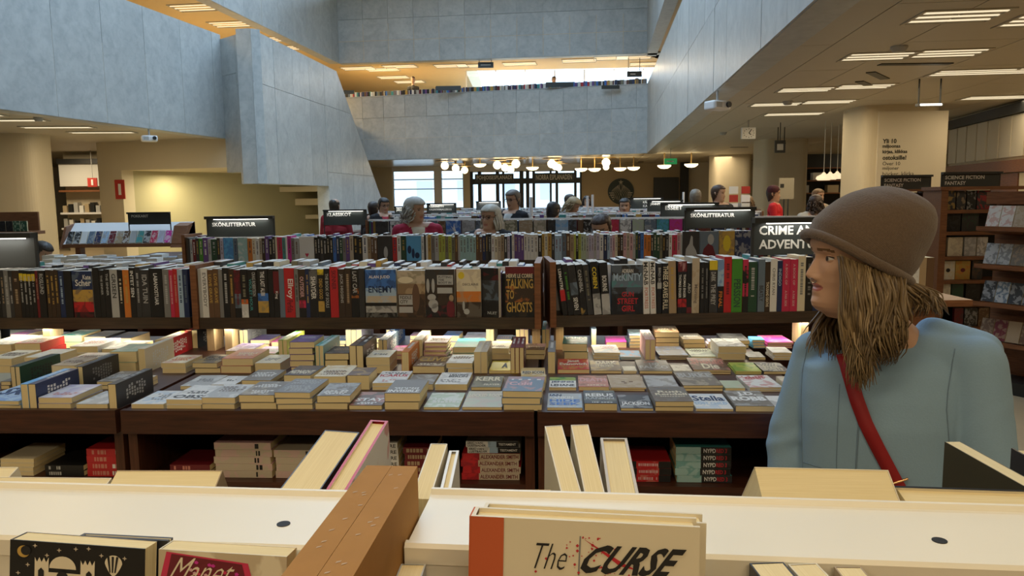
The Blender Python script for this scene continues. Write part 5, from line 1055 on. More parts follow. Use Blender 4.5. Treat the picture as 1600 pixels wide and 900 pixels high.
for i, c in enumerate(cols[:15]):
    a = aty(100 + i * 11.0, 380, 8.98); b_ = aty(100 + i * 11.0 + 9.6, 380, 8.98); W = b_.x - a.x
    ez = Vector((0, .55, .835)).normalized(); ey = Vector((1, 0, 0)); ex = ey.cross(ez)
    book(frame(Vector((a.x, 9.02, zb + .002)) - ex * .0, ex, ey, ez), W, .165, .012, c, RNG.choice(['white', 'silver', 'charcoal', 'tan']), f'{cn(c)} pocket book, {ordinal(i + 1)} on the slanted tray', 'pocket books on the slanted tray', name='tray_book')
# tables of low piles: one before the stand, one behind the sign by the stair wall
def pile_table(key, p0, p1, x0, x1, yos, depth, label, nm):
    A, B = atz(*p0, ZT), atz(*p1, ZT); d = (B - A).normalized(); n = Vector((-d.y, d.x, 0)); L = (B - A).length
    tables[key] = (A, B, d, n, L, None); racks[key] = (A + n * .72, B + n * .72, d, n, L, ZT)
    plain_table(key, 0, 0, 0, 0, label, depth=depth)
    for ri, yo in enumerate(yos):
        x = x0; k_ = 0
        while x < x1:
            wpx = RNG.uniform(16, 24); c, k = RNG.choice([('silver', 'white'), ('grey', 'silver'), ('steel', 'silver'), ('white', 'grey'), ('taupe', 'silver'), ('white', 'paleteal')])
            zt_ = RNG.uniform(.02, .06); a, b = loc(key, x, yo), loc(key, x + wpx - 1, yo); W = (b - a).length; k_ += 1
            book(frame(a, Zv, d, n), W, W * 1.35, zt_, c, k, f'{cn(c)} magazine pile, {ordinal(k_)} in {ORD[ri + 1]} row of {nm}', 'piles on the magazine tables', name='magazine_pile', page='pagew')
            x += wpx
pile_table('P', (60, 424), (292, 421), 66, 282, (.1, .5, 1.0), 2.2, 'low dark table of grey piles before the pocket book stand', 'stand table')
pile_table('K', (425, 381), (572, 379), 428, 556, (.1, .55), 1.3, 'dark table of pale piles before the marble stair wall', 'stair wall table')
# small wooden stand of green books by the left pillar
e = empty('book_stand', (aty(-30, 360, 9.6).x, 9.6, 0)); zb = aty(20, 362, 9.6).z; boxo('shelf', (0, 0, zb - .04), (.62, .3, zb), M['woodl'], e); boxo('back_board', (0, .27, zb), (.56, .3, zb + .24), M['woodl'], e); boxo('column', (.2, .08, .03), (.4, .22, zb - .04), M['woodl'], e); boxo('base', (.05, 0, 0), (.55, .3, .03), M['dark'], e)
tag(e, 'wooden stand of dark and green books before the cream pillar', 'stand')
for k in range(6): book(frame((e.location.x + .02 + k * .09, 9.66, zb), (0, -1, 0), (1, 0, 0), (0, 0, 1)), .085, .13, .02, 'black' if k < 4 else 'dkgreen', 'charcoal' if k < 4 else 'palegreen', f'{"black" if k < 4 else "green"} book, {ordinal(k + 1)} on the stand before the cream pillar', 'books on the stand before the pillar')

sign(507, 572, 327, 352, 8.0, ('KLASSIKOT',), 'dark lit sign lettered KLASSIKOT before the marble stair wall', size=.30, pad=.2, lb=.32, key='K', yl=-.27, zfoot=ZT)
# ================================================================== the near white-topped bookcase
ZL = 1.32; ZFS = 1.09; ZNS = 1.135          # ledge, far shelf and near shelf heights
def drop_to(z, ez, *tops): return (min(p.z for p in tops) - z) / ez.z      # book height that reaches the shelf
# the two kraft-wrapped books between the bookcases set where the white tops end
KN_, KF_ = atz(439, 900, 1.365), atz(573, 727, 1.365); kdir = (KF_ - KN_).normalized(); krt = Vector((kdir.y, -kdir.x, 0)); KT = .0230; KN_ = KN_ - kdir * .03
def meet(P, Q, K):
    """where the plan line P-Q crosses the kraft face through K"""
    t = (K - P).dot(krt) / (Q - P).dot(krt); return P + (Q - P) * t
def ledge(pbl, pbr, pfl, pfr, label, holes=(), side=0):
    BL, BR, FL, FR = (atz(*p, ZL) for p in (pbl, pbr, pfl, pfr))
    if side > 0:      # kraft books stand at its far end
        K = KN_ - krt * .0015; FR, BR = meet(FL, FR, K), meet(BL, BR, K)
    elif side < 0:
        K = KN_ + krt * (2 * KT + .0015); FL, BL = meet(FL, FR, K), meet(BL, BR, K)
    d = (FR - FL).normalized(); n = Vector((-d.y, d.x, 0)); D = max((BL - FL).dot(n), (BR - FL).dot(n)); x0 = 0; x1 = (FR - FL).dot(d); sk0 = (BL - FL).dot(d); sk1 = (BR - FL).dot(d)
    e = empty('bookcase', FL); e.matrix_basis = Matrix(((d.x, n.x, 0, FL.x), (d.y, n.y, 0, FL.y), (0, 0, 1, 0), (0, 0, 0, 1)))
    prof = [(-.010, -.012), (-.010, .0015), (-.007, .0045), (-.002, .0045), (.001, .001), (.004, 0)]
    back = [(D - .006, 0), (D - .003, .001), (D, .0055), (D + .004, .0055), (D + .007, .002), (D + .007, -.012)]
    pr = prof + back
    sk = lambda y: (sk0 * y / D, x1 + (sk1 - x1) * y / D)
    lp = MB(); N = len(pr)
    L0 = [(sk(y)[0], y, ZL + z) for y, z in pr]; L1 = [(sk(y)[1], y, ZL + z) for y, z in pr]
    top = MB()
    i = len(top.v); top.v += L0 + L1
    for k in range(N - 1): top.f.append((k, N + k, N + k + 1, k + 1)); top.mi.append(0)
    top.f.append(tuple(range(N))); top.f.append(tuple(range(2 * N - 1, N - 1, -1))); top.mi += [0, 0]
    top.f.append((0, N - 1, 2 * N - 1, N)); top.mi.append(0)
    t = top.build('white_top', M['white'], e, fix=True)
    boxo('front_fascia', (0, -.008, ZL - .05), (x1, -.004, ZL - .010), M['white'], e)
    boxo('partition', (max(0, sk0), D * .3, .06), (min(x1, sk1), D * .7, ZL - .006), M['white'], e)
    for nm, z in (('near_shelf', 1.135), ('near_shelf', .80), ('near_shelf', .46)): boxo(nm, (0, -.22, z - .022), (x1 + (.03 if side > 0 else 0), D * .3, z), M['woodl'], e)
    for z in (ZFS, .76, .42): boxo('far_shelf', (max(0, sk0), D * .7, z - .022), (min(x1, sk1), D + .40, z), M['woodl'], e)
    boxo('plinth', (0, -.2, 0), (x1, D + .34, .08), M['dark'], e)
    for hx, hy in holes:
        p = atz(hx, hy, ZL); q = p - FL; c = (q.dot(d), q.dot(n))
        MB().lathe([(0, .0006), (.0058, .0006), (.0058, 0)], (c[0], c[1], ZL), 20).build('cable_hole', M['black'], e)
    tag(e, label, 'bookcase'); return FL, d, n, D
LL = ledge((-160, 760), (538, 777), (-160, 832), (462, 853), 'white-topped bookcase with black cable hole holding the castle book', holes=((443, 819),), side=1)
LR = ledge((627, 783), (1790, 806), (583, 848), (1790, 893), 'white-topped bookcase with brown hole beside the woman in blue', holes=((1468, 845),), side=-1)
NG = 'books on the near bookcases'
def top_book(pn, pf, yn, T, W, H, col, label, hard=False, ink_=None, back=None, page='page', zup=None):
    """pn, pf: pixels of the near-left and far-left corner of the head edge; the spine is at the far end"""
    Pn = aty(*pn, yn); r = ray(*pf)
    # far corner on its ray at distance W from Pn
    b = -2 * r.dot(Pn - CAM); c = (Pn - CAM).length_squared - W * W; disc = b * b - 4 * c
    t = (-b + math.sqrt(max(0, disc))) / 2; Pf = CAM + r * t
    ey = (Pn - Pf).normalized(); right = (Vector((1, 0, 0)) - ey * ey.x).normalized(); ex = -right; ez = ex.cross(ey)
    H = drop_to(ZFS, ez, Pn, Pf, Pn + right * T, Pf + right * T); O = Pf + right * T - ez * H
    Wd = (Pn - Pf).length
    return book(frame(O, ex, ey, ez), Wd, H, T, col, ink_, label, NG, hard, back=back, page=page, front=[(0, 1, col, ink_ or col)])
top_book((432, 771), (508, 672), .715, .040, .125, .19, 'charcoal', 'thick cream-paged paperback leaning beside the red-edged hardback')
top_book((504, 773), (579, 656), .715, .021, .15, .21, 'red', 'red-edged hardback with a drawn white cover leaning on the thick paperback', True, 'white', ('white', 'red'))
top_book((642, 779), (673, 693), .72, .019, .125, .19, 'cream', 'slim cream paperback leaning beside the white hardback')
top_book((684, 779), (702, 704), .72, .011, .12, .19, 'white', 'slim white hardback leaning beside the slim cream paperback', True, 'grey')
top_book((880, 783), (851, 666), .72, .020, .14, .19, 'cream', 'tall cream paperback leaning away from the pale thick hardback')
top_book((916, 783), (892, 664), .72, .020, .14, .19, 'cream', 'cream paperback between the leaning paperback and the thick hardback')
top_book((952, 787), (938, 684), .725, .031, .15, .2, 'beige', 'thick pale hardback with a clear wrapper', True, 'cream', page='page')
def flat_top(pl, pr, y, T, H, col, label, hard=False, tilt=.55, page='page', ink_=None):
    """face-out book on the far side, head edge running across the picture"""
    Pl, Pr = aty(*pl, y), aty(*pr, y); W = (Pr - Pl).length; ey = (Pl - Pr).normalized(); up = Vector((0, math.cos(tilt), math.sin(tilt)))
    ex = (up - ey * up.dot(ey)).normalized(); ez = ex.cross(ey); H = drop_to(ZFS, ez, Pl, Pr, Pl + ex * T, Pr + ex * T)
    return book(frame(Pr - ez * H, ex, ey, ez), W, H, T, col, ink_, label, NG, hard, page=page)
flat_top((-60, 768), (157, 770), .752, .024, .2, 'cream', 'face-out cream paperback behind the white top near the castle book', tilt=.3)
flat_top((-40, 748), (12, 748), .79, .02, .2, 'cream', 'cream paperback with its head just above its neighbour', tilt=.3)
flat_top((164, 770), (334, 770), .738, .029, .2, 'tan', 'tan paperback lying askew behind the white top', tilt=.5)
flat_top((714, 786), (862, 786), .735, .022, .2, 'gold', 'yellow hardback behind the white top', True, .25, ink_='yellow')
flat_top((1016, 793), (1183, 794), .735, .014, .2, 'beige', 'slim beige paperback between the thick hardback and the wide paperback', tilt=.2)
flat_top((1194, 792), (1412, 797), .735, .046, .2, 'cream', 'wide cream paperback before the woman in blue', tilt=.66)
flat_top((1421, 793), (1660, 801), .735, .034, .2, 'black', 'black hardback lying beside the wide cream paperback', True, .3)
for pl, pr, yl, c, hd_, lab in (((1476, 690), (1602, 761), 1.08, (.055, .052, .032), False, 'dark olive paperback standing askew behind the black hardback'), ((1580, 700), (1700, 768), 1.12, 'charcoal', True, 'charcoal hardback standing askew behind the olive paperback')):
    Pl = aty(*pl, yl); Pr = atz(*pr, Pl.z); ey = (Pl - Pr).normalized(); ez = Vector((0, .06, .99)); ez = (ez - ey * ez.dot(ey)).normalized(); ex = ey.cross(ez); W = min(.19, (Pr - Pl).length); Hh = drop_to(ZFS, ez, Pl, Pr, Pl + ex * .022, Pr + ex * .022)
    book(frame(Pl - ey * W - ez * Hh, ex, ey, ez), W, Hh, .022, c, None, lab, NG, hd_, back=(c, c))
# two tall books in kraft paper between the bookcases
T = KT; W = (KF_ - KN_).length; HK = 1.365 - ZNS
for i in range(2):
    o = MB().box((0, 0, 0), (T * .985, W, HK)).build('wrapped_book', mat('kraft', (.36, .185, .055), .8, noise=.12, nscale=30, bump=.1, spec=.2), None, frame(KN_ + krt * (T * i) - Zv * HK, krt, kdir, Zv))
    mb = MB()
    for k in range(10):
        a, b_ = RNG.uniform(.1, .8) * T, RNG.uniform(.05, .9) * W; mb.quad((a, b_, HK + .0003), (a + T * .12, b_ + .002, HK + .0003), (a + T * .14, b_ + .004, HK + .0003), (a, b_ + .0025, HK + .0003))
    mb.build('scuff', ink((.42, .28, .14)), o)['kind'] = 'stuff'
    tag(o, 'tall brown kraft-wrapped book between the white tops' if i == 0 else 'tall brown kraft-wrapped book next to the right hand white top'.replace('right hand ', 'holed '), 'book', NG)
# face-out books on the near side
def near_face(led, pl, pr, off, T, col, label, front=None, texts=(), hard=False, ink_=None, lean=.10, page='page'):
    """face-out book parallel to the ledge, its front `off` before the lip, foot on the near shelf; returns book, width, height"""
    FL, d, n = led[:3]; A = FL - n * off; B = A + d; Pl, Pr = onplane(*pl, A, B), onplane(*pr, A, B); ey = (Pr - Pl).normalized(); W = (Pr - Pl).length
    ez = n * math.sin(lean) + Zv * math.cos(lean); ez = (ez - ey * ez.dot(ey)).normalized(); ex = ey.cross(ez); H = drop_to(ZNS, ez, Pl, Pr, Pl - ex * T, Pr - ex * T)
    return book(frame(Pl - ez * H - ex * T, ex, ey, ez), W, H, T, col, ink_, label, NG, hard, front, None, texts, page), W, H
cb, W, HC_ = near_face(LR, (736, 806), (1094, 824), .064, .022, 'cream', 'white hardback with an orange cloth spine lettered The CURSE', [(0, 1, 'cream', 'cream')], [], True)
cl = patch(cb, .022, W, HC_, 0, .148, 0, 1, (.50, .10, .025), 'cloth_strip', .0006)
boxo('cloth_spine', (0, -.0012, 0), (.022, 0, HC_ - .0002), mat('orange_cloth', (.50, .10, .025), .8, noise=.1, nscale=200, bump=.2), cb)
def script(o, s, a0, a1, b0, b1, T, W, H, col, shear=.35, bold=.0, name='lettering'):
    co, fs, asp = text_mesh(s, bold); vs = []
    for p in co: vs.append((T + .0008, a0 * W + (p[0] / asp * .86 + p[1] * .14 * shear / .35) * (a1 - a0) * W, b0 * H + p[1] * (b1 - b0) * H))
    me = bpy.data.meshes.new(name); me.from_pydata(vs, [], fs); me.update(); l = link(name, me, ink(rgb(col)), o); l['kind'] = 'stuff'; return l
hb = lambda py: 1 - (py - 815) / 2230 / HC_
script(cb, 'The', .26, .44, hb(893), hb(852), .022, W, HC_, 'black', .5, -.012)
script(cb, 'CURSE', .46, .92, hb(896), hb(850), .022, W, HC_, 'black', .5, .03)
mb = MB(); rr = random.Random(4)
for k in range(46):
    a = rr.gauss(.52, .09); b_ = hb(rr.uniform(838, 900)); s_ = rr.uniform(.002, .008); mb.quad(*[(.0226, (a + s_ * math.cos(t)) * W, b_ * HC_ + s_ * W * math.sin(t)) for t in (0, 1.5, 3, 4.6)])
mb.quad((.0226, .50 * W, hb(842) * HC_), (.0226, .68 * W, hb(878) * HC_), (.0226, .74 * W, hb(888) * HC_), (.0226, .66 * W, hb(882) * HC_)); mb.build('red_splatter', ink(rgb('red')), cb)['kind'] = 'stuff'
mb = MB(); mb.quad(*[(.0225, x * W, hb(y) * HC_) for x, y in ((.483, 838), (.489, 838), (.485, 900), (.478, 900))]); mb.build('drip_line', ink(rgb('grey')), cb)
near_face(LR, (752, 800), (1104, 818), .0395, .024, 'cream', 'second white hardback standing close behind the lettered one', [(0, 1, 'cream', 'cream')], [], True)
kb, W, HK_ = near_face(LL, (16, 843), (226, 858), .044, .018, 'black', 'black paperback with a white castle, moon and balloon', [(0, 1, 'black', 'black')], [])
kh = lambda py: 1 - (py - 850) / 2160 / HK_; ka = lambda px_: (px_ - 16) / 210
def kp_(pts, c='cream', nm='castle_shape', off=.0004): return patch(kb, .018, W, HK_, 0, 0, 0, 0, c, nm, off, [(ka(a), kh(b)) for a, b in pts][::-1])
for x0 in (56, 128): kp_([(x0, 960), (x0, 876)] + [(x0 + i * 3.6, 876 if i % 2 == 0 else 884) for j in (0,) for i in range(0, 7)] + [(x0 + 22, 876), (x0 + 22, 960)])
kp_([(78, 960), (78, 900), (128, 900), (128, 960)]); kp_([(100 + 21 * math.cos(t), 893 - 21 * math.sin(t)) for t in [math.pi * k / 12 for k in range(13)]])
for x, w_ in ((62, 9), (137, 9)): kp_([(x, 915), (x, 898), (x + w_ / 2, 893), (x + w_, 898), (x + w_, 915)], 'black', 'window_shape', .0007)
kp_([(100 + 9 * math.cos(t), 906 - 9 * math.sin(t)) for t in [2 * math.pi * k / 14 for k in range(14)]], 'black', 'window_shape', .0007)
bal = [(179 + 13.5 * math.cos(t) * (1 if math.sin(t) > 0 else (1 + .45 * math.sin(t))), 878 - (14 if math.sin(t) > 0 else 21) * math.sin(t)) for t in [2 * math.pi * k / 24 for k in range(24)]]
kp_(bal, 'cream', 'balloon_shape')
for q in (-7, 0, 7): kp_([(178 + q - 1.8, 868 - 2), (178 + q + 1.8, 868 - 2), (178 + q * .55 + 1.0, 893), (178 + q * .55 - 1.0, 893)], 'black', 'balloon_stripe', .0007)
kp_([(38 + 10 * math.cos(t), 868 - 10 * math.sin(t)) for t in [2 * math.pi * k / 18 for k in range(18)]], 'gold', 'moon_shape'); kp_([(42 + 8 * math.cos(t), 866 - 8 * math.sin(t)) for t in [2 * math.pi * k / 18 for k in range(18)]], 'black', 'moon_shape', .0007)
for x, y in ((56, 857), (94, 862), (160, 866), (120, 858), (75, 872), (196, 868), (140, 856), (45, 890), (30, 905)): kp_([(x + (4 if k % 2 == 0 else 1.5) * math.sin(math.pi * k / 4), y - (4 if k % 2 == 0 else 1.5) * math.cos(math.pi * k / 4)) for k in range(8)], 'beige', 'star_shape')
near_face(LL, (122, 838), (262, 845), .0225, .008, 'charcoal', 'charcoal board standing behind the castle paperback', None, [], True)
mb_, W, HM_ = near_face(LL, (248, 858), (448, 870), .052, .02, 'cream', 'cream paperback with a dark red oval lettered Manet', [(0, 1, 'cream', 'tan')], [], ink_='tan')
mh = lambda py: 1 - (py - 865) / 2200 / HM_; ma = lambda px_: (px_ - 248) / 222
patch(mb_, .02, W, HM_, 0, 0, 0, 0, 'crimson', 'oval_shape', .0003, [(ma(a), mh(b)) for a, b in ((255, 980), (250, 920), (262, 868), (404, 880), (416, 920), (410, 980))][::-1])
patch(mb_, .02, W, HM_, 0, 0, 0, 0, 'maroon', 'oval_shape', .0005, [(ma(a), mh(b)) for a, b in ((264, 980), (261, 920), (271, 871), (394, 882), (404, 920), (400, 980))][::-1])
script(mb_, 'Manet', ma(264), ma(384), mh(918), mh(876), .02, W, HM_, 'cream', .5, -.01)
rr = random.Random(9)
for k in range(14):
    a, b_ = rr.uniform(300, 396), rr.uniform(876, 905); patch(mb_, .02, W, HM_, 0, 0, 0, 0, rr.choice(['magenta', 'crimson', 'pink']), 'petal_shape', .0007, [(ma(a), mh(b_)) for a, b_ in [(a + 4 * math.cos(t), b_ + 3 * math.sin(t)) for t in (0, 1.2, 2.4, 3.6, 4.8)]])
# page heads at the foot of the frame, standing close before the white lip of the holed bookcase
for i, (pn, pf, c) in enumerate((((1212, 935), (1168, 876), 'charcoal'), ((1283, 940), (1228, 878), 'cream'), ((1345, 940), (1302, 884), 'tan'), ((607, 930), (627, 880), 'silver'))):
    FL, d, n = LR[:3]; A = FL - n * .013; Pf = onplane(*pf, A, A + d); Pn = atz(*pn, Pf.z); ey = (Pn - Pf).normalized(); W = (Pn - Pf).length; rt = Vector((-ey.y, ey.x, 0)); T = (.026, .022, .02, .02)[i]; Hh = Pf.z - ZNS
    Pf = Pf + ey * max(0, rt.dot(n)) * T
    book(frame(Pf + rt * T - Zv * Hh, -rt, ey, Zv), W, Hh, T, c, None, f'{cn(c)} paperback upright before the near white lip with pages showing', NG)
# ================================================================== shelves on the right
Y0 = 6.7; zz = lambda py, y=Y0: aty(1500, py, y).z
x0 = aty(1466, 400, Y0).x; x1 = aty(1640, 400, Y0).x
e = empty('wall_bookcase', (x0, Y0, 0)); w_ = x1 - x0
for x in (0, w_ - .05): boxo('side_panel', (x, 0, 0), (x + .06, .3, zz(297)), M['woodl'], e)
boxo('back_panel', (.06, .28, 0), (w_ - .05, .3, zz(300)), M['dark'], e); boxo('cap', (-.02, -.02, zz(297)), (w_ + .03, .3, zz(297) + .03), M['woodl'], e)
for py in (328, 362, 401, 438, 474, 512, 550): boxo('shelf', (.06, 0, zz(py) - .03), (w_ - .05, .28, zz(py)), M['woodl'], e)
tag(e, 'tall cherry bookcase under the science fiction sign', 'bookcase')
rows = {328: [(1478, 1492, 'charcoal', 'gold'), (1494, 1508, 'charcoal', 'tan'), (1510, 1524, 'black', 'silver'), (1526, 1546, 'charcoal', 'red')], 362: [(1478, 1500, 'black', 'charcoal'), (1502, 1528, 'charcoal', 'dkgreen')], 401: [(1480, 1503, 'cream', 'beige'), (1506, 1524, 'silver', 'white'), (1526, 1542, 'white', 'grey')],
        438: [(1470, 1491, 'cream', 'white'), (1492, 1515, 'gold', 'orange'), (1518, 1534, 'charcoal', 'brown')], 474: [(1472, 1484, 'cream', 'beige'), (1486, 1504, 'dkgreen', 'charcoal'), (1508, 1530, 'black', 'charcoal')], 512: [(1490, 1504, 'maroon', 'charcoal'), (1506, 1526, 'charcoal', 'silver'), (1528, 1544, 'brown', 'tan')]}
nb = 0
for py, it in rows.items():
    for a, b, c, k in it:
        nb += 1; A_ = aty(a, py, Y0 + .06); B_ = aty(b, py, Y0 + .06); W = B_.x - A_.x
        o = book(frame((A_.x, Y0 + .09, zz(py) + .001), (0, -1, 0), (1, 0, 0), (0, 0, 1)), W, .165, .03, c, k, f'{cn(c)} face-out book with {cn(k)} print, {ordinal(nb)} in the science fiction case', 'face-out books in the cherry bookcase', page='page')
        if py == 438 and a < 1515: patch(o, .03, W, .165, 0, 0, 0, 0, 'black' if a < 1480 else 'maroon', 'round_shape', .0005, ell(.5, .5, .16, .11))
# angled tray rack beside it
rz = R(-62); dx = Vector((math.cos(rz), math.sin(rz), 0)); dn = Vector((-dx.y, dx.x, 0))
base = aty(1527, 360, 6.2); e = empty('tray_rack', (base.x, base.y, 0), rz)
zb_ = lambda py: aty(1527, py, 6.2).z
L = .62
boxo('end_panel', (L, .0, 0), (L + .03, .30, zz(300)), M['woodl'], e); boxo('back_panel', (-.02, .28, 0), (L, .30, zz(300)), M['woodl'], e); boxo('header', (0, .1, zz(318)), (L, .28, zz(300)), M['woodl'], e); boxo('plinth', (-.02, .0, 0), (L + .03, .3, .1), M['dark'], e)
tag(e, 'cherry rack of tilted trays beside the science fiction case', 'rack')
for ti, (py, cc) in enumerate(((356, ['white', 'white', 'beige', 'white']), (414, ['silver', 'silver', 'taupe', 'silver', 'cream']), (472, ['charcoal', 'steel', 'charcoal', 'charcoal', 'cream']), (530, ['brown', 'maroon', 'tan', 'brown']))):
    z = zb_(py); MB().prism([(0, -.02, z - .02), (0, .26, z - .06), (0, .28, z + .20), (0, .26, z + .20), (0, .24, z - .03), (0, -.02, z + .015)], (L, 0, 0)).build('tray', M['woodl'], e, fix=True)
    for k, c in enumerate(cc):
        O = base + dx * (.03 + k * .105) + dn * (.06 + .02) ; O.z = z + .005; ez = (Zv * .96 + dn * .28).normalized(); ex = dx.cross(ez)
        o = book(frame(O, ex, dx, ez), .10, .17, .03, c, {'white': 'salmon', 'silver': 'charcoal', 'charcoal': 'silver', 'steel': 'white'}.get(c, 'tan'), f'{cn(c)} book, {ordinal(k + 1)} on the {ordinal(ti + 1)} tilted tray from the top', 'books on the tilted trays', name='tray_book', page='page')
# second case behind the hat
Y1 = 7.4; x0 = aty(1398, 400, Y1).x; x1 = aty(1463, 400, Y1).x; e = empty('wall_bookcase', (x0, Y1, 0)); w_ = x1 - x0
for x in (0, w_ - .06): boxo('side_panel', (x, 0, 0), (x + .06, .3, zz(298, Y1)), M['woodl'], e)
boxo('back_panel', (.06, .28, 0), (w_ - .06, .3, zz(300, Y1)), M['woodl'], e)
for py in (345, 395, 440, 490): boxo('shelf', (.06, 0, zz(py, Y1) - .03), (w_ - .06, .28, zz(py, Y1)), M['woodl'], e)
boxo('cap', (0, 0, zz(298, Y1)), (w_, .3, zz(298, Y1) + .02), M['woodl'], e)
tag(e, 'cherry bookcase partly hidden behind the brown knitted hat', 'bookcase')
for i, (py, a, b, c) in enumerate(((345, 1408, 1424, 'tan'), (345, 1428, 1450, 'cream'), (395, 1410, 1428, 'charcoal'), (395, 1430, 1450, 'cream'), (440, 1408, 1430, 'steel'), (440, 1434, 1452, 'brown'))):
    A_ = aty(a, py, Y1 + .05); B_ = aty(b, py, Y1 + .05); book(frame((A_.x, Y1 + .08, zz(py, Y1) + .001), (0, -1, 0), (1, 0, 0), (0, 0, 1)), B_.x - A_.x, .2, .03, c, RNG.choice(['silver', 'tan', 'charcoal']), f'{cn(c)} face-out book, {ordinal(i + 1)} in the case behind the hat', 'face-out books behind the hat')
# white and brown books on a stand behind the woman's neck
Y2 = 3.6; a = aty(1408, 470, Y2); e = empty('book_stand', (a.x - .02, Y2, 0)); boxo('shelf', (0, 0, a.z - .03), (.36, .25, a.z), M['woodl'], e); boxo('column', (.12, .1, .03), (.24, .2, a.z - .03), M['woodl'], e); boxo('base', (.02, 0, 0), (.34, .25, .03), M['dark'], e); tag(e, 'small wooden stand holding a white and brown books behind her shoulder', 'stand')
book(frame((a.x, Y2 + .05, a.z), (0, -1, 0), (1, 0, 0), (0, 0, 1)), .09, .21, .03, 'white', 'silver', 'white book on the small stand behind her shoulder', None, texts=[('F', 'ON', .3, .8, .6, .72, 'grey')])
for k in range(2): book(frame((a.x + .1 + k * .036, Y2 + .04, a.z), (1, 0, 0), (0, 1, 0), (0, 0, 1)), .14, .2, .034, 'tan' if k == 0 else 'brown', None, ('tan' if k == 0 else 'brown') + ' spine beside the white book on the small stand')
sign(1377, 1454, 273, 297, 7.6, ('SCIENCE FICTION', 'FANTASY'), 'dark sign lettered SCIENCE FICTION FANTASY before the broad pillar', zfoot=zz(298, Y1) + .02, lit=False, size=.30, pad=.22, lb=.40, tx=.05)
sign(1471, 1562, 268, 294, 6.85, ('SCIENCE FICTION', 'FANTASY'), 'dark sign lettered SCIENCE FICTION FANTASY on the cherry bookcase', zfoot=zz(297) + .03, lit=False, size=.30, pad=.22, lb=.36, tx=.05)
# white wall cupboards far right
CA = aty(1476, 240, 17.5); CB = aty(1640, 240, 12.5); cdv = Vector((CB.x - CA.x, CB.y - CA.y, 0)); CL = cdv.length; cdv.normalize()
zq = lambda px_, py: onplane(px_, py, (CA.x, CA.y), (CB.x, CB.y)).z
e = empty('wall_cupboards', (CA.x, CA.y, 0), math.atan2(cdv.y, cdv.x))
za, zb2 = zq(1480, 256), zq(1480, 204)
boxo('carcass', (0, .1, 0), (CL, .5, ZC), M['cream'], e)
for k in range(9): boxo('white_panel', (k * CL / 9 + .03, .06, za), ((k + 1) * CL / 9 - .03, .1, zb2), mat('panel_white', (.62, .57, .45), .5) if k == 0 else bpy.data.materials['panel_white'], e)
boxo('wood_rail', (0, .0, za - .28), (CL, .12, za - .06), M['woodl'], e); boxo('cornice', (0, 0, zb2 + .02), (CL, .14, zb2 + .2), M['dark'], e)
for k in range(4): boxo('lower_panel', (k * CL / 4 + .03, .06, .1), ((k + 1) * CL / 4 - .03, .1, za - .3), M['cream'] if k % 2 else M['woodl'], e)
tag(e, 'white panelled wall cupboards over a wooden rail at the side wall', 'cupboards')
# dark shelving in the passage between pillars, leaflet stand, info board
p = aty(1292, 290, 26); e = empty('passage_shelving', (p.x - 1.0, 26, 0)); boxo('back_panel', (0, .4, 0), (2.2, .5, 2.9), M['dark'], e)
for k in range(6): boxo('shelf', (0, 0, .3 + k * .42), (2.2, .4, .34 + k * .42), M['woodl'], e)
for k in range(4):
    mbk = MB()
    boxo('book_block', (.05 + .5 * k, .05, 1.6 + .42 * (k % 2)), (.42 + .5 * k, .3, 1.85 + .42 * (k % 2)), M[('grey', 'letter', 'tan', 'whitecold')[k]], e)
tag(e, 'dark shelving in the passage between the pillars', 'shelving')
p = aty(1229, 294, 14.5); e = empty('info_board', (p.x, 14.5, 0)); zt_ = aty(1229, 278, 14.5).z; zb2 = aty(1229, 311, 14.5).z
boxo('panel', (-.14, 0, zb2), (.14, .02, zt_), mat('info_panel', (.34, .31, .24), .6), e); 
for x in (-.04, .04): MB().tube([(x, .01, 0), (x, .01, zb2)], .012, 6).build('pole', M['dark'], e)
boxo('pictogram', (-.12, -.004, zt_ - .18), (-.05, 0, zt_ - .11), M['dark'], e); boxo('base', (-.18, -.12, 0), (.18, .12, .02), M['dark'], e); tag(e, 'beige info board on two poles beside the man in the red coat', 'board')
p = aty(1156, 316, 13); e = empty('leaflet_stand', (p.x, 13, 0)); MB().tube([(0, 0, 0), (0, 0, 1.45)], .03, 8).build('pole', M['grey'], e); MB().lathe([(0, 0), (.2, 0), (.2, .02), (0, .03)], n=16).build('base', M['grey'], e)
for k in range(3):
    for s_ in (-1, 1): boxo('leaflet', (-.02 + s_ * .10 - .07, -.06, 1.32 + k * .14), (-.02 + s_ * .10 + .07, -.03, 1.44 + k * .14), M[('red', 'letter', 'whitecold')[(k + s_) % 3]], e)
tag(e, 'leaflet stand with red and white leaflets by the pillar', 'stand')
# floor counter and low shelf run under the far rows on the right
# ================================================================== gallery edge
A_ = Vector((*FA, 0)); B_ = Vector((*FB, 0)); dg = (B_ - A_).normalized(); ng = Vector((-dg.y, dg.x, 0)); Lg = (B_ - A_).length
e = empty('gallery_shelf', A_ + ng * .5, 0); e.matrix_basis = Matrix(((dg.x, ng.x, 0, (A_ + ng * .5).x), (dg.y, ng.y, 0, (A_ + ng * .5).y), (0, 0, 1, ZF), (0, 0, 0, 1)))
boxo('body', (-2, 0, 0), (Lg, .35, 1.0), M['whitecold'], e); boxo('top_board', (-2, -.02, 1.0), (Lg, .4, 1.04), M['letter'], e); tag(e, 'low white shelf along the gallery parapet', 'shelf')
racks['Q'] = (A_ + ng * .52 - dg * 2 + Zv * (ZF + 1.04), B_ + ng * .52, dg, ng, Lg + 2, ZF + 1.04)
book_row('Q', 0, 1, 0, .2, 'book_row', 77, 'books lined up along the gallery parapet', W=.2, faceout=True)
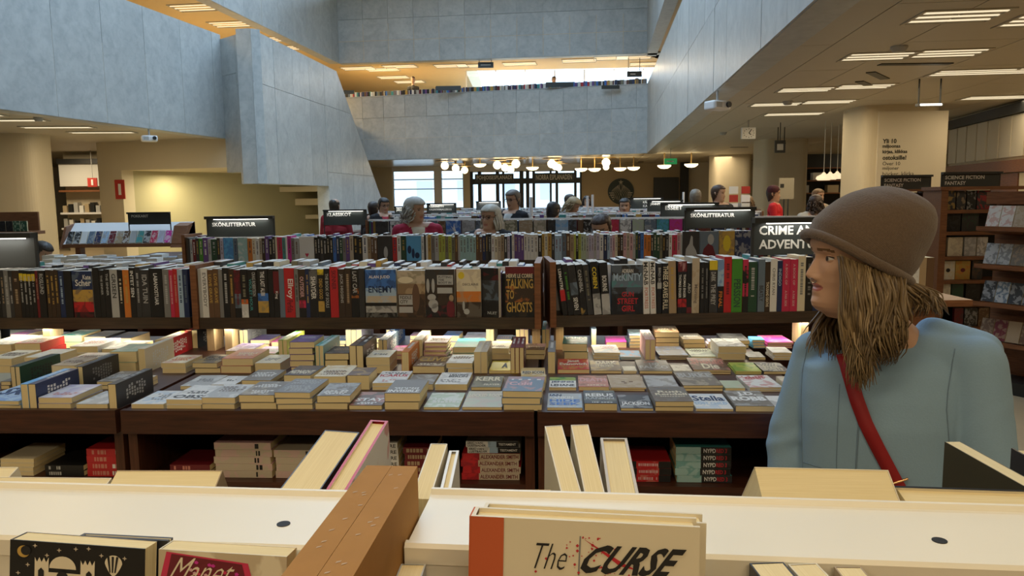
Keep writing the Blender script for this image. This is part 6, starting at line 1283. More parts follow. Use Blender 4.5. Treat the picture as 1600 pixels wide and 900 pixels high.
for i, (px0, px1, py0, py1) in enumerate(((526, 553, 141, 147), (681, 720, 134, 141), (853, 896, 128, 136), (940, 968, 133, 139))):
    y = 31.2 - i * .7; a, b = aty(px0, py1, y), aty(px1, py0, y); o = boxo('gallery_sign', (0, 0, 0), (b.x - a.x, .05, b.z - a.z), M['board'], None, Matrix.Translation(a))
    for x in (.05, b.x - a.x - .08): boxo('post', (x, .01, ZF + 1.04 - a.z), (x + .03, .04, 0), M['dark'], o)
    tag(o, f'dark section sign on the gallery shelf, {ordinal(i + 1)} from the stair wall', 'sign', 'section signs on the gallery')
for px0, px1, py0, py1, lab in ((747, 771, 97, 106, 'dark sign hanging from the golden gallery ceiling'), (980, 1003, 111, 120, 'dark arrow sign hanging at the gallery end')):
    y = 30.6; a, b = aty(px0, py1, y), aty(px1, py0, y); o = boxo('hanging_sign', (0, 0, 0), (b.x - a.x, .05, b.z - a.z), M['board'], None, Matrix.Translation(a)); h = b.z - a.z
    for x in (.05, b.x - a.x - .08): MB().tube([(x, .02, h), (x, .02, max(h + .05, Z2 - a.z + .02))], .012, 6).build('ceiling_rod', M['dark'], o)
    boxo('arrow', (.12, -.01, h * .4), (.32, 0, h * .55), M['letter'], o) if 'arrow' in lab else boxo('lettering', (.1, -.01, h * .4), (.5, 0, h * .6), M['grey'], o)
    tag(o, lab, 'sign')
# ================================================================== people
HL = np.array([(-.15, .050, .078, .075), (-.13, .042, .072, .064), (-.09, .036, .067, .056), (-.05, .036, .067, .054), (-.028, .042, .069, .055), (-.014, .058, .071, .056), (-.005, .077, .073, .056), (.004, .0865, .075, .057), (.014, .0895, .077, .0585), (.026, .0845, .080, .061),
 (.036, .0865, .083, .0635), (.042, .0855, .084, .0648), (.0465, .0815, .086, .0655), (.052, .0885, .088, .0665), (.060, .0855, .090, .068), (.068, .0845, .092, .0695), (.080, .0845, .096, .0715), (.095, .0838, .100, .073), (.110, .082, .103, .074), (.120, .0845, .105, .075),
 (.130, .0915, .106, .0755), (.145, .0935, .106, .076), (.165, .0905, .103, .075), (.185, .0795, .093, .0695), (.203, .060, .075, .057), (.216, .034, .047, .037), (.222, .010, .015, .012)])
NZ_ = np.array([(.054, 0), (.060, .007), (.066, .0175), (.0725, .0225), (.080, .0205), (.090, .0150), (.100, .0098), (.110, .0062), (.120, .0030), (.131, 0)])
def head_grid(nz=72, nf=64, widen=1.0, nose=1.0):
    zs = np.interp(np.linspace(0, 1, nz), np.linspace(0, 1, len(HL)), HL[:, 0])
    k = np.ones(3) / 3
    t = np.linspace(-1, 1, nf, endpoint=False); ph = np.pi * np.sign(t) * np.abs(t) ** 1.45
    g = np.zeros((nz, nf, 3))
    HS = HL[[i for i in range(len(HL)) if not (.02 < HL[i, 0] < .066)]]
    for i, z in enumerate(zs):
        f, b, w = (np.interp(z, HL[:, 0], HL[:, j]) for j in (1, 2, 3)); w *= widen; f0 = np.interp(z, HS[:, 0], HS[:, 1]) - .004 * math.exp(-((z - .042) / .016) ** 2); fd = f - f0; f = f0
        c, s = np.cos(ph), np.sin(ph)
        jaw = np.clip((.06 - z) / .06, 0, 1) * (z > -.03)
        pw = 1 + .35 * jaw * (c > 0) - .12 * (1 - jaw) * (c > 0)
        x = w * np.sign(s) * np.abs(s) ** pw
        y = np.where(c > 0, -f * np.abs(c) ** .92, b * np.abs(c))
        N = np.interp(z, NZ_[:, 0], NZ_[:, 1], left=0, right=0) * nose
        sg = np.interp(z, [.055, .068, .085, .12], [.0125, .0125, .0085, .0065])
        front = c > 0
        y = y - N * np.exp(-(x / sg) ** 2) * front
        if .058 < z < .076: y = y - .006 * np.exp(-((np.abs(x) - .0135) / .005) ** 2) * front * math.exp(-((z - .067) / .006) ** 2)
        y = y + .0085 * np.exp(-((np.abs(x) - .031) / .012) ** 2) * math.exp(-((z - .112) / .008) ** 2) * front
        y = y - .004 * np.exp(-((np.abs(x) - .045) / .02) ** 2) * math.exp(-((z - .088) / .014) ** 2) * front
        y = y - fd * np.exp(-(x / .019) ** 4) * front
        g[i, :, 0] = x; g[i, :, 1] = y; g[i, :, 2] = z
    return g
def grid_faces(nz, nf, o=0):
    fs = [(o + i * nf + j, o + i * nf + (j + 1) % nf, o + (i + 1) * nf + (j + 1) % nf, o + (i + 1) * nf + j) for i in range(nz - 1) for j in range(nf)]
    fs.append(tuple(o + (nz - 1) * nf + j for j in range(nf))); fs.append(tuple(o + j for j in range(nf))[::-1])
    return fs
def capsule(mb, a, b, ra, rb, n=14):
    a, b = Vector(a), Vector(b); t = (b - a).normalized(); pts = []; rs = []
    for k in range(5): th = math.pi / 2 * (1 - k / 5); pts.append(a - t * ra * math.sin(th)); rs.append(max(.001, ra * math.cos(th)))
    pts.append(a); rs.append(ra); pts.append(b); rs.append(rb)
    for k in range(1, 6): th = math.pi / 2 * k / 5; pts.append(b + t * rb * math.sin(th)); rs.append(max(.001, rb * math.cos(th)))
    mb.tube(pts, rs, n)
def ellipse_loft(mb, rings, n=28):
    """rings: (centre, half x, half y, ex) horizontal ellipses turned by the angle ex"""
    i0 = len(mb.v)
    for c, a, b, r in rings:
        for q in range(n):
            t = 2 * math.pi * q / n; x = a * math.copysign(abs(math.cos(t)) ** .85, math.cos(t)); y = b * math.copysign(abs(math.sin(t)) ** .85, math.sin(t))
            mb.v.append((c[0] + x * math.cos(r) - y * math.sin(r), c[1] + x * math.sin(r) + y * math.cos(r), c[2]))
    fs = grid_faces(len(rings), n, i0); mb.f += fs; mb.mi += [0] * len(fs)
def remesh(mb, voxel, smooth=4, fac=.5):
    me = mb.mesh('tmp')
    bm = bmesh.new(); bm.from_mesh(me); bmesh.ops.recalc_face_normals(bm, faces=bm.faces); bm.to_mesh(me); bm.free()
    o = bpy.data.objects.new('tmp', me); COL.objects.link(o)
    r = o.modifiers.new('r', 'REMESH'); r.mode = 'VOXEL'; r.voxel_size = voxel; r.adaptivity = 0
    if smooth: s = o.modifiers.new('s', 'SMOOTH'); s.iterations = smooth; s.factor = fac
    dg = bpy.context.evaluated_depsgraph_get(); dg.update()
    out = bpy.data.meshes.new_from_object(o.evaluated_get(dg)); bpy.data.objects.remove(o); bpy.data.meshes.remove(me)
    return out
def skin(c): return mat('skin', c, .55, noise=.06, nscale=40)
def cloth(c, n=.08, s=120): return mat('cloth', c, .85, noise=n, nscale=s, bump=.15)
def hair_strands(starts, ends, rad, cols, wave=.006, seg=9, rng=None, bulge=None, name='hair', parent=None, mtx=None, n=5):
    """locks of hair from start to end points, as one mesh with a colour attribute"""
    mb = MB(); C = []
    for a, b in zip(starts, ends):
        a, b = Vector(a), Vector(b); L = (b - a).length; k0 = len(mb.f); ph = a.x * 55 + rng.uniform(-.7, .7); ph2 = a.x * 40 + a.y * 30 + rng.uniform(-.7, .7); fr = rng.uniform(1.15, 1.65); pts = []; rs = []; r0 = rad * rng.uniform(.6, 1.25)
        bl_ = bulge(a, b) if bulge else Vector((0, 0, 0))
        for i in range(seg):
            t = i / (seg - 1); p = a.lerp(b, t) + bl_ * (4 * t * (1 - t))
            p += Vector((math.sin(ph + t * fr * 6.28), math.cos(ph2 + t * fr * 5), 0)) * wave * t
            pts.append(p); rs.append(r0 * (1 - .85 * t ** 2.2) * min(1, .55 + t * 3))
        mb.tube(pts, rs, n); c = cols[rng.randrange(len(cols))]; j = rng.uniform(.8, 1.2); C += [tuple(q * j for q in c)] * (len(mb.f) - k0)
    me = mb.mesh(name); at = me.color_attributes.new('Col', 'FLOAT_COLOR', 'CORNER'); buf = []
    for p, c in zip(me.polygons, C): buf += [c[0], c[1], c[2], 1] * p.loop_total
    at.data.foreach_set('color', buf); me.shade_smooth()
    o = link(name, me, M['hair'], parent, mtx); return o
M['hair'] = attr_mat('hair', .45)
def hair_cap(hm, parent, col, line=.150, back=-.02, thick=.012, bald=False, seedn=1, side=.05, name='hair'):
    """short hair: a shell over the skull above the hair line"""
    g = head_grid(48, 48); nz, nf, _ = g.shape; r = random.Random(seedn); ctr = np.array([0, .01, .10])
    V = []; idx = {}
    F = []
    keep = np.zeros((nz, nf), bool)
    for i in range(nz):
        for j in range(nf):
            x, y, z = g[i, j]; fr = -y / .09
            lim = line if fr > .55 else (line - (line - side) * min(1, (.55 - fr) / .55) if fr > 0 else side + (back - side) * min(1, -fr * 1.6))
            keep[i, j] = z > lim and not (bald and z > .17 and fr > -.6)
    for i in range(nz - 1):
        for j in range(nf):
            q = [(i, j), (i, (j + 1) % nf), (i + 1, (j + 1) % nf), (i + 1, j)]
            if all(keep[a] for a in q):
                f = []
                for a in q:
                    if a not in idx:
                        p = g[a]; d = p - ctr; d /= np.linalg.norm(d) + 1e-9; idx[a] = len(V); V.append(tuple(p + d * (thick + r.uniform(-.003, .003))))
                    f.append(idx[a])
                F.append(tuple(f))
    if not F: return None
    me = bpy.data.meshes.new(name); me.from_pydata(V, [], F + [tuple(idx[(nz - 1, j)] for j in range(nf))] if (nz - 1, 0) in idx and all((nz - 1, j) in idx for j in range(nf)) else F); me.update()
    o = link(name, me, col, parent, hm, True); s = o.modifiers.new('s', 'SOLIDIFY'); s.thickness = .012; s.offset = -1
    return o
def glasses(hm, parent, col):
    mb = MB()
    for s in (-1, 1):
        mb.tube([(s * .031 + .021 * math.cos(t), -.094, .111 + .016 * math.sin(t)) for t in [2 * math.pi * k / 14 for k in range(15)]], .0022, 5); mb.tube([(s * .052, -.093, .115), (s * .074, -.05, .117), (s * .076, .01, .112)], .002, 5)
    mb.tube([(-.011, -.096, .113), (.011, -.096, .113)], .002, 5)
    return mb.build('glasses', col, parent, hm)
SKINC = (.50, .30, .20)
def person(px, py, y, label, face=0., H=None, top=(.03, .03, .035), legs_=(.02, .02, .025), skin_c=SKINC, hair=(.05, .03, .02), style='short', lean=None, voxel=.009, arms='down', inner=None, turn=0., tilt=0., specs=False, hat=None, zfloor=0., group=None, long_col=None, sh=1.0, lean_dir=None):
    """px, py: pixel of the eyes; y: depth. face: heading (0 = towards the camera, + = towards picture right)"""
    E = aty(px, py, y); ez = E.z - zfloor
    H = H or max(1.5, min(1.8, ez + .112)); hs = H / 7.55 / .222 * 1.0; hs = max(.95, hs)
    eye_h = H - .11
    th = 0.
    if ez < eye_h - .02:
        th = math.acos(max(-1, min(1, (ez - .52 * H) / (eye_h - .52 * H))))
    hd = face if lean_dir is None else lean_dir
    f2 = lambda a: Vector((math.sin(a), -math.cos(a), 0))
    fw = f2(face); rt = Vector((math.cos(face), math.sin(face), 0))
    hip = Vector((E.x, E.y, zfloor + .52 * H)) - f2(hd) * (math.sin(th) * (eye_h - .52 * H))
    axis = Matrix.Rotation(th, 3, Vector((f2(hd).y, -f2(hd).x, 0)) * -1) if th else Matrix.Identity(3)
    up = axis @ Zv
    if up.dot(f2(hd)) < -1e-6: axis = Matrix.Rotation(-th, 3, Vector((f2(hd).y, -f2(hd).x, 0)) * -1); up = axis @ Zv
    P = lambda x, f, z: hip + rt * x + axis @ (fw * f) + up * (z - .52 * H)      # torso frame: right, forward, height
    sw = .185 * H / 1.7 * sh
    mb = MB(); seg = []
    def cap(a, b, ra, rb, lab): capsule(mb, a, b, ra, rb, 12); seg.append((Vector(a), Vector(b), (ra + rb) / 2, lab))
    cap(P(-.07, 0, .52 * H), P(.07, 0, .52 * H), .115, .115, 'top'); cap(P(-.055, 0, .60 * H), P(.055, 0, .60 * H), .105, .105, 'top'); cap(P(-.085 * sh, 0, .70 * H), P(.085 * sh, 0, .70 * H), .115, .115, 'top'); cap(P(-sw + .06, -.01, .815 * H), P(sw - .06, -.01, .815 * H), .075, .075, 'top')
    cap(P(0, 0, .52 * H), P(0, 0, .78 * H), .125, .115, 'top'); cap(P(-.085, 0, .46 * H), P(.085, 0, .46 * H), .125, .125, 'top'); cap(P(-.08, 0, .62 * H), P(.08, 0, .62 * H), .12, .12, 'top'); cap(P(-sw + .05, -.01, .785 * H), P(sw - .05, -.01, .785 * H), .088, .088, 'top')
    neck0 = P(0, -.015, .825 * H); 
    SHL = {}
    for s in (-1, 1):
        S_0 = P(s * sw, -.01, .815 * H); SHL[s] = S_0
        if arms == 'down' or (arms == 'chin' and s == -1): El = S_0 + rt * (s * .05) - up * .28 + fw * .02; Wr = El - Zv * .20 + fw * .14 + rt * (-s * .02)
        elif arms == 'hold': El = S_0 + rt * (s * .04) - up * .26 + fw * .05; Wr = El + fw * .2 + rt * (-s * .12) + Zv * .06
        elif arms == 'chin': El = S_0 + rt * (s * .03) - up * .25 + fw * .12; Wr = P(.02, .12, .80 * H)
        cap(S_0, El, .058, .047, 'top'); cap(El, Wr, .045, .034, 'top')
        hdir = (Wr - El).normalized(); cap(Wr, Wr + hdir * .07, .030, .028, 'skin')
        for q in range(4): cap(Wr + hdir * .07 + rt * ((q - 1.5) * .017), Wr + hdir * (.125 - abs(q - 1.4) * .008) + rt * ((q - 1.5) * .019) - Zv * .012, .0085, .007, 'skin')
        cap(Wr + hdir * .03 + rt * (-s * .025), Wr + hdir * .075 + rt * (-s * .045), .010, .008, 'skin')
        hp = Vector((hip.x, hip.y, zfloor + .50 * H)) + rt * (s * .085); kn = Vector((hp.x, hp.y, zfloor + .28 * H)) + fw * .02; an = Vector((hp.x, hp.y, zfloor + .055)) - fw * .01
        cap(hp, kn, .082, .058, 'legs'); cap(kn, an, .055, .042, 'legs'); cap(an + fw * .0 - Zv * .018, an + fw * .15 - Zv * .02, .036, .034, 'shoe')
    # head
    hf = face + turn
    base = E - Vector((0, 0, 0))
    Rh = Matrix.Rotation(hf, 4, 'Z') @ Matrix.Rotation(tilt, 4, 'X')
    hm = Matrix.Translation(E) @ Rh @ Matrix.Scale(hs, 4) @ Matrix.Translation((0, .03, -.112))
    g = head_grid(56, 44); nz, nf, _ = g.shape; i0 = len(mb.v)
    sel = g.reshape(-1, 3); mb.v += [tuple(hm @ Vector(p)) for p in sel]; fs_ = grid_faces(nz, nf, i0); mb.f += fs_; mb.mi += [0] * len(fs_)
    for s in (-1, 1): capsule(mb, hm @ Vector((s * .074, .012, .090)), hm @ Vector((s * .078, .018, .118)), .010 * hs, .014 * hs, 8)
    nb = hm @ Vector((0, .015, -.06)); cap(neck0, nb, .062 * hs, .054 * hs, 'skin'); cap(neck0 - up * .02, neck0 + (nb - neck0) * .35, .078, .060, 'top')
    me = remesh(mb, voxel, 3, .4)
    n = len(me.vertices); co = np.zeros(n * 3, np.float32); me.vertices.foreach_get('co', co); co = co.reshape(-1, 3)
    best = np.full(n, 1e9); lab = np.zeros(n, int); names = ['skin', 'top', 'legs', 'shoe', 'lip', 'dark', 'inner']
    for a, b, r_, l in seg:
        a_, b_2 = np.array(a), np.array(b); ab = b_2 - a_; t = np.clip(((co - a_) @ ab) / (ab @ ab + 1e-12), 0, 1); d = np.linalg.norm(co - (a_ + t[:, None] * ab), axis=1) - r_
        m_ = d < best; best[m_] = d[m_]; lab[m_] = names.index(l)
    inv = np.array(hm.inverted()); loc_ = co @ inv[:3, :3].T + inv[:3, 3]
    inhead = (loc_[:, 2] > -.045) & (np.abs(loc_[:, 0]) < .1) & (np.abs(loc_[:, 1]) < .14) & (loc_[:, 2] < .24)
    lab[inhead] = 0
    fr = (loc_[:, 1] < -.055) & inhead
    lab[fr & (np.abs(loc_[:, 0]) < .022) & (loc_[:, 2] > .038) & (loc_[:, 2] < .054)] = 4
    lab[fr & (np.abs(np.abs(loc_[:, 0]) - .031) < .013) & (np.abs(loc_[:, 2] - .111) < .005)] = 5
    lab[fr & (np.abs(np.abs(loc_[:, 0]) - .033) < .018) & (np.abs(loc_[:, 2] - .128) < .0035)] = 5
    if inner is not None:
        ihm = hip; rel = co - np.array(P(0, 0, .74 * H)); xr = rel @ np.array(rt); fwd = rel @ np.array(axis @ fw); zz_ = rel @ np.array(up)
        lab[(lab == 1) & (np.abs(xr) < .035 + np.clip(zz_, -.2, .15) * .18) & (fwd > .03) & (zz_ > -.22)] = 6
        lab[(lab <= 1) & ~inhead & (np.linalg.norm(co - np.array(neck0 + (nb - neck0) * .4), axis=1) < .085)] = 6 if inner[1] else 0
    mats = [skin(skin_c), cloth(top), cloth(legs_), M['black'], skin((skin_c[0] * .85, skin_c[1] * .55, skin_c[2] * .55)), ink((.05, .03, .02)), cloth(inner[0] if inner is not None else top)]
    for m_ in mats: me.materials.append(m_)
    pl = lab[np.array([p.vertices[0] for p in me.polygons])]; me.polygons.foreach_set('material_index', pl.astype(np.int32)); me.shade_smooth()
    o = link('person', me, None, None)
    hmt = mat('hair_colour', hair, .5, noise=.35, nscale=160)
    sd = hash(label) % 1000
    if hat: 
        hb = MB(); hb.lathe([(.092, .0), (.096, .03), (.092, .06), (.075, .09), (.04, .108), (0.001, .112)], n=24); hb.build('knit_hat', cloth(hat), o, hm @ Matrix.Translation((0, .008, .135)), True); hair_cap(hm, o, hmt, .16, .0, .006, seedn=sd)
    elif style == 'bald': hair_cap(hm, o, hmt, .3, -.0, .006, True, sd)
    elif style == 'short': hair_cap(hm, o, hmt, .158, -.005, .009, seedn=sd, side=.06)
    else:
        hair_cap(hm, o, hmt, .152, -.05, .016, seedn=sd, side=.03)
        r = random.Random(sd); st, en = [], []; L_ = .13 if style == 'bob' else .26
        for k in range(90 if style == 'bob' else 110):
            a = r.uniform(-2.35, 2.35); z = r.uniform(.03, .20); rr_ = .088 * math.sqrt(max(.05, 1 - ((z - .1) / .14) ** 2)); p = Vector((math.sin(a) * rr_, .012 + math.cos(a) * (rr_ + .012), z))
            e_ = Vector((p.x * 1.22, p.y * 1.15 + .01, z - r.uniform(.55, 1.0) * L_)); 
            if e_.y < -.01: e_.y = -.01 + r.uniform(0, .02)
            st.append(hm @ p); en.append(hm @ e_)
        ca = long_col or hair; wv_ = .02 if style == 'bob' else .008; hair_strands(st, en, .0095, [ca, tuple(min(1, q * 1.25) for q in ca), tuple(q * .7 for q in ca)], wv_, rng=r, parent=o, name='hair_locks', bulge=lambda a, b: (Vector((a.x, a.y, 0)) - Vector((E.x, E.y, 0))).normalized() * .012)
    if specs: glasses(hm, o, ink((.03, .02, .02)))
    tag(o, label, 'person', group)
    return o, hm
person(652, 328, 7.0, 'person with grey curls in a red jacket over a cream jumper', face=R(14), turn=R(46), top=(.33, .012, .045), hair=(.42, .41, .38), style='bob', voxel=.007, inner=((.55, .48, .36), True), tilt=R(2))
person(764, 340, 6.75, 'person with straight white hair and glasses, hand on the chin', face=R(-12), turn=R(-22), top=(.012, .013, .017), hair=(.50, .48, .42), style='long', arms='chin', specs=True, voxel=.006, tilt=R(-4))
person(799, 312, 9.35, 'standing person in a black jacket with short grey hair and glasses', face=R(-38), turn=R(-2), top=(.008, .009, .014), hair=(.13, .11, .09), specs=True, voxel=.008, inner=((.45, .45, .44), False), tilt=R(6))
person(938, 358, 6.6, 'person with brown hair and glasses bent down behind the fiction rack', face=R(-25), top=(.03, .03, .04), hair=(.045, .022, .012), specs=True, voxel=.008, tilt=R(16), H=1.72)
person(601, 321, 11.4, 'person in a dark suit with a red jumper beside the KLASSIKOT sign', face=R(25), turn=R(10), top=(.012, .012, .015), hair=(.012, .009, .008), inner=((.40, .03, .05), False), specs=True, tilt=R(8))
person(866, 331, 9.35, 'person with dark hair stooping beside the blue books', face=R(150), top=(.02, .02, .03), hair=(.018, .014, .013), tilt=R(20), H=1.58)
person(899, 322, 11.6, 'person with blond hair in a black coat stooping over the books', face=R(60), top=(.01, .01, .014), hair=(.34, .25, .13), style='bob', tilt=R(25), H=1.7)
person(893, 313, 14.2, 'person with dark hair behind the stooping blond one', face=R(70), top=(.02, .02, .022), hair=(.05, .035, .025))
person(917, 314, 17.5, 'person with long black hair before the entrance pier', face=R(10), top=(.012, .012, .015), hair=(.01, .008, .008), style='long')
person(976, 322, 11.3, 'person with dark hair below the round cafe emblem', face=R(-10), top=(.25, .02, .05), hair=(.015, .012, .01), H=1.65)
person(585, 326, 11.9, 'person with dark hair behind the one in the dark suit', face=R(160), top=(.02, .02, .025), hair=(.03, .02, .015))
person(524, 322, 11.5, 'balding person in a red top behind the KLASSIKOT sign', face=R(170), top=(.32, .02, .03), hair=(.04, .03, .02), style='bald')
person(1126, 302, 11.15, 'person in a dark jacket with brown hair by the leaflets', face=R(28), turn=R(25), top=(.02, .02, .022), hair=(.06, .03, .015))
person(1087, 308, 11.45, 'grey-haired person in a black coat seen from behind', face=R(160), top=(.012, .012, .015), hair=(.22, .19, .15))
person(1169, 316, 13.95, 'person with curly brown hair behind the leaflet stand', face=R(170), top=(.08, .06, .045), hair=(.16, .10, .05), style='bob', H=1.6)
person(1212, 303, 12.0, 'person in a bright red coat and dark red knitted hat holding a book', face=R(62), turn=R(8), top=(.55, .012, .02), hat=(.07, .012, .016), arms='hold', sh=1.05)
person(1274, 318, 10.2, 'person in white with dark brown hair seen from behind', face=R(165), top=(.50, .46, .38), hair=(.045, .024, .013), style='bob', H=1.6)
person(1281, 306, 12.6, 'person with light brown hair behind the one in white', face=R(30), top=(.35, .33, .30), hair=(.14, .085, .04))
person(1343, 322, 9.4, 'person with black hair half hidden by the knitted hat', face=R(150), top=(.02, .02, .02), hair=(.012, .01, .009), H=1.62)
person(70, 396, 8.2, 'person in a black striped top stooping by the end rack', face=R(80), top=(.015, .015, .018), hair=(.03, .02, .012), H=1.65, tilt=R(30))
for px_, py_, y_, la, tp, hr, fc in ((645, 124, 32.6, 'person in a dark coat standing at the gallery parapet', (.03, .03, .03), (.02, .015, .01), 0), (684, 139, 33.6, 'person low behind the gallery shelf near the dark coat', (.02, .02, .025), (.02, .015, .01), 40), (745, 141, 32.5, 'person with black hair behind the gallery books', (.02, .02, .025), (.012, .01, .01), 150), (866, 124, 31.9, 'person with black hair at the gallery section sign', (.02, .02, .03), (.012, .01, .01), 20), (994, 127, 30.6, 'person with light hair at the end of the gallery', (.16, .06, .05), (.25, .15, .08), -60)):
    person(px_, py_, y_, la, face=R(fc), top=tp, hair=hr, zfloor=ZF, H=1.75, voxel=.014)
# ================================================================== the woman in the pale blue jacket
YW = 1.70; PXM = FPX / YW
HO = aty(1328, 481, YW)                                  # chin level on the head axis
HFACE = R(-86)                                           # looks towards picture left
HSC = 1.0
HM = Matrix.Translation(HO) @ Matrix.Rotation(HFACE, 4, 'Z') @ Matrix.Rotation(R(-2), 4, 'X') @ Matrix.Scale(HSC, 4)
YAW = R(-20)                                             # body turned a little that way too
bf = Vector((math.sin(YAW), -math.cos(YAW), 0)); br = Vector((math.cos(YAW), math.sin(YAW), 0))
NB_ = aty(1412, 548, 1.72)                               # base of the neck
ZH = NB_.z
g = head_grid(150, 96); g = g[g[:, 0, 2] > -.022]; nz, nf, _ = g.shape
mb = MB(); mb.v = [tuple(HM @ Vector(p)) for p in g.reshape(-1, 3)]; mb.f = grid_faces(nz, nf); mb.mi = [0] * len(mb.f)
nface = len(mb.f)
# neck swung towards the shoulders, trunk, legs, arms and hands in the same mesh
topn = HM @ Vector((0, .020, .02)); path = [topn.lerp(NB_, t) for t in (0, .3, .6, .85, 1.0, 1.15)]
mb.tube(path, [.046, .048, .050, .054, .060, .066], 32)
ellipse_loft(mb, [(NB_ - Zv * .02, .10, .07, YAW), (NB_ - Zv * .08, .15, .085, YAW), (NB_ - Zv * .2, .14, .095, YAW), (NB_ - Zv * .38, .115, .085, YAW), (NB_ - Zv * .55, .15, .105, YAW), (NB_ - Zv * .62, .145, .10, YAW)])
hipc = NB_ - Zv * .58
SHR = aty(1272, 556, 1.80); SHL_ = aty(1524, 570, 1.63)
ELR = aty(1228, 690, 1.80); ELL_ = aty(1546, 735, 1.58)
WRR = ELR - Zv * .20 + bf * .06; WRL = ELL_ - Zv * .20 + bf * .05 - br * .02
for s, S0, El, Wr in ((-1, SHR, ELR, WRR), (1, SHL_, ELL_, WRL)):
    capsule(mb, S0, El, .040, .034); capsule(mb, El, Wr, .034, .024)
    hd_ = (Wr - El).normalized(); capsule(mb, Wr, Wr + hd_ * .07, .026, .026)
    for q in range(4): capsule(mb, Wr + hd_ * .07 + bf * ((q - 1.5) * .016), Wr + hd_ * (.14 - abs(q - 1.4) * .009) + bf * ((q - 1.5) * .017) - br * (s * .012), .0085, .0072, 8)
    capsule(mb, Wr + hd_ * .025 + bf * .024, Wr + hd_ * .075 + bf * .045, .0100, .0085, 8)
    hp = hipc + br * (s * .08) - Zv * .06; kn = Vector((hp.x, hp.y, .45)) + bf * .015; an = Vector((hp.x, hp.y, .07))
    capsule(mb, hp, kn, .085, .058); capsule(mb, kn, an, .055, .038); capsule(mb, an - Zv * .035, an + bf * .14 - Zv * .04, .034, .03)
me = mb.mesh('person')
SKW = mat('face_skin', (.56, .33, .215), .5, noise=.05, nscale=60); LIPW = mat('lips', (.42, .14, .12), .4); BRW = mat('brow', (.16, .085, .04), .8); TRW = cloth((.02, .022, .03)); CHK = mat('cheek', (.60, .30, .20), .5, noise=.05, nscale=60)
for m_ in (SKW, LIPW, BRW, TRW, M['black']): me.materials.append(m_)
gl = g.reshape(-1, 3); mi = np.zeros(len(mb.f), np.int32)
for i, f in enumerate(mb.f):
    if i < nface - 2:
        p = gl[list(f)].mean(0); x, y, z = abs(p[0]), p[1], p[2]
        if y < -.05:
            lw = .024 * (1 - ((z - .0465) / .013) ** 2)
            if .0375 < z < .0560 and x < lw: mi[i] = 1
            if .012 < x < .050 and abs(z - (.1300 + .05 * (x - .012) - 2.2 * max(0, x - .034) ** 1.5)) < .0028: mi[i] = 2
    else:
        v = np.mean([mb.v[k] for k in f], axis=0)
        if v[2] < hipc.z: mi[i] = 3 if v[2] > .09 else 4
        if np.linalg.norm(v[:2] - np.array((hipc.x, hipc.y))) > .19 and v[2] > .3: mi[i] = 0
me.polygons.foreach_set('material_index', mi); me.shade_smooth()
W0 = link('person', me, None, None); tag(W0, 'person in a pale blue collarless jacket and brown knitted hat looking aside', 'person')
# eyes, nose ring, ear
for s in (-1, 1):
    ey_ = MB(); ey_.lathe([(.0125 * math.sin(math.pi * k / 12), -.0125 * math.cos(math.pi * k / 12)) for k in range(13)], n=20)
    o = ey_.build('eye', mat('eye_white', (.62, .58, .54), .2), W0, HM @ Matrix.Translation((s * .0315, -.0640, .1115)), True)
    lm = MB(); nl_, ml_ = 22, 28; pts_ = {}
    for i in range(nl_ + 1):
        for j in range(ml_):
            u_ = math.pi * i / nl_; v_ = 2 * math.pi * j / ml_; pts_[i, j] = Vector((math.sin(u_) * math.cos(v_), math.sin(u_) * math.sin(v_), math.cos(u_))) * .0136
    for i in range(nl_):
        for j in range(ml_):
            q = [pts_[i, j], pts_[i, (j + 1) % ml_], pts_[i + 1, (j + 1) % ml_], pts_[i + 1, j]]; c_ = sum(q, Vector()) / 4; el = math.degrees(math.atan2(c_.z, max(1e-6, -c_.y)))
            if c_.y < .004 and (el > 20 or el < -17) and c_.length > 0: lm.quad(*q[::-1])
    lm.build('eyelid', SKW, o, None, True, True)
    ir = MB(); ir.prism([(-.004 * 0 + .0052 * math.cos(t), -.0124, .0052 * math.sin(t)) for t in [2 * math.pi * k / 16 for k in range(16)]], (0, -.0006, 0)); ir.build('iris', ink((.035, .03, .025)), o)
    ld = MB(); ld.tube([(s * .0315 + .0145 * math.cos(t), -.0752 + .0075 * abs(math.cos(t)) ** 2, .1135 + .0030 * math.sin(t)) for t in [math.pi * k / 12 for k in range(13)]], .0016, 6); ld.build('lash_line', ink((.05, .03, .02)), W0, HM)
mb2 = MB(); mb2.tube([(.0125 + .001 * k % 1, -.1005 + .0048 * math.cos(t), .0625 + .0048 * math.sin(t)) for k, t in enumerate([2 * math.pi * k / 16 for k in range(17)])], .0009, 6); mb2.build('nose_ring', mat('ring_metal', (.35, .33, .30), .25, 1.0), W0, HM)
ea = MB(); ea.tube([(.077, .006, .084), (.081, .012, .092), (.085, .022, .108), (.084, .020, .122), (.080, .008, .124)], [.006, .008, .008, .007, .005], 8); ea.build('ear', SKW, W0, HM, True)
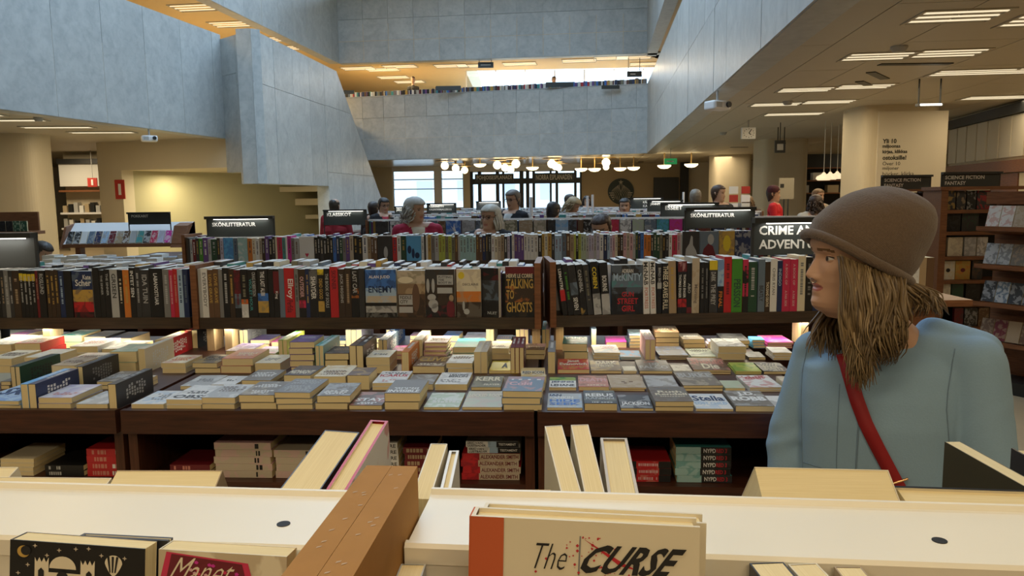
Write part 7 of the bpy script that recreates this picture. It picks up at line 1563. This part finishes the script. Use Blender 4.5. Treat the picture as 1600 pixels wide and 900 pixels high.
# ---- knitted hat
KN = bpy.data.materials.new('knit'); KN.use_nodes = True
def _kn():
    n, l = nt(KN); b = n['Principled BSDF']; b.inputs['Roughness'].default_value = .95; b.inputs['Sheen Weight'].default_value = .25
    tc = n.new('ShaderNodeTexCoord'); wv = n.new('ShaderNodeTexWave'); wv.inputs['Scale'].default_value = 150; wv.inputs['Distortion'].default_value = 1.2; wv.inputs['Detail'].default_value = 2; wv.bands_direction = 'DIAGONAL'
    nz_ = n.new('ShaderNodeTexNoise'); nz_.inputs['Scale'].default_value = 260
    l.new(tc.outputs['Object'], wv.inputs[0]); l.new(tc.outputs['Object'], nz_.inputs['Vector'])
    mx = n.new('ShaderNodeMix'); mx.data_type = 'RGBA'; mx.inputs[6].default_value = (.088, .057, .036, 1); mx.inputs[7].default_value = (.165, .112, .074, 1)
    ad = n.new('ShaderNodeMath'); ad.operation = 'MULTIPLY_ADD'; ad.inputs[1].default_value = .25; l.new(wv.outputs['Fac'], ad.inputs[0]); l.new(nz_.outputs['Fac'], ad.inputs[2])
    l.new(ad.outputs[0], mx.inputs[0]); l.new(mx.outputs[2], b.inputs['Base Color'])
    bp = n.new('ShaderNodeBump'); bp.inputs['Strength'].default_value = .5; bp.inputs['Distance'].default_value = .003; l.new(ad.outputs[0], bp.inputs['Height']); l.new(bp.outputs[0], b.inputs['Normal'])
_kn()
BFr = aty(1265, 364, YW); BBk = aty(1413, 441, YW); bc = (BFr + BBk) / 2; uu = (BBk - BFr).normalized(); ax = Vector((0, 1, 0)).cross(uu); ax = ax if ax.z > 0 else -ax; vv = Vector((0, 1, 0)); A0 = (BBk - BFr).length / 2
rings = [(-.006, 0, A0 - .004, .088), (.010, 0, A0 + .000, .093), (.035, .000, A0 + .004, .098), (.064, .003, A0 - .002, .099), (.094, .010, A0 - .011, .097), (.122, .019, A0 - .023, .090), (.147, .028, A0 - .041, .076), (.165, .035, A0 - .061, .056), (.174, .039, A0 - .083, .032), (.177, .041, .008, .010)]
hb = MB(); N_ = 56
hr = []
for t in np.linspace(0, 1, 34):
    k = t * (len(rings) - 1); i = min(int(k), len(rings) - 2); f = k - i; q = [rings[i][j] * (1 - f) + rings[i + 1][j] * f for j in range(4)]; hr.append(q)
for h_, sh_, a_, b_ in hr:
    c = bc + ax * h_ + uu * sh_
    for k in range(N_):
        th = 2 * math.pi * k / N_; wr = 1 + .012 * math.sin(5 * th + h_ * 40) * min(1, h_ / .05 if h_ > 0 else 0)
        hb.v.append(tuple(c + uu * (a_ * wr * math.cos(th)) + vv * (b_ * wr * math.sin(th))))
hb.f = grid_faces(len(hr), N_); hb.mi = [0] * len(hb.f)
HAT = hb.build('knitted_hat', KN, W0, None, True, True)
s_ = HAT.modifiers.new('s', 'SUBSURF'); s_.levels = 1; s_.render_levels = 1
rl = MB(); rl.tube([bc + uu * ((A0 + .004) * math.cos(t)) + vv * (.096 * math.sin(t)) - ax * (.002 + .002 * math.sin(3 * t)) for t in [2 * math.pi * k / 60 for k in range(61)]], .0108, 14, False); rl.build('rolled_brim', KN, HAT, None, True)
mb2 = MB(); mb2.tube([bc + uu * (.012 + .1 * A0) - vv * .1 + ax * .0 + ax * (.02 * k) for k in range(2)], .001, 5)
# ---- hair
rg = random.Random(21); st, en = [], []; HC = [(.205, .138, .064), (.145, .094, .042), (.265, .185, .094), (.095, .060, .028), (.175, .115, .054)]
Pz = lambda px_, py_, y_: aty(px_, py_, y_)
def locks(n, f0, f1, rad, wave, bulge=None, name='hair_locks', cols=HC, seg=12):
    a, b = [], []
    for k in range(n):
        t = rg.random(); a.append(f0(t)); b.append(f1(t))
    return hair_strands(a, b, rad, cols, wave, seg, rg, bulge, name, W0, None, 6)
# under layer over the nape and behind the cheek
locks(60, lambda t: Pz(1322 + 92 * t, 405 + 30 * t + rg.uniform(-8, 2), 1.66 + .07 * rg.random()), lambda t: Pz(1318 + 78 * t + rg.uniform(-6, 6), 540 + rg.uniform(-25, 30), 1.60 + .08 * rg.random()), .013, .006, lambda a, b: Vector((0, -.028, 0)), cols=HC[1:4:2])
# near side, falling before the shoulder
locks(460, lambda t: Pz(1311 + 101 * t + rg.uniform(-5, 5), 400 + 36 * t, 1.605 + .03 * rg.random()), lambda t: Pz(1326 + 74 * t ** .9 + rg.uniform(-8, 8), 578 + 26 * math.sin(min(1, t * 2.2) * 3.14) - 22 * t + rg.uniform(-38, 12), 1.545 + .03 * rg.random()), .0034, .0125, lambda a, b: Vector((rg.uniform(-.018, .010), -.022, 0)))
# front strand along the cheek
locks(60, lambda t: Pz(1312 + 14 * t, 398 + 6 * t, 1.615), lambda t: Pz(1326 + 40 * t + rg.uniform(-6, 6), 600 + rg.uniform(-18, 10), 1.545), .0036, .012, lambda a, b: Vector((rg.uniform(-.022, -.002), -.02, 0)), cols=[HC[0], HC[2]])
# far side, resting on the other shoulder
locks(120, lambda t: Pz(1300 + 20 * t, 430 + 40 * t, 1.775 + .02 * rg.random()), lambda t: Pz(1262 + 62 * t + rg.uniform(-6, 6), 540 + rg.uniform(-22, 12) + 26 * t, 1.70 + .03 * rg.random()), .0045, .009, lambda a, b: Vector((.006, -.0, 0)), cols=HC[:2] + HC[3:])
# swept back over the collar
locks(130, lambda t: Pz(1372 + 38 * t, 432 + 6 * t, 1.64 + .09 * rg.random()), lambda t: Pz(1420 + 56 * t + rg.uniform(-8, 12), 470 + 26 * rg.random(), 1.62 + .09 * rg.random()), .0040, .010, lambda a, b: Vector((.012, -.008, .006)), cols=HC[1:])
# ---- jacket
jb = MB()
cx = lambda px_, py_, y_: aty(px_, py_, y_)
rj = []
for py_, l_, r_, dp, yc in ((532, 1352, 1436, .062, 1.735), (541, 1320, 1470, .078, 1.73), (553, 1290, 1504, .092, 1.722), (570, 1262, 1506, .104, 1.718), (610, 1258, 1494, .116, 1.712), (650, 1256, 1490, .121, 1.708), (690, 1256, 1488, .117, 1.708), (735, 1254, 1494, .113, 1.708), (790, 1248, 1506, .118, 1.708), (850, 1244, 1520, .124, 1.708)):
    a, b = cx(l_, py_, yc), cx(r_, py_, yc); rj.append((((a + b) / 2), (b - a).length / 2, dp, YAW))
ellipse_loft(jb, rj, 40)
# shoulders and sleeves
capsule(jb, SHR.lerp(NB_, .45) + Zv * .004, SHR + Zv * .012, .052, .050); capsule(jb, SHL_.lerp(NB_, .45) + Zv * .002, SHL_ + Zv * .000, .055, .058); capsule(jb, aty(1458, 522, 1.71), aty(1532, 549, 1.66), .040, .046); capsule(jb, aty(1452, 560, 1.70), aty(1500, 575, 1.67), .075, .08)
for S0, El, Wr, r0, r1, r2 in ((SHR, ELR, WRR, .050, .047, .038), (SHL_, ELL_, WRL, .062, .059, .044)):
    capsule(jb, S0, El, r0, r1, 24); capsule(jb, El, Wr - (Wr - El) * .05, r1 - .002, r2, 24)
jm = remesh(jb, .0055, 14, .5)
n = len(jm.vertices); co = np.zeros(n * 3, np.float32); nn_ = np.zeros(n * 3, np.float32); jm.vertices.foreach_get('co', co); jm.vertices.foreach_get('normal', nn_); co = co.reshape(-1, 3); nn_ = nn_.reshape(-1, 3)
for S0, El, k_, amp in ((SHR, ELR, 1.0, .0026), (SHL_, ELL_, .7, .0022)):
    a_, b_ = np.array(S0), np.array(El); ab = b_ - a_; t = ((co - a_) @ ab) / (ab @ ab); d = np.linalg.norm(co - (a_ + np.clip(t, 0, 1.4)[:, None] * ab), axis=1)
    wgt = np.clip((.085 - d) / .03, 0, 1) * np.clip((t - .25) / .3, 0, 1) * np.clip((1.6 - t) / .3, 0, 1)
    fold = np.sin(t * 13 + 70 * co[:, 0] + 2.2 * np.sin(co[:, 2] * 29 + co[:, 1] * 17)) * (.4 + .6 * np.sin(t * 5.1) ** 2) * amp * k_ * wgt
    co += nn_ * fold[:, None]
co += nn_ * (np.sin(co[:, 0] * 31 + co[:, 2] * 9) * np.sin(co[:, 2] * 23 + 1.3) * .0014)[:, None]
jm.vertices.foreach_set('co', co.ravel()); jm.update(); jm.shade_smooth()
JM = mat('jacket_wool', (.25, .385, .52), .9, noise=.05, nscale=260, bump=.25)
JK = link('jacket', jm, JM, W0)
from mathutils.bvhtree import BVHTree
bv = BVHTree.FromPolygons([Vector(p) for p in co], [tuple(p.vertices) for p in jm.polygons])
def hit(px_, py_, off=.0):
    d = ray(px_, py_); h = bv.ray_cast(CAM, d, 4); 
    return (h[0] + h[1] * off) if h[0] is not None else None
def seam(pts, name, r, m, off=.0005, nseg=30):
    path = []
    for i in range(nseg + 1):
        t = i / nseg * (len(pts) - 1); k = min(int(t), len(pts) - 2); f = t - k; p = hit(pts[k][0] * (1 - f) + pts[k + 1][0] * f, pts[k][1] * (1 - f) + pts[k + 1][1] * f, off)
        if p is not None: path.append(p)
    if len(path) > 2: return MB().tube(path, r, 6).build(name, m, JK, None, True)
sm = mat('seam_thread', (.16, .245, .335), .9)
seam([(1342, 655), (1340, 690), (1338, 725), (1337, 765)], 'front_edge', .0022, sm, .0); seam([(1312, 600), (1309, 660), (1307, 720), (1307, 765)], 'panel_seam', .0009, sm)
seam([(1492, 545), (1486, 580), (1481, 610), (1479, 640), (1482, 680), (1484, 720)], 'armhole_seam', .0013, sm); seam([(1262, 540), (1254, 580), (1252, 620), (1253, 680), (1255, 740)], 'armhole_seam', .0012, sm)
seam([(1255, 722), (1290, 733), (1320, 737), (1337, 739)], 'hem_seam', .0011, sm)
# collarless neckline edge
# ---- red strap across the chest with a metal slide
sp_ = [(1318, 555), (1326, 580), (1338, 622), (1352, 660), (1372, 700), (1396, 745), (1420, 790)]
L_, R_ = [], []
for i in range(41):
    t = i / 40 * (len(sp_) - 1); k = min(int(t), len(sp_) - 2); f = t - k; x = sp_[k][0] * (1 - f) + sp_[k + 1][0] * f; y = sp_[k][1] * (1 - f) + sp_[k + 1][1] * f
    a, b = hit(x - 11, y + 2, .004), hit(x + 11, y - 2, .004)
    if a is not None and b is not None: L_.append(a); R_.append(b)
sb = MB(); q = len(L_); sb.v = [tuple(p) for p in L_] + [tuple(p) for p in R_]; sb.f = [(i, i + 1, q + i + 1, q + i) for i in range(q - 1)]; sb.mi = [0] * len(sb.f)
stp = sb.build('bag_strap', mat('red_strap', (.28, .008, .012), .6, noise=.08, nscale=200), W0, None, True, True); so = stp.modifiers.new('s', 'SOLIDIFY'); so.thickness = .003; so.offset = 0
a, b = hit(1386, 756, .006), hit(1418, 746, .006)
if a is not None and b is not None: MB().tube([a, b], .0028, 8).build('strap_slide', mat('gold_slide', (.72, .45, .22), .25, 1.0), stp)
